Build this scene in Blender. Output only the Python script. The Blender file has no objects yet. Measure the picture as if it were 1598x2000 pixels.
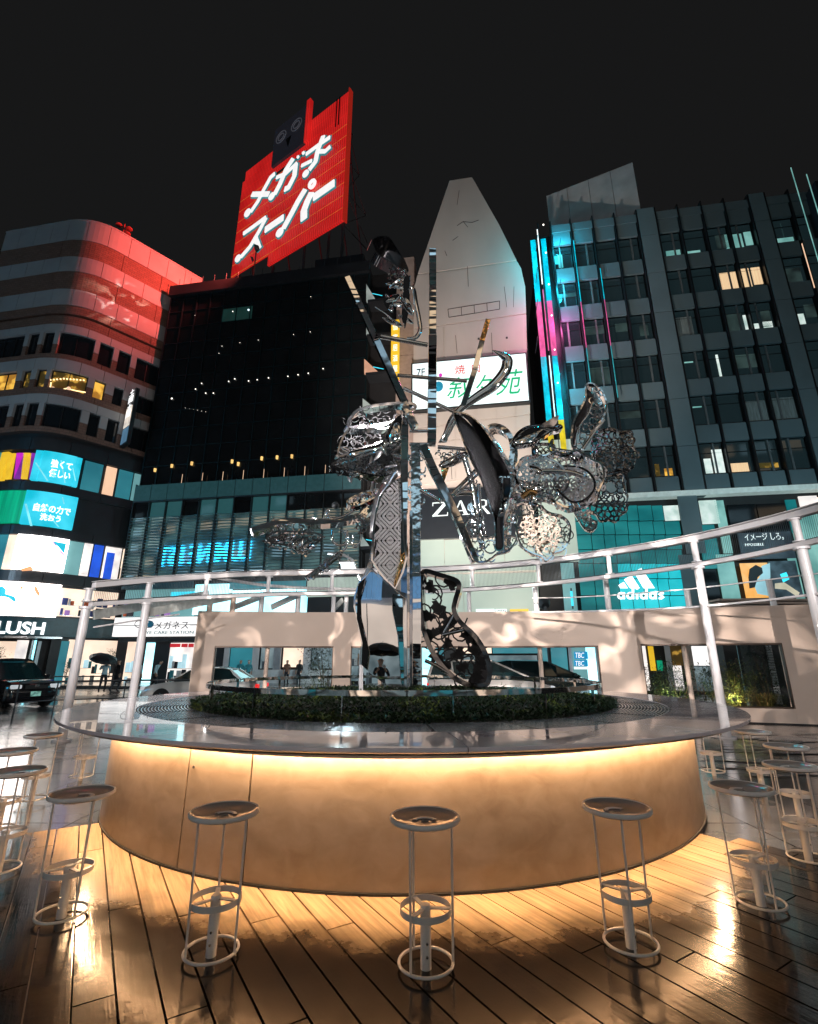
import bpy, math, random
from mathutils import Vector
rnd = random.Random(7)
sc = bpy.context.scene
COL = sc.collection
V = Vector
pi = math.pi
def rad(d): return math.radians(d)

# ------------------------------------------------------------------ camera, world, exposure
CAMZ = 1.68; TILT = rad(16.8); FPX = 963.0
cd = bpy.data.cameras.new('camera'); cam = bpy.data.objects.new('camera', cd); COL.objects.link(cam)
cam.location = (0, 0, CAMZ); cam.rotation_euler = (pi/2 + TILT, 0, 0)
cd.sensor_fit = 'VERTICAL'; cd.sensor_height = 24; cd.sensor_width = 24*1598/2000
cd.lens = FPX/2000*24; cd.clip_end = 2000; cd.clip_start = .05
sc.camera = cam
w = bpy.data.worlds.new('World'); sc.world = w; w.use_nodes = True
bg = w.node_tree.nodes['Background']; bg.inputs[0].default_value = (.0085, .0086, .0088, 1); bg.inputs[1].default_value = 1.0
sc.view_settings.view_transform = 'Standard'; sc.view_settings.look = 'None'
sc.view_settings.exposure = 0.0; sc.view_settings.gamma = 1
sc.render.engine = 'CYCLES'
cy = sc.cycles
cy.use_denoising = True; cy.use_adaptive_sampling = True; cy.adaptive_threshold = .02
cy.max_bounces = 7; cy.diffuse_bounces = 3; cy.glossy_bounces = 5; cy.transparent_max_bounces = 8
cy.sample_clamp_indirect = 6; cy.caustics_reflective = True; cy.blur_glossy = .3

# ------------------------------------------------------------------ pixel helpers (photo pixels -> rays)
CT, ST = math.cos(TILT), math.sin(TILT)
def ray(px, py):
    x = px-799; u = 1000-py
    f = FPX*CT - u*ST; v = FPX*ST + u*CT
    return V((x/f, 1.0, v/f))          # y = 1 ray
def at(px, py, Y):
    r = ray(px, py); return V((r.x*Y, Y, CAMZ + r.z*Y))
def on_z(px, py, z):
    r = ray(px, py); t = (z-CAMZ)/r.z; return V((r.x*t, t, z))
class Plane:
    """a plane through p with horizontal axis at yaw (deg) and lean (deg back)"""
    def __init__(s, p, yaw=0, lean=0):
        s.p = V(p); a = rad(yaw); b = rad(lean)
        s.r = V((math.cos(a), math.sin(a), 0))
        h = V((-math.sin(a), math.cos(a), 0))
        s.u = V((0, 0, 1))*math.cos(b) + h*math.sin(b)
        s.n = s.u.cross(s.r)*-1        # pointing away from the camera
        if s.n.y < 0: s.n = -s.n
    def hit(s, px, py):
        d = ray(px, py); o = V((0, 0, CAMZ))
        return o + d*((s.p-o).dot(s.n)/d.dot(s.n))
    def uv(s, px, py):
        q = s.hit(px, py)-s.p; return q.dot(s.r), q.dot(s.u)
    def at(s, a, b, c=0): return s.p + s.r*a + s.u*b + s.n*c
class Path:
    """a facade line on the ground, left to right"""
    def __init__(s, pts):
        s.p = [V((a, b)) for a, b in pts]; s.c = [0]
        for i in range(len(pts)-1): s.c.append(s.c[-1] + (s.p[i+1]-s.p[i]).length)
        s.L = s.c[-1]
    def seg(s, t):
        i = 0
        while i < len(s.c)-2 and t > s.c[i+1]: i += 1
        return i
    def nrm(s, t):
        def n(i):
            d = (s.p[i+1]-s.p[i]).normalized(); return V((d.y, -d.x))
        i = s.seg(t); a = n(i)
        if abs(t-s.c[i]) < 1e-4 and i > 0: a = (a+n(i-1)).normalized()
        if abs(t-s.c[i+1]) < 1e-4 and i < len(s.p)-2: a = (a+n(i+1)).normalized()
        return a
    def pos(s, t, off=0):
        i = s.seg(t); d = (s.p[i+1]-s.p[i]).normalized(); q = s.p[i]+d*(t-s.c[i])
        return q + s.nrm(t)*off
    def hit(s, px, py):
        r = ray(px, py); best = None
        for i in range(len(s.p)-1):
            a, b = s.p[i], s.p[i+1]; d = b-a
            den = d.x - r.x*d.y
            if abs(den) < 1e-9: continue
            t = (r.x*a.y - a.x)/den; y = a.y + d.y*t
            lo = -9 if i == 0 else -1e-6; hi = 9 if i == len(s.p)-2 else 1+1e-6
            if lo <= t <= hi and y > 0 and (best is None or y < best[2]):
                best = (s.c[i]+t*d.length, CAMZ + r.z*y, y)
        return best
    def rect(s, x0, y0, x1, y1):
        s0 = s.hit(x0, (y0+y1)/2)[0]; s1 = s.hit(x1, (y0+y1)/2)[0]; xm = (x0+x1)/2
        return s0, s1, s.hit(xm, y1)[1], s.hit(xm, y0)[1]
    def stops(s, a, b):
        return [a] + [c for c in s.c[1:-1] if a+1e-3 < c < b-1e-3] + [b]

# ------------------------------------------------------------------ mesh builder
class M:
    def __init__(s): s.v = []; s.f = []; s.sm = False; s.mi = []
    def add(s, vs, fs, mi=0):
        k = len(s.v); s.v += [V(q) for q in vs]; s.f += [tuple(i+k for i in f) for f in fs]; s.mi += [mi]*len(fs); return s
    def hexa(s, b, t, mi=0):
        return s.add(list(b)+list(t), [(3,2,1,0),(4,5,6,7),(0,1,5,4),(1,2,6,5),(2,3,7,6),(3,0,4,7)], mi)
    def box(s, c, d, rz=0, mi=0):
        c = V(c); x, y, z = d[0]/2, d[1]/2, d[2]/2; ca, sa = math.cos(rz), math.sin(rz)
        P = lambda a, b, e: c+V((a*ca-b*sa, a*sa+b*ca, e))
        return s.hexa([P(-x,-y,-z),P(x,-y,-z),P(x,y,-z),P(-x,y,-z)], [P(-x,-y,z),P(x,-y,z),P(x,y,z),P(-x,y,z)], mi)
    def bar(s, a, b, w, d, up=(0,0,1), w2=None, mi=0):
        """rectangular bar a->b, width w across, depth d along up-ish"""
        a, b = V(a), V(b); t = (b-a).normalized(); up = V(up)
        x = t.cross(up)
        if x.length < 1e-4: x = t.cross(V((1,0,0)))
        x.normalize(); y = x.cross(t).normalized(); w2 = w if w2 is None else w2
        q = lambda p, ww: [p-x*ww/2-y*d/2, p+x*ww/2-y*d/2, p+x*ww/2+y*d/2, p-x*ww/2+y*d/2]
        return s.hexa(q(a, w), q(b, w2), mi)
    def prism(s, poly, dv, mi=0):
        n = len(poly); dv = V(dv); P = [V(p) for p in poly]
        return s.add(P+[p+dv for p in P], [tuple(range(n)), tuple(range(2*n-1, n-1, -1))] + [(i, i+n, (i+1) % n+n, (i+1) % n) for i in range(n)], mi)
    def tube(s, pts, r, n=8, closed=False, caps=True, mi=0):
        pts = [V(p) for p in pts]; N = len(pts); rr = r if isinstance(r, (list, tuple)) else [r]*N
        k = len(s.v); prev = None
        for i, p in enumerate(pts):
            a = pts[(i-1) % N] if (i > 0 or closed) else p; b = pts[(i+1) % N] if (i < N-1 or closed) else p
            t = (b-a).normalized() if (b-a).length > 1e-9 else V((0,0,1))
            if prev is None:
                x = t.cross(V((0,0,1)))
                if x.length < .05: x = t.cross(V((0,1,0)))
            else: x = prev - t*prev.dot(t)
            if x.length < 1e-6: x = t.cross(V((1,0,.1)))
            x.normalize(); prev = x; y = t.cross(x)
            for j in range(n):
                c = 2*pi*j/n; s.v.append(p + (x*math.cos(c)+y*math.sin(c))*rr[i])
        for i in range(N if closed else N-1):
            for j in range(n):
                a = k+i*n+j; b = k+i*n+(j+1) % n; c = k+((i+1) % N)*n+(j+1) % n; d = k+((i+1) % N)*n+j
                s.f.append((a, b, c, d)); s.mi.append(mi)
        if caps and not closed:
            s.f.append(tuple(k+j for j in range(n-1, -1, -1))); s.mi.append(mi)
            s.f.append(tuple(k+(N-1)*n+j for j in range(n))); s.mi.append(mi)
        return s
    def lathe(s, prof, n=48, c=(0,0,0), a0=0, a1=2*pi, mi=0):
        c = V(c); full = abs(a1-a0-2*pi) < 1e-6; k = len(s.v); m = n if full else n+1
        for r, z in prof:
            for j in range(m):
                a = a0+(a1-a0)*j/n; s.v.append(c+V((r*math.cos(a), r*math.sin(a), z)))
        for i in range(len(prof)-1):
            for j in range(n):
                j2 = (j+1) % m if full else j+1
                s.f.append((k+i*m+j, k+i*m+j2, k+(i+1)*m+j2, k+(i+1)*m+j)); s.mi.append(mi)
        return s
    def slab(s, path, s0, s1, z0, z1, off=0, th=.1, mi=0):
        st = path.stops(min(s0, s1), max(s0, s1)); k = len(s.v); n = len(st)
        for t in st:
            a = path.pos(t, off); b = path.pos(t, off-th)
            s.v += [V((a.x,a.y,z0)), V((a.x,a.y,z1)), V((b.x,b.y,z1)), V((b.x,b.y,z0))]
        for i in range(n-1):
            for j in range(4):
                s.f.append((k+i*4+j, k+i*4+(j+1) % 4, k+i*4+4+(j+1) % 4, k+i*4+4+j)); s.mi.append(mi)
        s.f.append((k, k+3, k+2, k+1)); s.f.append(tuple(k+(n-1)*4+j for j in range(4))); s.mi += [mi, mi]
        return s
    def mesh(s, name, origin=V((0,0,0))):
        me = bpy.data.meshes.new(name); me.from_pydata([tuple(p-origin) for p in s.v], [], s.f)
        if any(s.mi): me.polygons.foreach_set('material_index', s.mi)
        if s.sm: me.polygons.foreach_set('use_smooth', [True]*len(s.f))
        me.update(); return me
    def build(s, name, mat, parent=None, smooth=False, bevel=0, fix=True):
        s.sm = smooth or s.sm
        og = parent.matrix_basis.translation if parent is not None else V((0,0,0))
        if parent is not None and parent.parent is not None: og = og + parent.parent.matrix_basis.translation
        me = s.mesh(name, og)
        if fix:
            import bmesh
            bm = bmesh.new(); bm.from_mesh(me); bmesh.ops.recalc_face_normals(bm, faces=bm.faces); bm.to_mesh(me); bm.free()
        for m_ in (mat if isinstance(mat, (list, tuple)) else [mat]): me.materials.append(m_)
        if smooth == 'auto':
            me.polygons.foreach_set('use_smooth', [True]*len(me.polygons)); me.set_sharp_from_angle(angle=rad(40))
        o = bpy.data.objects.new(name, me); COL.objects.link(o)
        if parent is not None: o.parent = parent
        if bevel:
            b = o.modifiers.new('b', 'BEVEL'); b.width = bevel; b.segments = 2; b.limit_method = 'ANGLE'
        return o
def empty(name, loc, label=None, cat=None, group=None):
    o = bpy.data.objects.new(name, None); COL.objects.link(o); o.location = loc; o.empty_display_size = .2
    return tag(o, label, cat, group)
def tag(o, label=None, cat=None, group=None, kind=None):
    if label: o['label'] = label
    if cat: o['category'] = cat
    if group: o['group'] = group
    if kind: o['kind'] = kind
    return o
KIDS = {}
def dup(root, loc, rz=0, label=None):
    r = root.copy(); COL.objects.link(r); r.location = loc; r.rotation_euler = (0, 0, rz)
    if label: r['label'] = label
    def rec(src, dst):
        for ch in list(src.children):
            if ch.get('_new'): continue
            c = ch.copy(); COL.objects.link(c); c.parent = dst; c['_new'] = 1; rec(ch, c); del c['_new']
    rec(root, r); return r

# ------------------------------------------------------------------ materials
def nodes(name):
    m = bpy.data.materials.new(name); m.use_nodes = True; nt = m.node_tree
    return m, nt, nt.nodes['Principled BSDF'], nt.nodes, nt.links
def mat(name, col, rough=.5, metal=0., emit=None, es=1., var=.15, vs=3., bump=0., bs=20., rvar=0., rs=4., coat=0., spec=.5, stretch=(1,1,1)):
    m, nt, b, N, L = nodes(name)
    b.inputs['Base Color'].default_value = (*col, 1); b.inputs['Metallic'].default_value = metal
    b.inputs['Roughness'].default_value = rough; b.inputs['Coat Weight'].default_value = coat
    b.inputs['Coat Roughness'].default_value = .04
    b.inputs['Specular IOR Level'].default_value = spec
    tc = N.new('ShaderNodeTexCoord'); mp = N.new('ShaderNodeMapping'); mp.inputs['Scale'].default_value = stretch
    L.new(tc.outputs['Object'], mp.inputs[0])
    def noise(scale, det=4):
        n = N.new('ShaderNodeTexNoise'); n.inputs['Scale'].default_value = scale; n.inputs['Detail'].default_value = det
        L.new(mp.outputs[0], n.inputs[0]); return n
    if var:
        n = noise(vs); r = N.new('ShaderNodeValToRGB'); L.new(n.outputs['Fac'], r.inputs[0])
        r.color_ramp.elements[0].position = .3; r.color_ramp.elements[1].position = .7
        r.color_ramp.elements[0].color = (*[c*(1-var) for c in col], 1); r.color_ramp.elements[1].color = (*[min(1, c*(1+var)) for c in col], 1)
        L.new(r.outputs[0], b.inputs['Base Color'])
    if emit is not None:
        b.inputs['Emission Color'].default_value = (*emit, 1); b.inputs['Emission Strength'].default_value = es
    if rvar:
        n = noise(rs); r = N.new('ShaderNodeMapRange'); L.new(n.outputs['Fac'], r.inputs[0])
        r.inputs[1].default_value = .35; r.inputs[2].default_value = .65
        r.inputs[3].default_value = max(.01, rough-rvar); r.inputs[4].default_value = min(1, rough+rvar); L.new(r.outputs[0], b.inputs['Roughness'])
    if bump:
        n = noise(bs); u = N.new('ShaderNodeBump'); u.inputs['Strength'].default_value = bump; u.inputs['Distance'].default_value = .02
        L.new(n.outputs['Fac'], u.inputs['Height']); L.new(u.outputs[0], b.inputs['Normal'])
    return m
def glow(name, col, es=1., var=.25, vs=1.2, col2=None, stretch=(1,1,1), lo=.35, hi=.65):
    """something that gives off light, with uneven brightness"""
    m, nt, b, N, L = nodes(name)
    b.inputs['Base Color'].default_value = (*[c*.3 for c in col], 1); b.inputs['Roughness'].default_value = .4
    tc = N.new('ShaderNodeTexCoord'); mp = N.new('ShaderNodeMapping'); mp.inputs['Scale'].default_value = stretch
    L.new(tc.outputs['Object'], mp.inputs[0]); n = N.new('ShaderNodeTexNoise'); n.inputs['Scale'].default_value = vs; n.inputs['Detail'].default_value = 3
    L.new(mp.outputs[0], n.inputs[0]); r = N.new('ShaderNodeValToRGB'); L.new(n.outputs['Fac'], r.inputs[0])
    c2 = col2 or [c*(1-var) for c in col]
    r.color_ramp.elements[0].position = lo; r.color_ramp.elements[1].position = hi
    r.color_ramp.elements[0].color = (*c2, 1); r.color_ramp.elements[1].color = (*col, 1)
    L.new(r.outputs[0], b.inputs['Emission Color']); b.inputs['Emission Strength'].default_value = es
    return m

def chrome_mat(name, col=(.82,.83,.85), rough=.04, bump=.25, bs=1.6, stretch=(1,1,1), wav=0):
    m = mat(name, col, rough, 1., var=.04, bump=bump, bs=bs, stretch=stretch)
    for n in m.node_tree.nodes:
        if n.bl_idname == 'ShaderNodeBump': n.inputs['Distance'].default_value = .05
        if n.bl_idname == 'ShaderNodeTexNoise': n.inputs['Detail'].default_value = 1.5
    return m
def brick_mat(name, c1, c2, mortar, scale=1.0, bw=.4, rh=.2):
    m, nt, b, N, L = nodes(name)
    uv = N.new('ShaderNodeUVMap'); t = N.new('ShaderNodeTexBrick')
    L.new(uv.outputs[0], t.inputs[0]); t.inputs['Color1'].default_value = (*c1,1); t.inputs['Color2'].default_value = (*c2,1); t.inputs['Mortar'].default_value = (*mortar,1)
    t.inputs['Scale'].default_value = scale; t.inputs['Brick Width'].default_value = bw; t.inputs['Row Height'].default_value = rh; t.inputs['Mortar Size'].default_value = .012
    L.new(t.outputs[0], b.inputs['Base Color']); b.inputs['Roughness'].default_value = .8
    u = N.new('ShaderNodeBump'); u.inputs['Strength'].default_value = .6; u.inputs['Distance'].default_value = .03; u.invert = True
    L.new(t.outputs['Fac'], u.inputs['Height']); L.new(u.outputs[0], b.inputs['Normal'])
    return m
def planar_uv(o, path):
    """metres along the facade and metres up, as UVs"""
    me = o.data; uv = me.uv_layers.new(name='UVMap')
    og = o.parent.matrix_basis.translation if o.parent is not None else V((0,0,0))
    def s_of(q):
        best = (1e9, 0)
        for i in range(len(path.p)-1):
            a, b = path.p[i], path.p[i+1]; d = b-a; t = max(0, min(1, (V((q.x,q.y))-a).dot(d)/d.length_squared))
            e = (a+d*t-V((q.x,q.y))).length
            if e < best[0]: best = (e, path.c[i]+t*d.length)
        return best[1]
    cache = [s_of(v.co+og) for v in me.vertices]
    for l in me.loops: uv.data[l.index].uv = (cache[l.vertex_index], me.vertices[l.vertex_index].co.z+og.z)

# ------------------------------------------------------------------ lettering
def text_on(body, p0, right, up, W, H, mat_, parent=None, name='lettering', bold=0., ext=.03, shear=0., align=None, nvec=None, warp=None):
    c = bpy.data.curves.new('t', 'FONT'); c.body = body; c.extrude = .5; c.offset = bold; c.shear = shear; c.resolution_u = 3
    c.space_line = 1.05
    if align: c.align_x = align
    o = bpy.data.objects.new('t', c); COL.objects.link(o)
    dg = bpy.context.evaluated_depsgraph_get(); me = bpy.data.meshes.new_from_object(o.evaluated_get(dg))
    bpy.data.objects.remove(o); bpy.data.curves.remove(c)
    xs = [v.co.x for v in me.vertices]; ys = [v.co.y for v in me.vertices]
    x0, x1, y0, y1 = min(xs), max(xs), min(ys), max(ys)
    p0, right, up = V(p0), V(right).normalized(), V(up).normalized(); n = V(nvec).normalized() if nvec else right.cross(up)
    og = V((0,0,0))
    if parent is not None:
        og = parent.matrix_basis.translation.copy()
        if parent.parent is not None: og += parent.parent.matrix_basis.translation
    for v in me.vertices:
        a = (v.co.x-x0)/(x1-x0)*W; b = (v.co.y-y0)/(y1-y0)*H
        if warp: v.co = warp(a/W, b, ext if v.co.z > 0 else 0) - og
        else: v.co = p0 + right*a + up*b + n*(ext if v.co.z > 0 else 0) - og
    me.materials.clear(); me.materials.append(mat_); me.name = name
    o = bpy.data.objects.new(name, me); COL.objects.link(o)
    if parent is not None: o.parent = parent
    return o
def text_path(body, path, rect, mat_, parent, off=.1, **k):
    s0, s1, z0, z1 = path.rect(*rect)
    if k.pop('curve', False):
        def wf(t, b, e): q = path.pos(s0+(s1-s0)*t, off+e); return V((q.x, q.y, z0+b))
        k['warp'] = wf
    a = path.pos(s0, off); b = path.pos(s1, off)
    return text_on(body, (a.x, a.y, z0), (b.x-a.x, b.y-a.y, 0), (0,0,1), (b-a).length, z1-z0, mat_, parent, **k)
# ------------------------------------------------------------------ shared materials
LEDC = (1, .60, .25)
m_black = mat('black_void', (.012,.012,.014), .6, var=.2)
m_dark = mat('dark_panel', (.02,.022,.026), .35, var=.2, vs=.8)
m_conc = mat('concrete', (.30,.29,.28), .8, bump=.3, bs=8)
m_white = mat('white_paint', (.68,.67,.69), .32, var=.05, coat=.4)
m_stool = mat('stool_white_paint', (.80,.76,.73), .3, var=.06, coat=.3)
m_glassd = mat('dark_glass', (.012,.016,.02), .06, var=.1, spec=.8)
m_steel = mat('brushed_steel', (.55,.55,.56), .25, 1., var=.08)
def wet_mat(name, col, puddle=.45, r0=.03, r1=.32, sc_=.9, bump=.12, bs=6., cv=.25, stretch=(1,1,1), soft=.12, bd=.01):
    m, nt, b, N, L = nodes(name)
    tc = N.new('ShaderNodeTexCoord'); mp = N.new('ShaderNodeMapping'); mp.inputs['Scale'].default_value = stretch; L.new(tc.outputs['Object'], mp.inputs[0])
    n = N.new('ShaderNodeTexNoise'); n.inputs['Scale'].default_value = sc_; n.inputs['Detail'].default_value = 6; L.new(mp.outputs[0], n.inputs[0])
    r = N.new('ShaderNodeMapRange'); L.new(n.outputs['Fac'], r.inputs[0]); r.inputs[1].default_value = puddle-soft; r.inputs[2].default_value = puddle+soft
    r.inputs[3].default_value = r0; r.inputs[4].default_value = r1; L.new(r.outputs[0], b.inputs['Roughness'])
    n2 = N.new('ShaderNodeTexNoise'); n2.inputs['Scale'].default_value = 3.; n2.inputs['Detail'].default_value = 8; L.new(mp.outputs[0], n2.inputs[0])
    cr = N.new('ShaderNodeValToRGB'); L.new(n2.outputs['Fac'], cr.inputs[0]); cr.color_ramp.elements[0].position = .3; cr.color_ramp.elements[1].position = .7
    cr.color_ramp.elements[0].color = (*[c*(1-cv) for c in col],1); cr.color_ramp.elements[1].color = (*[c*(1+cv) for c in col],1); L.new(cr.outputs[0], b.inputs['Base Color'])
    n3 = N.new('ShaderNodeTexNoise'); n3.inputs['Scale'].default_value = bs; n3.inputs['Detail'].default_value = 2; L.new(mp.outputs[0], n3.inputs[0])
    u = N.new('ShaderNodeBump'); u.inputs['Strength'].default_value = bump; u.inputs['Distance'].default_value = bd; L.new(n3.outputs['Fac'], u.inputs['Height']); L.new(u.outputs[0], b.inputs['Normal'])
    b.inputs['Specular IOR Level'].default_value = .6; b.inputs['IOR'].default_value = 1.5
    return m
m_ground = wet_mat('wet_asphalt', (.028,.028,.03), .5, .12, .34, .25, .2, 1.6, bd=.015)
m_pave = wet_mat('wet_paving', (.035,.036,.042), .50, .10, .34, .5, .12, 2.2, bd=.010); m_pave.node_tree.nodes['Principled BSDF'].inputs['Coat Weight'].default_value = 1.; m_pave.node_tree.nodes['Principled BSDF'].inputs['Coat IOR'].default_value = 1.85; m_pave.node_tree.nodes['Principled BSDF'].inputs['Coat Roughness'].default_value = .16
# ------------------------------------------------------------------ ground, road, pavement
tag(M().add([(-220,-160,-.03),(220,-160,-.03),(220,300,-.03),(-220,300,-.03)], [(0,1,2,3)]).build('ground', m_ground), kind='structure')
# plaza paving of large square slabs
CX, CY = -.07, 8.02
g = M()
tag(M().box((0, 4, -.01), (70, 27, .03)).build('plaza_bed', mat('wet_joint', (.012,.012,.012), .3), None), kind='structure')
pv = bpy.data.objects.new('plaza_pavement', None)
pm = M()
for ix in range(-22, 22):
    for iy in range(-6, 15):
        x, y = ix*1.2+.6, iy*1.2+.6
        pm.box((x+rnd.uniform(-.002,.002), y, .012+rnd.uniform(-.0015,.0015)), (1.188, 1.188, .02))
tag(pm.build('plaza_pavement', m_pave), kind='structure')
# road beyond the wall, with kerb, pavement and crossing marks
rdp = lambda x, o: 36.1-.165*x-o
def strip(x0, x1, o0, o1, z): return [(x0, rdp(x0,o0), z), (x1, rdp(x1,o0), z), (x1, rdp(x1,o1), z), (x0, rdp(x0,o1), z)]
far = M(); far.prism(strip(-24.5, 60, 0, 5.5, 0), (0,0,.13)); far.prism([(-60, 42,0),(-60,34,0),(-25.5,31.0,0),(-24.5,34.6,0),(-24.5,40,0)], (0,0,.13))
tag(far.build('far_pavement', wet_mat('far_paving', (.10,.10,.10), .5, .08, .3, .8, .2, 5)), kind='structure')
mk = M()
for i in range(9): mk.prism([(-34+i*1.5, 21.5, -.022), (-33.2+i*1.5, 21.5, -.022), (-32.2+i*1.5, 29, -.022), (-33+i*1.5, 29, -.022)], (0,0,.004))
mk.prism(strip(-20, 60, 13.2, 13.35, -.022), (0,0,.004))
tag(mk.build('road_marking', mat('road_paint', (.6,.6,.58), .5, bump=.3, bs=60)), kind='structure')

# pale camouflage-like blots painted on the paving at right
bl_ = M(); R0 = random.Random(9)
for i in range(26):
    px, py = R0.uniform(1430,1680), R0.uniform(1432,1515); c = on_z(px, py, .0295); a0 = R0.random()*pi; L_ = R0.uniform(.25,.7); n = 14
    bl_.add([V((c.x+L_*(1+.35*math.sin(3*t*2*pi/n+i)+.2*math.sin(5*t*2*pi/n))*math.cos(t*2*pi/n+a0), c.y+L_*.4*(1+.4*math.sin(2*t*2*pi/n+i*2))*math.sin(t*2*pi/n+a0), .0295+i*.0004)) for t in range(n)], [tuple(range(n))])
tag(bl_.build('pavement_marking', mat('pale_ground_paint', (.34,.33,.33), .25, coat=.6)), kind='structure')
# ------------------------------------------------------------------ deck planks
def wood_mat():
    m, nt, b, N, L = nodes('wet_deck_board')
    tc = N.new('ShaderNodeTexCoord'); mp = N.new('ShaderNodeMapping'); mp.inputs['Scale'].default_value = (1.2, 22, 22); L.new(tc.outputs['Object'], mp.inputs[0])
    oi = N.new('ShaderNodeObjectInfo')
    n = N.new('ShaderNodeTexNoise'); n.inputs['Scale'].default_value = 1.6; n.inputs['Detail'].default_value = 9; n.inputs['Distortion'].default_value = .6; n.noise_dimensions = '4D'
    L.new(mp.outputs[0], n.inputs[0]); mm = N.new('ShaderNodeMath'); mm.operation = 'MULTIPLY'; mm.inputs[1].default_value = 20; L.new(oi.outputs['Random'], mm.inputs[0]); L.new(mm.outputs[0], n.inputs['W'])
    cr = N.new('ShaderNodeValToRGB'); L.new(n.outputs['Fac'], cr.inputs[0])
    cr.color_ramp.elements[0].position = .3; cr.color_ramp.elements[1].position = .72
    cr.color_ramp.elements[0].color = (.17,.115,.065,1); cr.color_ramp.elements[1].color = (.37,.27,.165,1)
    hs = N.new('ShaderNodeHueSaturation'); mr = N.new('ShaderNodeMapRange'); L.new(oi.outputs['Random'], mr.inputs[0]); mr.inputs[3].default_value = .8; mr.inputs[4].default_value = 1.15
    L.new(mr.outputs[0], hs.inputs['Value']); L.new(cr.outputs[0], hs.inputs['Color']); L.new(hs.outputs[0], b.inputs['Base Color'])
    geo = N.new('ShaderNodeNewGeometry')
    n2 = N.new('ShaderNodeTexNoise'); n2.inputs['Scale'].default_value = 1.1; n2.inputs['Detail'].default_value = 5; L.new(geo.outputs['Position'], n2.inputs[0])
    r = N.new('ShaderNodeMapRange'); L.new(n2.outputs['Fac'], r.inputs[0]); r.inputs[1].default_value = .42; r.inputs[2].default_value = .6; r.inputs[3].default_value = .09; r.inputs[4].default_value = .22
    L.new(r.outputs[0], b.inputs['Roughness'])
    n3 = N.new('ShaderNodeTexNoise'); n3.inputs['Scale'].default_value = 14; n3.inputs['Detail'].default_value = 6; L.new(geo.outputs['Position'], n3.inputs[0])
    ad = N.new('ShaderNodeMath'); ad.operation = 'ADD'; L.new(n.outputs['Fac'], ad.inputs[0]); L.new(n3.outputs['Fac'], ad.inputs[1])
    u = N.new('ShaderNodeBump'); u.inputs['Strength'].default_value = .16; u.inputs['Distance'].default_value = .006; L.new(ad.outputs[0], u.inputs['Height']); L.new(u.outputs[0], b.inputs['Normal'])
    # dry boards under the overhang, wet beyond; colour step also paints the LED pool
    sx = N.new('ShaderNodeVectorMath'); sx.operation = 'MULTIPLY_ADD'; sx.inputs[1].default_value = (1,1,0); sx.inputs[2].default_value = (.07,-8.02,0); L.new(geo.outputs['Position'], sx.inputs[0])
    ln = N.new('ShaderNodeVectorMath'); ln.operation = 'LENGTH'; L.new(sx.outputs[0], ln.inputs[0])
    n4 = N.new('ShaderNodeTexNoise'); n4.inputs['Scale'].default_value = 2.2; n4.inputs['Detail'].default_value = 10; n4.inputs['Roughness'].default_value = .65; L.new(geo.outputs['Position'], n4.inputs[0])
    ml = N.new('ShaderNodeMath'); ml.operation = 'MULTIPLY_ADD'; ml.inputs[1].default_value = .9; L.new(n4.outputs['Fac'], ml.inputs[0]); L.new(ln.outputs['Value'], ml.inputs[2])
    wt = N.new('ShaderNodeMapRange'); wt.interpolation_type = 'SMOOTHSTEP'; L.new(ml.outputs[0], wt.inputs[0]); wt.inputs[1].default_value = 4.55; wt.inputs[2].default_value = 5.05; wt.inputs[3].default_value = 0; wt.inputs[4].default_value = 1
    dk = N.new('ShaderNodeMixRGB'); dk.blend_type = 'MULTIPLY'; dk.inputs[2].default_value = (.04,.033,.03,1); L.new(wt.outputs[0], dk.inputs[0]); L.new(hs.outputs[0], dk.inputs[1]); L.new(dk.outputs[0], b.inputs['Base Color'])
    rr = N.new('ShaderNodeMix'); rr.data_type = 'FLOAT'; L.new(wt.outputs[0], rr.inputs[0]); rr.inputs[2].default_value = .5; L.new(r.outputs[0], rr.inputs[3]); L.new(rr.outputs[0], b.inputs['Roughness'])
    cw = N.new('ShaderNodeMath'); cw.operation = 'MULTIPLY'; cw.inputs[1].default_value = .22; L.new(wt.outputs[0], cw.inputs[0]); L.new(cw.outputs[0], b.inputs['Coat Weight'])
    b.inputs['Specular IOR Level'].default_value = .16
    b.inputs['Coat Roughness'].default_value = .09; L.new(u.outputs[0], b.inputs['Coat Normal'])
    return m
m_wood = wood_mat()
PA = V((.53, -.848)).normalized(); PB = V((.848, .53)).normalized()     # along, across
deck = empty('timber_deck', (0, 4, .014)); deck['kind'] = 'structure'
EL = V((-3.24, 5.89)).dot(PA)
def edge_a(b):
    # right-hand boundary line of the deck
    p = V((2.82, 5.55)); d = V((.79, -.49)); den = PB.x*d.y-PB.y*d.x
    # point a*PA + b*PB on the line p + t d
    q = p - PB*b; t_ = (q.x*PA.y-q.y*PA.x)/(d.y*PA.x-d.x*PA.y) if abs(d.y*PA.x-d.x*PA.y) > 1e-6 else 0
    return (q+d*t_).dot(PA)
PWD = .192; nb = 0
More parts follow.
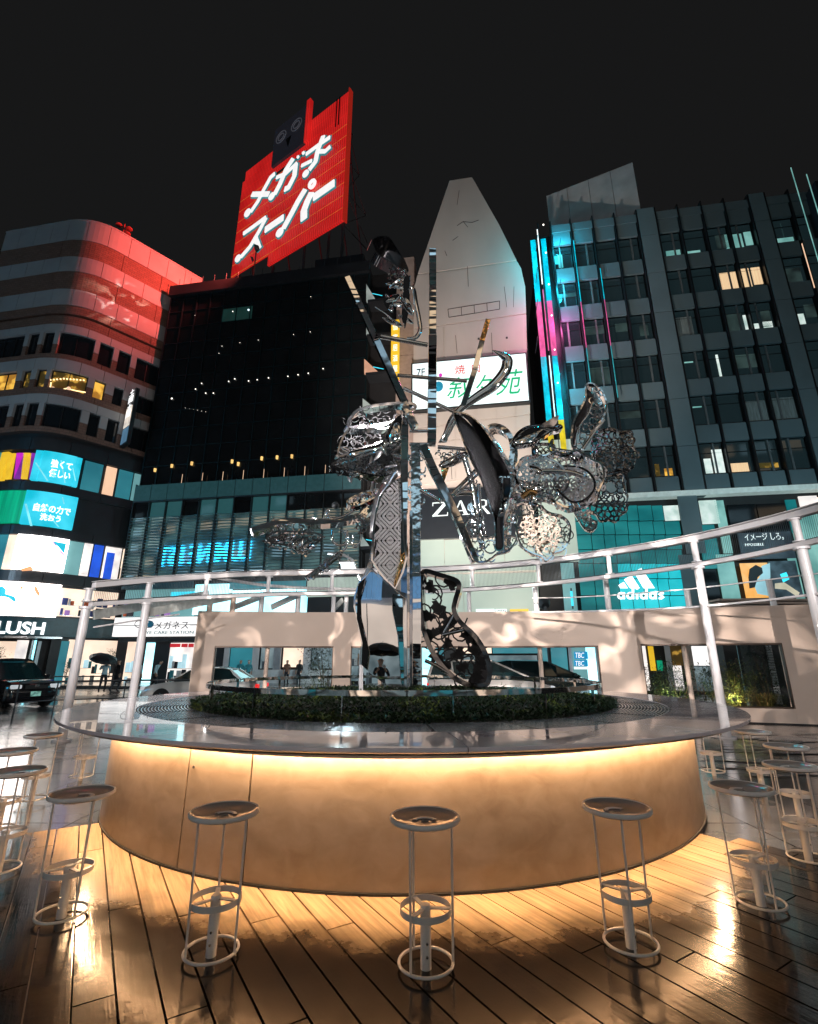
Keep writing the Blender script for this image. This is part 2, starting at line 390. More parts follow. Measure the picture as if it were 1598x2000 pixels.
for k in range(-26, 58):
    b0 = k*PWD; bm_ = b0+PWD/2
    a = max(EL, edge_a(bm_)) if bm_ > 2 else EL
    a_end = 9.5; a += 0
    off = (k*1.37) % 2.4; st = [a]; q = math.floor((a-off)/2.4)*2.4+off+2.4
    while q < a_end: 
        if q-st[-1] > .35: st.append(q)
        q += 2.4
    st.append(a_end)
    for i in range(len(st)-1):
        c = PA*((st[i]+st[i+1])/2)+PB*bm_; Lh = st[i+1]-st[i]-.006
        if (c-V((CX,CY))).length < 3.82-1.4: continue
        # keep only boards the photograph could see
        if c.y < -1.5 or abs(c.x) > 7: continue
        if c.y+1.3 < .6: continue
        o = M(); x = Lh/2; y = PWD/2-.004; z = .012
        o.hexa([(-x,-y,-z),(x,-y,-z),(x,y,-z),(-x,y,-z)], [(-x+.002,-y+.002,z),(x-.002,-y+.002,z),(x-.002,y-.002,z),(-x+.002,y-.002,z)])
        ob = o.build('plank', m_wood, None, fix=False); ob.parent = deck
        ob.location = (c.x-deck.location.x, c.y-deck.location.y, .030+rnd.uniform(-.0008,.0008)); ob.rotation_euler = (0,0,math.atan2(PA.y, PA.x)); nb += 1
print('planks', nb)
# ------------------------------------------------------------------ round bar counter
RB, RT, ZT = 3.82, 4.40, 1.12
def plaster():
    m, nt, b, N, L = nodes('rubbed_plaster')
    tc = N.new('ShaderNodeTexCoord'); mp = N.new('ShaderNodeMapping'); mp.inputs['Scale'].default_value = (.8,.8,1.1); L.new(tc.outputs['Object'], mp.inputs[0])
    n = N.new('ShaderNodeTexNoise'); n.inputs['Scale'].default_value = 1.5; n.inputs['Detail'].default_value = 7; n.inputs['Distortion'].default_value = .2; L.new(mp.outputs[0], n.inputs[0])
    n2 = N.new('ShaderNodeTexNoise'); n2.inputs['Scale'].default_value = 7; n2.inputs['Detail'].default_value = 10; n2.inputs['Distortion'].default_value = .5; L.new(mp.outputs[0], n2.inputs[0])
    ad = N.new('ShaderNodeMixRGB'); ad.inputs[0].default_value = .4; L.new(n.outputs['Fac'], ad.inputs[1]); L.new(n2.outputs['Fac'], ad.inputs[2])
    cr = N.new('ShaderNodeValToRGB'); L.new(ad.outputs[0], cr.inputs[0]); e = cr.color_ramp.elements
    e[0].position = .34; e[0].color = (.205,.155,.115,1); e[1].position = .66; e[1].color = (.36,.29,.235,1)
    k = e.new(.49); k.color = (.28,.225,.175,1)
    L.new(cr.outputs[0], b.inputs['Base Color']); b.inputs['Roughness'].default_value = .42
    u = N.new('ShaderNodeBump'); u.inputs['Strength'].default_value = .35; u.inputs['Distance'].default_value = .012; L.new(ad.outputs[0], u.inputs['Height']); L.new(u.outputs[0], b.inputs['Normal'])
    return m
m_plas = plaster()
ctr = empty('round_counter', (CX, CY, 0), 'large round bar counter with glowing warm underside and rubbed plaster body', 'counter')
c3 = (CX, CY, 0)
def ang(px, py, R):           # angle on the ring of radius R of the near hit of a pixel ray
    r = ray(px, py); A = r.x*r.x+1; B = -2*(r.x*CX+CY); C = CX*CX+CY*CY-R*R
    D = max(0, B*B-4*A*C); t = (-B-math.sqrt(D))/(2*A); p = V((r.x*t, t)); return math.atan2(p.y-CY, p.x-CX)
a1, a2 = ang(345,1700,RB), ang(480,1640,RB)
gap = .0022
edges = [a1+gap, a2-gap, None]
def arc_panel(a0, b0, name='panel'):
    n = max(6, int((b0-a0)*28)); m = M()
    m.lathe([(RB-.04,.075),(RB,.075),(RB,1.045),(RB-.04,1.045),(RB-.04,.075)], n, c3, a0, b0)
    # end caps
    for a in (a0, b0):
        q = [V((CX+r*math.cos(a), CY+r*math.sin(a), z)) for r, z in ((RB-.04,.075),(RB,.075),(RB,1.045),(RB-.04,1.045))]
        m.add(q, [(0,1,2,3)])
    return m.build(name, m_plas, ctr, smooth='auto')
arc_panel(a1+gap, a2-gap, 'access_door')
arc_panel(a2+gap, a2+2.2-gap)
arc_panel(a2+2.2+gap, a1-gap+2*pi if a1 < a2 else a1)
M().lathe([(RB-.06,.03),(RB-.06,1.05)], 96, c3).build('inner_drum', m_black, ctr)
M().lathe([(RB-.02,.035),(RB+.012,.035),(RB+.012,.072),(RB-.02,.072)], 120, c3).build('kick_strip', m_black, ctr)
# keyhole on the access door
a = a1+.018; p = V((CX+(RB+.004)*math.cos(a), CY+(RB+.004)*math.sin(a), .82)); M().tube([p, p+V((math.cos(a)*.006, math.sin(a)*.006, 0))], .012, 12).build('keyhole', m_black, ctr)
# top slab in segments
m_top = wet_mat('polished_wet_top', (.64,.58,.62), .5, .04, .22, 1.2, .06, 3.0, .12, bd=.008, soft=.18)
m_top.node_tree.nodes['Principled BSDF'].inputs['Coat Weight'].default_value = .6
m_top.node_tree.nodes['Principled BSDF'].inputs['Coat Roughness'].default_value = .02
RG = 3.62
ns = 12; o0 = ang(1392, 1440, RT)-.0
for i in range(ns):
    a0 = o0+i*2*pi/ns+.0009; b0 = o0+(i+1)*2*pi/ns-.0009
    pr_ = [(RG,ZT-.04),(RT-.05,ZT-.045),(RT-.006,ZT-.032),(RT,ZT-.026),(RT,ZT-.005),(RT-.004,ZT),(RG,ZT),(RG,ZT-.04)]
    m = M().lathe(pr_, 24, c3, a0, b0)
    for a in (a0, b0): m.add([V((CX+r*math.cos(a), CY+r*math.sin(a), z)) for r, z in pr_[:-1]], [tuple(range(7))])
    m.build('top_slab', m_top, ctr)
M().lathe([(RB-.1,ZT-.06),(RT-.08,ZT-.06)], 120, c3).build('soffit', mat('soffit_white', (.6,.55,.5), .5), ctr)
M().lathe([(RB+.085,ZT-.150),(RB+.091,ZT-.150),(RB+.091,ZT-.056),(RB+.085,ZT-.056),(RB+.085,ZT-.150)], 140, c3).build('light_lip', m_white, ctr)  # lip added to cut the LED light off the outer deck
# LED strip against the body
m_led = mat('warm_led', (1,.9,.8), .5, emit=(1,.61,.32), es=180, var=0)
M().lathe([(RB+.012,ZT-.064),(RB+.075,ZT-.064)], 120, c3).build('led_strip', m_led, ctr, fix=False)
# drain grating: concentric bars and radial bars
m_grate = mat('wet_grate_steel', (.5,.53,.57), .22, .9, var=.15, vs=6)
gr = M()
nR = 17
for i in range(nR):
    r = 2.98+(RG-2.985)*(i+.5)/nR
    gr.lathe([(r-.007,ZT-.03),(r-.007,ZT-.004),(r+.007,ZT-.004),(r+.007,ZT-.03)], 140, c3)
o = gr.build('grate_bar', m_grate, ctr, fix=False); o['kind'] = 'stuff'
gr = M()
for i in range(150):
    a = 2*pi*i/150; d = V((math.cos(a), math.sin(a), 0)); gr.bar(V(c3)+d*2.97+V((0,0,ZT-.016)), V(c3)+d*RG+V((0,0,ZT-.016)), .006, .012)
o = gr.build('grate_crossbar', m_grate, ctr, fix=False); o['kind'] = 'stuff'
gr = M()
for i in range(24):
    a = 2*pi*(i+.3)/24; d = V((math.cos(a), math.sin(a), 0)); gr.bar(V(c3)+d*2.97+V((0,0,ZT-.014)), V(c3)+d*RG+V((0,0,ZT-.014)), .022, .024)
gr.build('grate_joint', m_black, ctr, fix=False)
M().lathe([(2.9,ZT-.09),(RG+.02,ZT-.09)], 96, c3).build('grate_tray', wet_mat('wet_tray', (.12,.14,.16), .5, .04,.2), ctr)

# ------------------------------------------------------------------ planting mound inside the ring
pb = empty('planting_bed', (CX, CY, ZT), 'low round bed of dark green ground cover inside the mirror ring', 'planting bed')
M().lathe([(2.96,-.08+ZT),(2.96,ZT+.0),(2.9,ZT+.0),(2.4,ZT+.02),(1.4,ZT+.07),(.001,ZT+.10)], 80, c3).build('soil', mat('soil', (.012,.014,.008), .9, bump=.6, bs=20), pb, smooth=True)
m_leaf = mat('ground_cover_leaf', (.02,.042,.014), .38, var=.5, vs=2.0)
m_leaf2 = mat('ground_cover_young_leaf', (.11,.15,.03), .4, var=.4, vs=3)
m_leafd = mat('ground_cover_dark_leaf', (.012,.028,.014), .4, var=.4, vs=3)
lm = M(); 
def leaf(m, p, L, wd, dirv, up, mi=0):
    d = V(dirv).normalized(); x = d.cross(V(up)); x = x.normalized() if x.length > 1e-3 else V((1,0,0)); n = x.cross(d)
    m.add([p, p+d*L*.45+x*wd/2+n*L*.08, p+d*L, p+d*L*.45-x*wd/2+n*L*.08], [(0,1,2),(0,2,3)], mi)
for i in range(46000):
    r = 2.99*math.sqrt(rnd.random()); a = rnd.random()*2*pi
    if rnd.random() < .45: r = 2.55+.46*rnd.random(); a = rnd.random()*2*pi
    if i > 14000 and math.sin(a) > .35: continue
    z = ZT+.13-.03*(r/1.4)**2-.02+.03*math.sin(a*9+r*3)*math.sin(r*5+a*4) + rnd.uniform(-.02,.04)
    if r > 2.85: z = ZT+rnd.uniform(-.06,.055)
    p = V((CX+r*math.cos(a), CY+r*math.sin(a), z))
    e = rnd.random()*2*pi; cl = math.sin(a*7.3+r*2.1)+math.sin(a*17+1.3)+math.sin(r*9+a*3)
    mi = 1 if (cl > 1.2 and rnd.random() < .5) else (2 if rnd.random() < .45 else 0)
    leaf(lm, p, rnd.uniform(.035,.075), rnd.uniform(.018,.035), (math.cos(e), math.sin(e), rnd.uniform(.1,1.1)), (0,0,1), mi)
o = lm.build('foliage', [m_leaf, m_leaf2, m_leafd], pb, fix=False); o['kind'] = 'stuff'
# polished ring rail round the bed
mr_ = empty('mirror_ring_rail', (CX, CY, ZT), 'thin polished steel band on short posts circling the planting bed', 'railing')
m_ring = chrome_mat('ring_chrome', (.8,.78,.76), .06, .35, 3)
nrs = 8
for i in range(nrs):
    a0 = i*2*pi/nrs+.18; b0 = a0+2*pi/nrs-.002
    M().lathe([(2.83,1.345),(2.845,1.345),(2.845,1.40),(2.83,1.40),(2.83,1.345)], 24, c3, a0, b0).build('band', m_ring, mr_, smooth='auto')
    for t_ in (.0, .5):
        a = a0+t_*2*pi/nrs; p = V((CX+2.82*math.cos(a), CY+2.82*math.sin(a), 0))
        M().bar(p+V((0,0,ZT-.02)), p+V((0,0,1.40)), .012, .035, up=(math.cos(a), math.sin(a), 0)).build('post', m_ring, mr_)

# ------------------------------------------------------------------ bar stools
RS = 4.69
def seat_mat():
    m = wet_mat('wet_steel_seat', (.42,.38,.35), .5, .05, .22, 5, .25, 22, bd=.004)
    m.node_tree.nodes['Principled BSDF'].inputs['Metallic'].default_value = .85
    return m
m_seat = seat_mat(); m_seat.node_tree.nodes['Principled BSDF'].inputs['Metallic'].default_value = .35; m_hole = m_black
def make_stool():
    t = empty('bar_stool', (0,0,0), 'x', 'bar stool', 'round white wire bar stools around the counter')
    s_ = M().lathe([(.022,.738),(.045,.735),(.105,.74),(.165,.748),(.185,.758),(.197,.768),(.204,.766),(.207,.752),(.200,.742),(.17,.730),(.02,.724),(.022,.738)], 48)
    s_.build('seat', m_seat, t, smooth='auto')
    M().lathe([(.195,.7665),(.2,.771),(.2075,.768),(.2095,.752),(.205,.744)], 48).build('seat_rim', m_stool, t, smooth=True)
    M().lathe([(.0, .731),(.0225,.731)], 16).build('seat_hole', m_hole, t)
    M().lathe([(.05,.7405),(.056,.745),(.075,.744),(.08,.7395)], 32, a0=.25, a1=pi-.25).build('seat_groove', m_stool, t)
    for k in range(3):
        a = rad(90+120*k+25)
        M().tube([(.158*math.cos(a), .158*math.sin(a), .735), (.150*math.cos(a), .150*math.sin(a), .055)], .0068, 8).build('leg', m_stool, t, smooth='auto')
    M().lathe([(.142,.285),(.1455,.285),(.1455,.318),(.142,.318),(.142,.285)], 40).build('footrest_ring', m_stool, t, smooth='auto')
    for k in range(3):
        a = rad(90+120*k+25); M().bar((.02*math.cos(a), .02*math.sin(a), .308), (.143*math.cos(a), .143*math.sin(a), .308), .028, .007).build('spoke', m_stool, t)
    M().tube([(.150*math.cos(2*pi*j/36), .150*math.sin(2*pi*j/36), .055) for j in range(36)], .0085, 8, closed=True).build('base_ring', m_stool, t, smooth=True)
    M().lathe([(.001,-.012),(.030,-.012),(.030,.318),(.026,.325),(.001,.325)], 24).build('pedestal', m_stool, t, smooth='auto')
    for z in (.09, .15):
        M().tube([(.006,-.03,z),(.006,-.037,z)], .007, 8).build('bolt', m_steel, t, smooth='auto')
    return t
st_lab = {
 0:'white wire bar stool nearest the camera at the middle of the counter',
 -1:'white wire bar stool before the plain panel left of the middle stool',
 1:'white wire bar stool just right of the middle stool, gleaming seat',
 -2:'white wire bar stool at the left edge of the counter body',
 2:'white wire bar stool at the right edge of the counter body',
 3:'white wire bar stool with dark seat on the right edge of the deck boards',
 4:'white wire bar stool second behind the right deck edge on black paving',
 5:'white wire bar stool on black paving close to the pale wall at far right',
 6:'white wire bar stool seen under the right rim of the counter',
 -3:'white wire bar stool at the far left edge, lowest of the left row',
 -4:'white wire bar stool in the left glare, third from the counter body edge',
 -5:'white wire bar stool at left with its seat against the bright wet paving',
 -6:'white wire bar stool half hidden by the left rim of the counter',
 7:'white wire bar stool behind the right rim of the counter',
 -7:'white wire bar stool behind the left rim of the counter'}
stool = make_stool(); first = True
for k in range(-6, 7):
    th = rad(2+15.2*k); loc = (CX+RS*math.sin(th), CY-RS*math.cos(th), .03)
    rz = th + rad(rnd.uniform(-6,6))
    if first: stool.location = loc; stool.rotation_euler = (0,0,rz); stool['label'] = st_lab[k]; first = False
    else: dup(stool, loc, rz, st_lab[k])
# ------------------------------------------------------------------ curved pink wall with window openings
WR, WCX, WCY = 33.0, -1.0, -16.6
m_pink = mat('pale_pink_render', (.56,.45,.38), .62, var=.05, vs=.7, bump=.08, bs=50)
m_brown = mat('bronze_frame', (.09,.06,.045), .4, .4)
def wpts(R=WR):
    x0 = at(376,1300,16.0).x; out = []
    a0 = math.atan2(16.0-WCY, x0-WCX); a1_ = rad(48)
    for i in range(61):
        a = a0+(a1_-a0)*i/60; out.append((WCX+R*math.cos(a), WCY+R*math.sin(a)))
    return out
WP = Path(wpts())
WZ = 3.2
wall = empty('curved_wall', (0, 16.4, 0), 'long pale pink curved wall with rectangular window openings', 'wall')
ops = []
def wop(x0, x1, yt, yb, zb=None):
    s0 = WP.hit(x0, (yt+yb)/2)[0]; s1 = WP.hit(x1, (yt+yb)/2)[0]; return (s0, s1)
zt = WP.hit(530, 1262)[1]; zb = .55
O = [(wop(416,650,1262,1330)), (wop(685,908,1262,1330)), (wop(912,1172,1262,1330)), (wop(1256,1535,1258,1330))]
O[1] = (O[1][0], O[2][1]); O.pop(2)
zts = [zt, zt, WP.hit(1390,1257)[1]]; zbs = [zb, zb, WP.hit(1400,1381)[1]]
TH = .32
segs = [(0, O[0][0]), (O[0][1], O[1][0]), (O[1][1], O[2][0]), (O[2][1], WP.L)]
jn = .003
for a, b in segs:
    n = max(1, round((b-a)/4.0)) if b == WP.L else 1
    for i in range(n):
        M().slab(WP, a+(b-a)*i/n+(jn if i else 0), a+(b-a)*(i+1)/n-(jn if i < n-1 else 0), .06, WZ, 0, TH).build('panel', m_pink, wall)
for (a, b), zt_, zb_ in zip(O, zts, zbs):
    M().slab(WP, a+.001, b-.001, zt_, WZ-.001, -.001, TH-.002).build('panel', m_pink, wall)
    M().slab(WP, a+.001, b-.001, .06, zb_, -.001, TH-.002).build('panel', m_pink, wall)
    f = M(); t_ = .045
    f.slab(WP, a, b, zt_-t_, zt_+.002, .012, TH+.02); f.slab(WP, a, b, zb_-.002, zb_+t_*.6, .012, TH+.02)
    f.slab(WP, a-.002, a+t_*.5, zb_, zt_, .012, TH*.6); f.slab(WP, b-t_*.5, b+.002, zb_, zt_, .012, TH*.6)
    f.build('window_frame', m_brown, wall)
M().slab(WP, .02, WP.L, 0, .06, -.05, TH-.1).build('skirting', m_black, wall)
# mullion posts standing in the openings
for px in (518, 742, 1058, 1345):
    s_ = WP.hit(px, 1300)[0]; q = WP.pos(s_, -.22)
    k_ = 2 if px > 1200 else (0 if px < 650 else 1)
    M().tube([(q.x,q.y,zbs[k_]+.02),(q.x,q.y,zts[k_]-.02)], .07, 12).build('mullion', m_pink, wall, smooth='auto')

# ------------------------------------------------------------------ sloping white ring frame
RR = 8.25
def ringhit(px, py, R=RR):
    r = ray(px, py); A = r.x*r.x+1; B = -2*(r.x*CX+CY); C = CX*CX+CY*CY-R*R
    D = B*B-4*A*C
    t = (-B+math.sqrt(max(D, 0)))/(2*A); return V((r.x*t, t, CAMZ+r.z*t))
def fit_h(pix):
    """height of the ring as a function of angle, from measured pixels"""
    pts = []
    for px, py in pix:
        p = ringhit(px, py); pts.append((math.atan2(p.y-CY, p.x-CX), p.z))
    pts.sort(); return pts
def interp(pts, a):
    if a <= pts[0][0]: 
        k = (pts[1][1]-pts[0][1])/(pts[1][0]-pts[0][0]); return pts[0][1]+k*(a-pts[0][0])*.4
    if a >= pts[-1][0]: return pts[-1][1]
    for (a0, z0), (a1_, z1) in zip(pts, pts[1:]):
        if a <= a1_:
            t = (a-a0)/(a1_-a0); return z0+(z1-z0)*t
TOPP = fit_h([(183,1143),(300,1132),(480,1121),(600,1119),(700,1117),(830,1113),(930,1108),(1050,1098),(1190,1079),(1350,1053),(1470,1026),(1590,996)])
LOWP = fit_h([(183,1181),(300,1172),(405,1166),(560,1160),(700,1158),(830,1157),(930,1151),(1050,1142),(1190,1126),(1350,1105),(1470,1084),(1590,1058)])
ring = empty('ring_canopy', (CX, CY, 0), 'white curved pipe truss with mesh infill ringing the plaza', 'canopy')
aL = TOPP[-1][0]; aR = rad(-12)
def rp(a, z, R=RR): return V((CX+R*math.cos(a), CY+R*math.sin(a), z))
N_ = 72
def sm(pts):  # gentle smoothing
    A = [aL+(aR-aL)*i/N_ for i in range(N_+1)]; Z = [interp(pts, a) for a in A]
    for _ in range(5): Z = [Z[0]]+[(Z[i-1]+2*Z[i]+Z[i+1])/4 for i in range(1, N_)]+[Z[-1]]
    return A, Z
A_, ZU = sm(TOPP); _, ZL = sm(LOWP)
def zint(Z, a):
    t = (a-aL)/(aR-aL)*N_; i = max(0, min(N_-1, int(t))); return Z[i]+(Z[i+1]-Z[i])*(t-i)
def ring_bar(Z, w_, d_, name, R=RR, dz=0, ia=0, ib=N_, m_=None):
    m = M(); k = 0
    for i in range(ia, ib+1):
        a = A_[i]
        m.v += [rp(a, Z[i]+dz-d_/2, R-w_/2), rp(a, Z[i]+dz+d_/2, R-w_/2), rp(a, Z[i]+dz+d_/2, R+w_/2), rp(a, Z[i]+dz-d_/2, R+w_/2)]
    n = ib-ia
    for i in range(n):
        for j in range(4): m.f.append((i*4+j, i*4+(j+1) % 4, i*4+4+(j+1) % 4, i*4+4+j)); m.mi.append(0)
    m.f += [(3,2,1,0), (n*4, n*4+1, n*4+2, n*4+3)]; m.mi += [0,0]
    return m.build(name, m_ or m_white, ring, bevel=.012)
ring_bar(ZU, .15, .13, 'top_beam'); ring_bar(ZL, .15, .10, 'lower_beam')
ring_bar([z+.02 for z in ZU], .24, .02, 'cap_plate', dz=.07)
def zpx(px, py): p = ringhit(px, py); return math.atan2(p.y-CY, p.x-CX), p.z
POSTS = [183, 297, 407, 527, 650, 790, 922, 1051, 1191, 1355, 1563]
pa = [zpx(px, 1110 if px < 1300 else 1060)[0] for px in POSTS]
def ypanel(px): return 1150
for i, a in enumerate(pa):
    zu, zl = zint(ZU, a), zint(ZL, a)
    big = POSTS[i] in (183, 297, 1355, 1563)
    p = rp(a, 0)
    M().tube([rp(a, zl+.06), rp(a, zu-.07)], .075 if big else .06, 14).build('truss_post', m_white, ring, smooth='auto')
    if big: M().tube([rp(a, .02), rp(a, zl-.05)], .094, 20).build('column', m_white, ring, smooth='auto')
for i, a in enumerate(pa):
    for z in (zint(ZL, a)+.075, zint(ZU, a)-.085):
        c = rp(a, z); M().lathe([(.001,-.012),(.125,-.012),(.125,.012),(.001,.012)], 16, c).build('collar', m_white, ring, smooth='auto')
    if POSTS[i] in (183,297,1355,1563):
        M().lathe([(.001,-.02),(.15,-.02),(.15,.03),(.001,.03)], 20, rp(a, zint(ZL,a)-.08)).build('collar', m_white, ring, smooth='auto'); M().lathe([(.001,.0),(.19,.0),(.19,.04),(.001,.04)], 20, rp(a, .02)).build('base_plate', m_white, ring, smooth='auto')
pa2 = [pa[-1]-.35, pa[-1]-.72]
for a in pa2:
    M().tube([rp(a, zint(ZL,a)), rp(a, zint(ZU,a))], .085, 14).build('truss_post', m_white, ring, smooth='auto')
    M().tube([rp(a, .02), rp(a, zint(ZL,a)-.05)], .094, 20).build('column', m_white, ring, smooth='auto')
# mesh infill: vertical rods (sheets of fine bars) between the posts
m_mesh = mat('infill_mesh_steel', (.10,.12,.13), .4, .7, var=.1)
al = sorted(pa+pa2, reverse=True)
for i in range(len(al)-1):
    a0, a1_ = al[i]-.012, al[i+1]+.012; n = int(abs(a0-a1_)*RR/.042); m = M()
    for j in range(1, n):
        a = a0+(a1_-a0)*j/n; zu, zl = zint(ZU,a)-.075, zint(ZL,a)+.06
        q0, q1 = rp(a, zl), rp(a, zu); w_ = V((-math.sin(a), math.cos(a), 0))*.0045
        m.add([q0-w_, q0+w_, q1+w_, q1-w_], [(0,1,2,3)])
    for h in (.02, .98):
        pts = []
        for j in range(9):
            a = a0+(a1_-a0)*j/8; zu, zl = zint(ZU,a)-.075, zint(ZL,a)+.06; pts.append(rp(a, zl+(zu-zl)*h))
        m.tube(pts, .012, 4)
    o = m.build('infill_mesh', m_mesh, ring, fix=False)
# thin rails under the ring
def rail(pix, r_, name='thin_rail', R=RR-.02):
    pts = [ringhit(px, py, R) for px, py in pix]
    M().tube(pts, r_, 8).build(name, m_white, ring, smooth='auto')
rail([(1040,1168),(1110,1167),(1190,1163),(1270,1157),(1350,1150),(1430,1141),(1510,1131),(1598,1120),(1700,1104)], .016, R=RR+.1)
rail([(1040,1196),(1110,1195),(1190,1193),(1270,1190),(1350,1186),(1430,1179),(1510,1171),(1598,1160),(1700,1146)], .028)
rail([(183,1225),(240,1216),(297,1207),(350,1200)], .02)
# short posts from the wall top up to the ring
for px, yt in ((407,1168),(452,1166),(508,1163),(580,1161),(650,1159),(675,1159),(790,1157),(917,1153),(1049,1143),(1191,1128),(1350,1152),(1517,1132)):
    q = WP.pos(WP.hit(px, 1190)[0], -.16); zt_ = CAMZ+ray(px, yt).z*q.y
    M().tube([(q.x,q.y,WZ-.02),(q.x,q.y,zt_)], .085 if px < 600 or px > 1000 else .07, 14).build('wall_post', m_pink if px < 470 else m_white, ring, smooth='auto')
# curved handrail that starts high at the left and drops to the back
pts = []
for px, py in ((405,1127),(440,1133),(480,1139),(520,1144),(560,1147),(600,1149),(650,1150),(700,1151),(760,1151)):
    h = WP.hit(px, 1190); q = WP.pos(h[0], -.16); pts.append((q.x, q.y, CAMZ+ray(px,py).z*q.y))
M().tube(pts, .05, 8).build('handrail', m_white, ring, smooth='auto')
# flat sloping braces at the left
m_brace = mat('galvanised_brace', (.5,.53,.52), .35, .2, var=.2, vs=8)
for (x0,y0,x1,y1) in ((183,1201,403,1160),(292,1196,449,1165),(444,1187,506,1166),(522,1186,578,1163),(646,1191,668,1172)):
    p0 = ringhit(x0, y0); q = WP.pos(WP.hit(x1,1190)[0], -.05); p1 = V((q.x,q.y,CAMZ+ray(x1,y1).z*q.y))
    if x0 > 400: q = WP.pos(WP.hit(x0,1190)[0], -.3); p0 = V((q.x,q.y+.3,CAMZ+ray(x0,y0).z*(q.y+.3)))
    M().bar(p0, p1, .05, .22 if x0 < 400 else .18, up=(0,0,1)).build('brace', m_brace, ring)

# ------------------------------------------------------------------ planting behind the wall
def bush(name, x, y, z, r, h, n, mats, label, cat='shrub', spread=1, grassy=False, lf=.06):
    t = empty(name, (x, y, z), label, cat); m = M(); st = M()
    for i in range(7 if not grassy else 0):
        a = rnd.random()*2*pi; e = V((x+math.cos(a)*r*.6, y+math.sin(a)*r*.5, z+h*rnd.uniform(.5,.9))); b0 = V((x+math.cos(a)*.05, y+math.sin(a)*.05, z))
        st.tube([b0, (b0+e)/2+V((0,0,h*.1)), e], [.012,.008,.003], 5)
    if st.v: st.build('stem', mat('twig', (.05,.035,.02), .8, var=.2), t)
    cl = [(rnd.gauss(0,r*.45), rnd.gauss(0,r*.4), h*rnd.uniform(.15,1.0), rnd.uniform(.12,.3)*h) for _ in range(16)]
    for i in range(n):
        if grassy:
            a = rnd.random()*2*pi; b0 = V((x+rnd.gauss(0,r*.15), y+rnd.gauss(0,r*.15), z)); d = V((math.cos(a)*.7, math.sin(a)*.7, 1)); L = h*rnd.uniform(.6,1.1)
            p1 = b0+d*L*.6; p2 = p1+V((math.cos(a), math.sin(a), -.4))*L*.4; w_ = V((-math.sin(a), math.cos(a), 0))*.006
            m.add([b0-w_, b0+w_, p1+w_, p1-w_, p2], [(0,1,2,3),(3,2,4)], rnd.choice([0,1])); continue
        c = rnd.choice(cl); p = V((x+c[0]+rnd.gauss(0,c[3]*.5), y+c[1]+rnd.gauss(0,c[3]*.5), z+max(.02, c[2]+rnd.gauss(0,c[3]*.5))))
        leaf(m, p, rnd.uniform(.6,1.4)*lf, lf*.5, (rnd.uniform(-1,1), rnd.uniform(-1,1), rnd.uniform(-.4,.9)), (0,0,1), rnd.randrange(len(mats)))
    m.build('foliage', mats, t, fix=False); return t
m_l1 = mat('shrub_leaf', (.05,.085,.03), .4, var=.4); m_l2 = mat('shrub_leaf_olive', (.12,.12,.035), .4, var=.4); m_l3 = mat('shrub_leaf_dark', (.02,.035,.02), .4, var=.4); m_l4 = mat('straw_grass', (.26,.17,.06), .6, var=.3)
def bedpt(px, d): q = WP.pos(WP.hit(px,1300)[0], -d); return q
zb3 = zbs[2]
for i, (px, d, r_, h_, mm, lab) in enumerate([
    (1290,.9,.5,.75,[m_l3,m_l1],'dark leafy shrub at the left end of the right window opening'),
    (1335,.8,.5,.85,[m_l1,m_l3],'green shrub left of the white column behind the right opening'),
    (1385,.7,.45,.80,[m_l3,m_l1],'bushy green shrub directly behind the white ring column'),
    (1425,.8,.55,.95,[m_l2,m_l1],'olive green shrub right of the white ring column'),
    (1462,.7,.5,.70,[m_l2,m_l2,m_l1],'yellowish shrub at the middle of the planted window bed'),
    (1510,.9,.35,1.5,[m_l3],'tall thin dark shrub before the roller shutter')]):
    q = bedpt(px, d); bush('shrub', q.x, q.y, .25, r_, h_+.35, 1500, mm, lab, lf=.07)
q = bedpt(1492, .55); bush('grass_tuft', q.x, q.y, .35, .4, .7, 260, [m_l4,m_l2], 'straw coloured grass tuft at the lower right of the window bed', 'ornamental grass', grassy=True)
q = bedpt(625, 2.2); bush('small_tree', q.x, q.y, 0, .8, 2.9, 3800, [m_l3,m_l1], 'dark leafy young tree behind the left window opening', 'tree', lf=.085)
for px, lab in ((595,'low green shrub behind the left opening below the young tree'),(700,'green shrub left of the folded steel leg behind the wall'),(985,'small green shrub behind the ring rail under the silver van'),(1030,'olive shrub behind the ring rail beside the van mirror'),(1105,'low shrub behind the middle opening near the dark van')):
    q = bedpt(px, .7); bush('shrub', q.x, q.y, 0, .35, .85, 500, [m_l1,m_l2], lab)
# kerbed bed behind the wall
bs_ = WP.hit(1240,1300)[0]
tag(M().slab(WP, bs_, WP.L, 0, .27, -TH-.02, 1.7).build('soil', mat('bed_soil', (.02,.016,.012), .9, bump=.6, bs=15)), 'dark soil bed behind the right part of the pink wall', 'planting bed')
# ------------------------------------------------------------------ polished steel sculpture
sculpt = empty('steel_flower_sculpture', (CX, CY, ZT+.1), 'tall polished stainless steel bouquet sculpture of poles, petals and lace-like cutouts', 'sculpture')
m_ch = chrome_mat('mirror_steel', (.9,.9,.92), rough=.03, bump=.12, bs=1.2)
m_chw = chrome_mat('mirror_steel_rippled', rough=.025, bump=.13, bs=2.2, stretch=(.35,.35,2.2))
m_chs = chrome_mat('mirror_steel_crumpled', (.88,.87,.88), rough=.10, bump=.3, bs=5)
m_sat = mat('satin_cut_steel', (.85,.84,.88), .28, 1., var=.12, vs=6); m_eng = mat('engraved_steel', (.62,.62,.63), .30, 1., var=.75, vs=26, bump=.5, bs=26, stretch=(1,1,3))
m_chd = chrome_mat('dark_mirror_steel', (.5,.5,.53), .08, .15, 3)
def crop(ox, oy, k): return lambda pts: [(ox+x/k, oy+y/k) for x, y in pts]
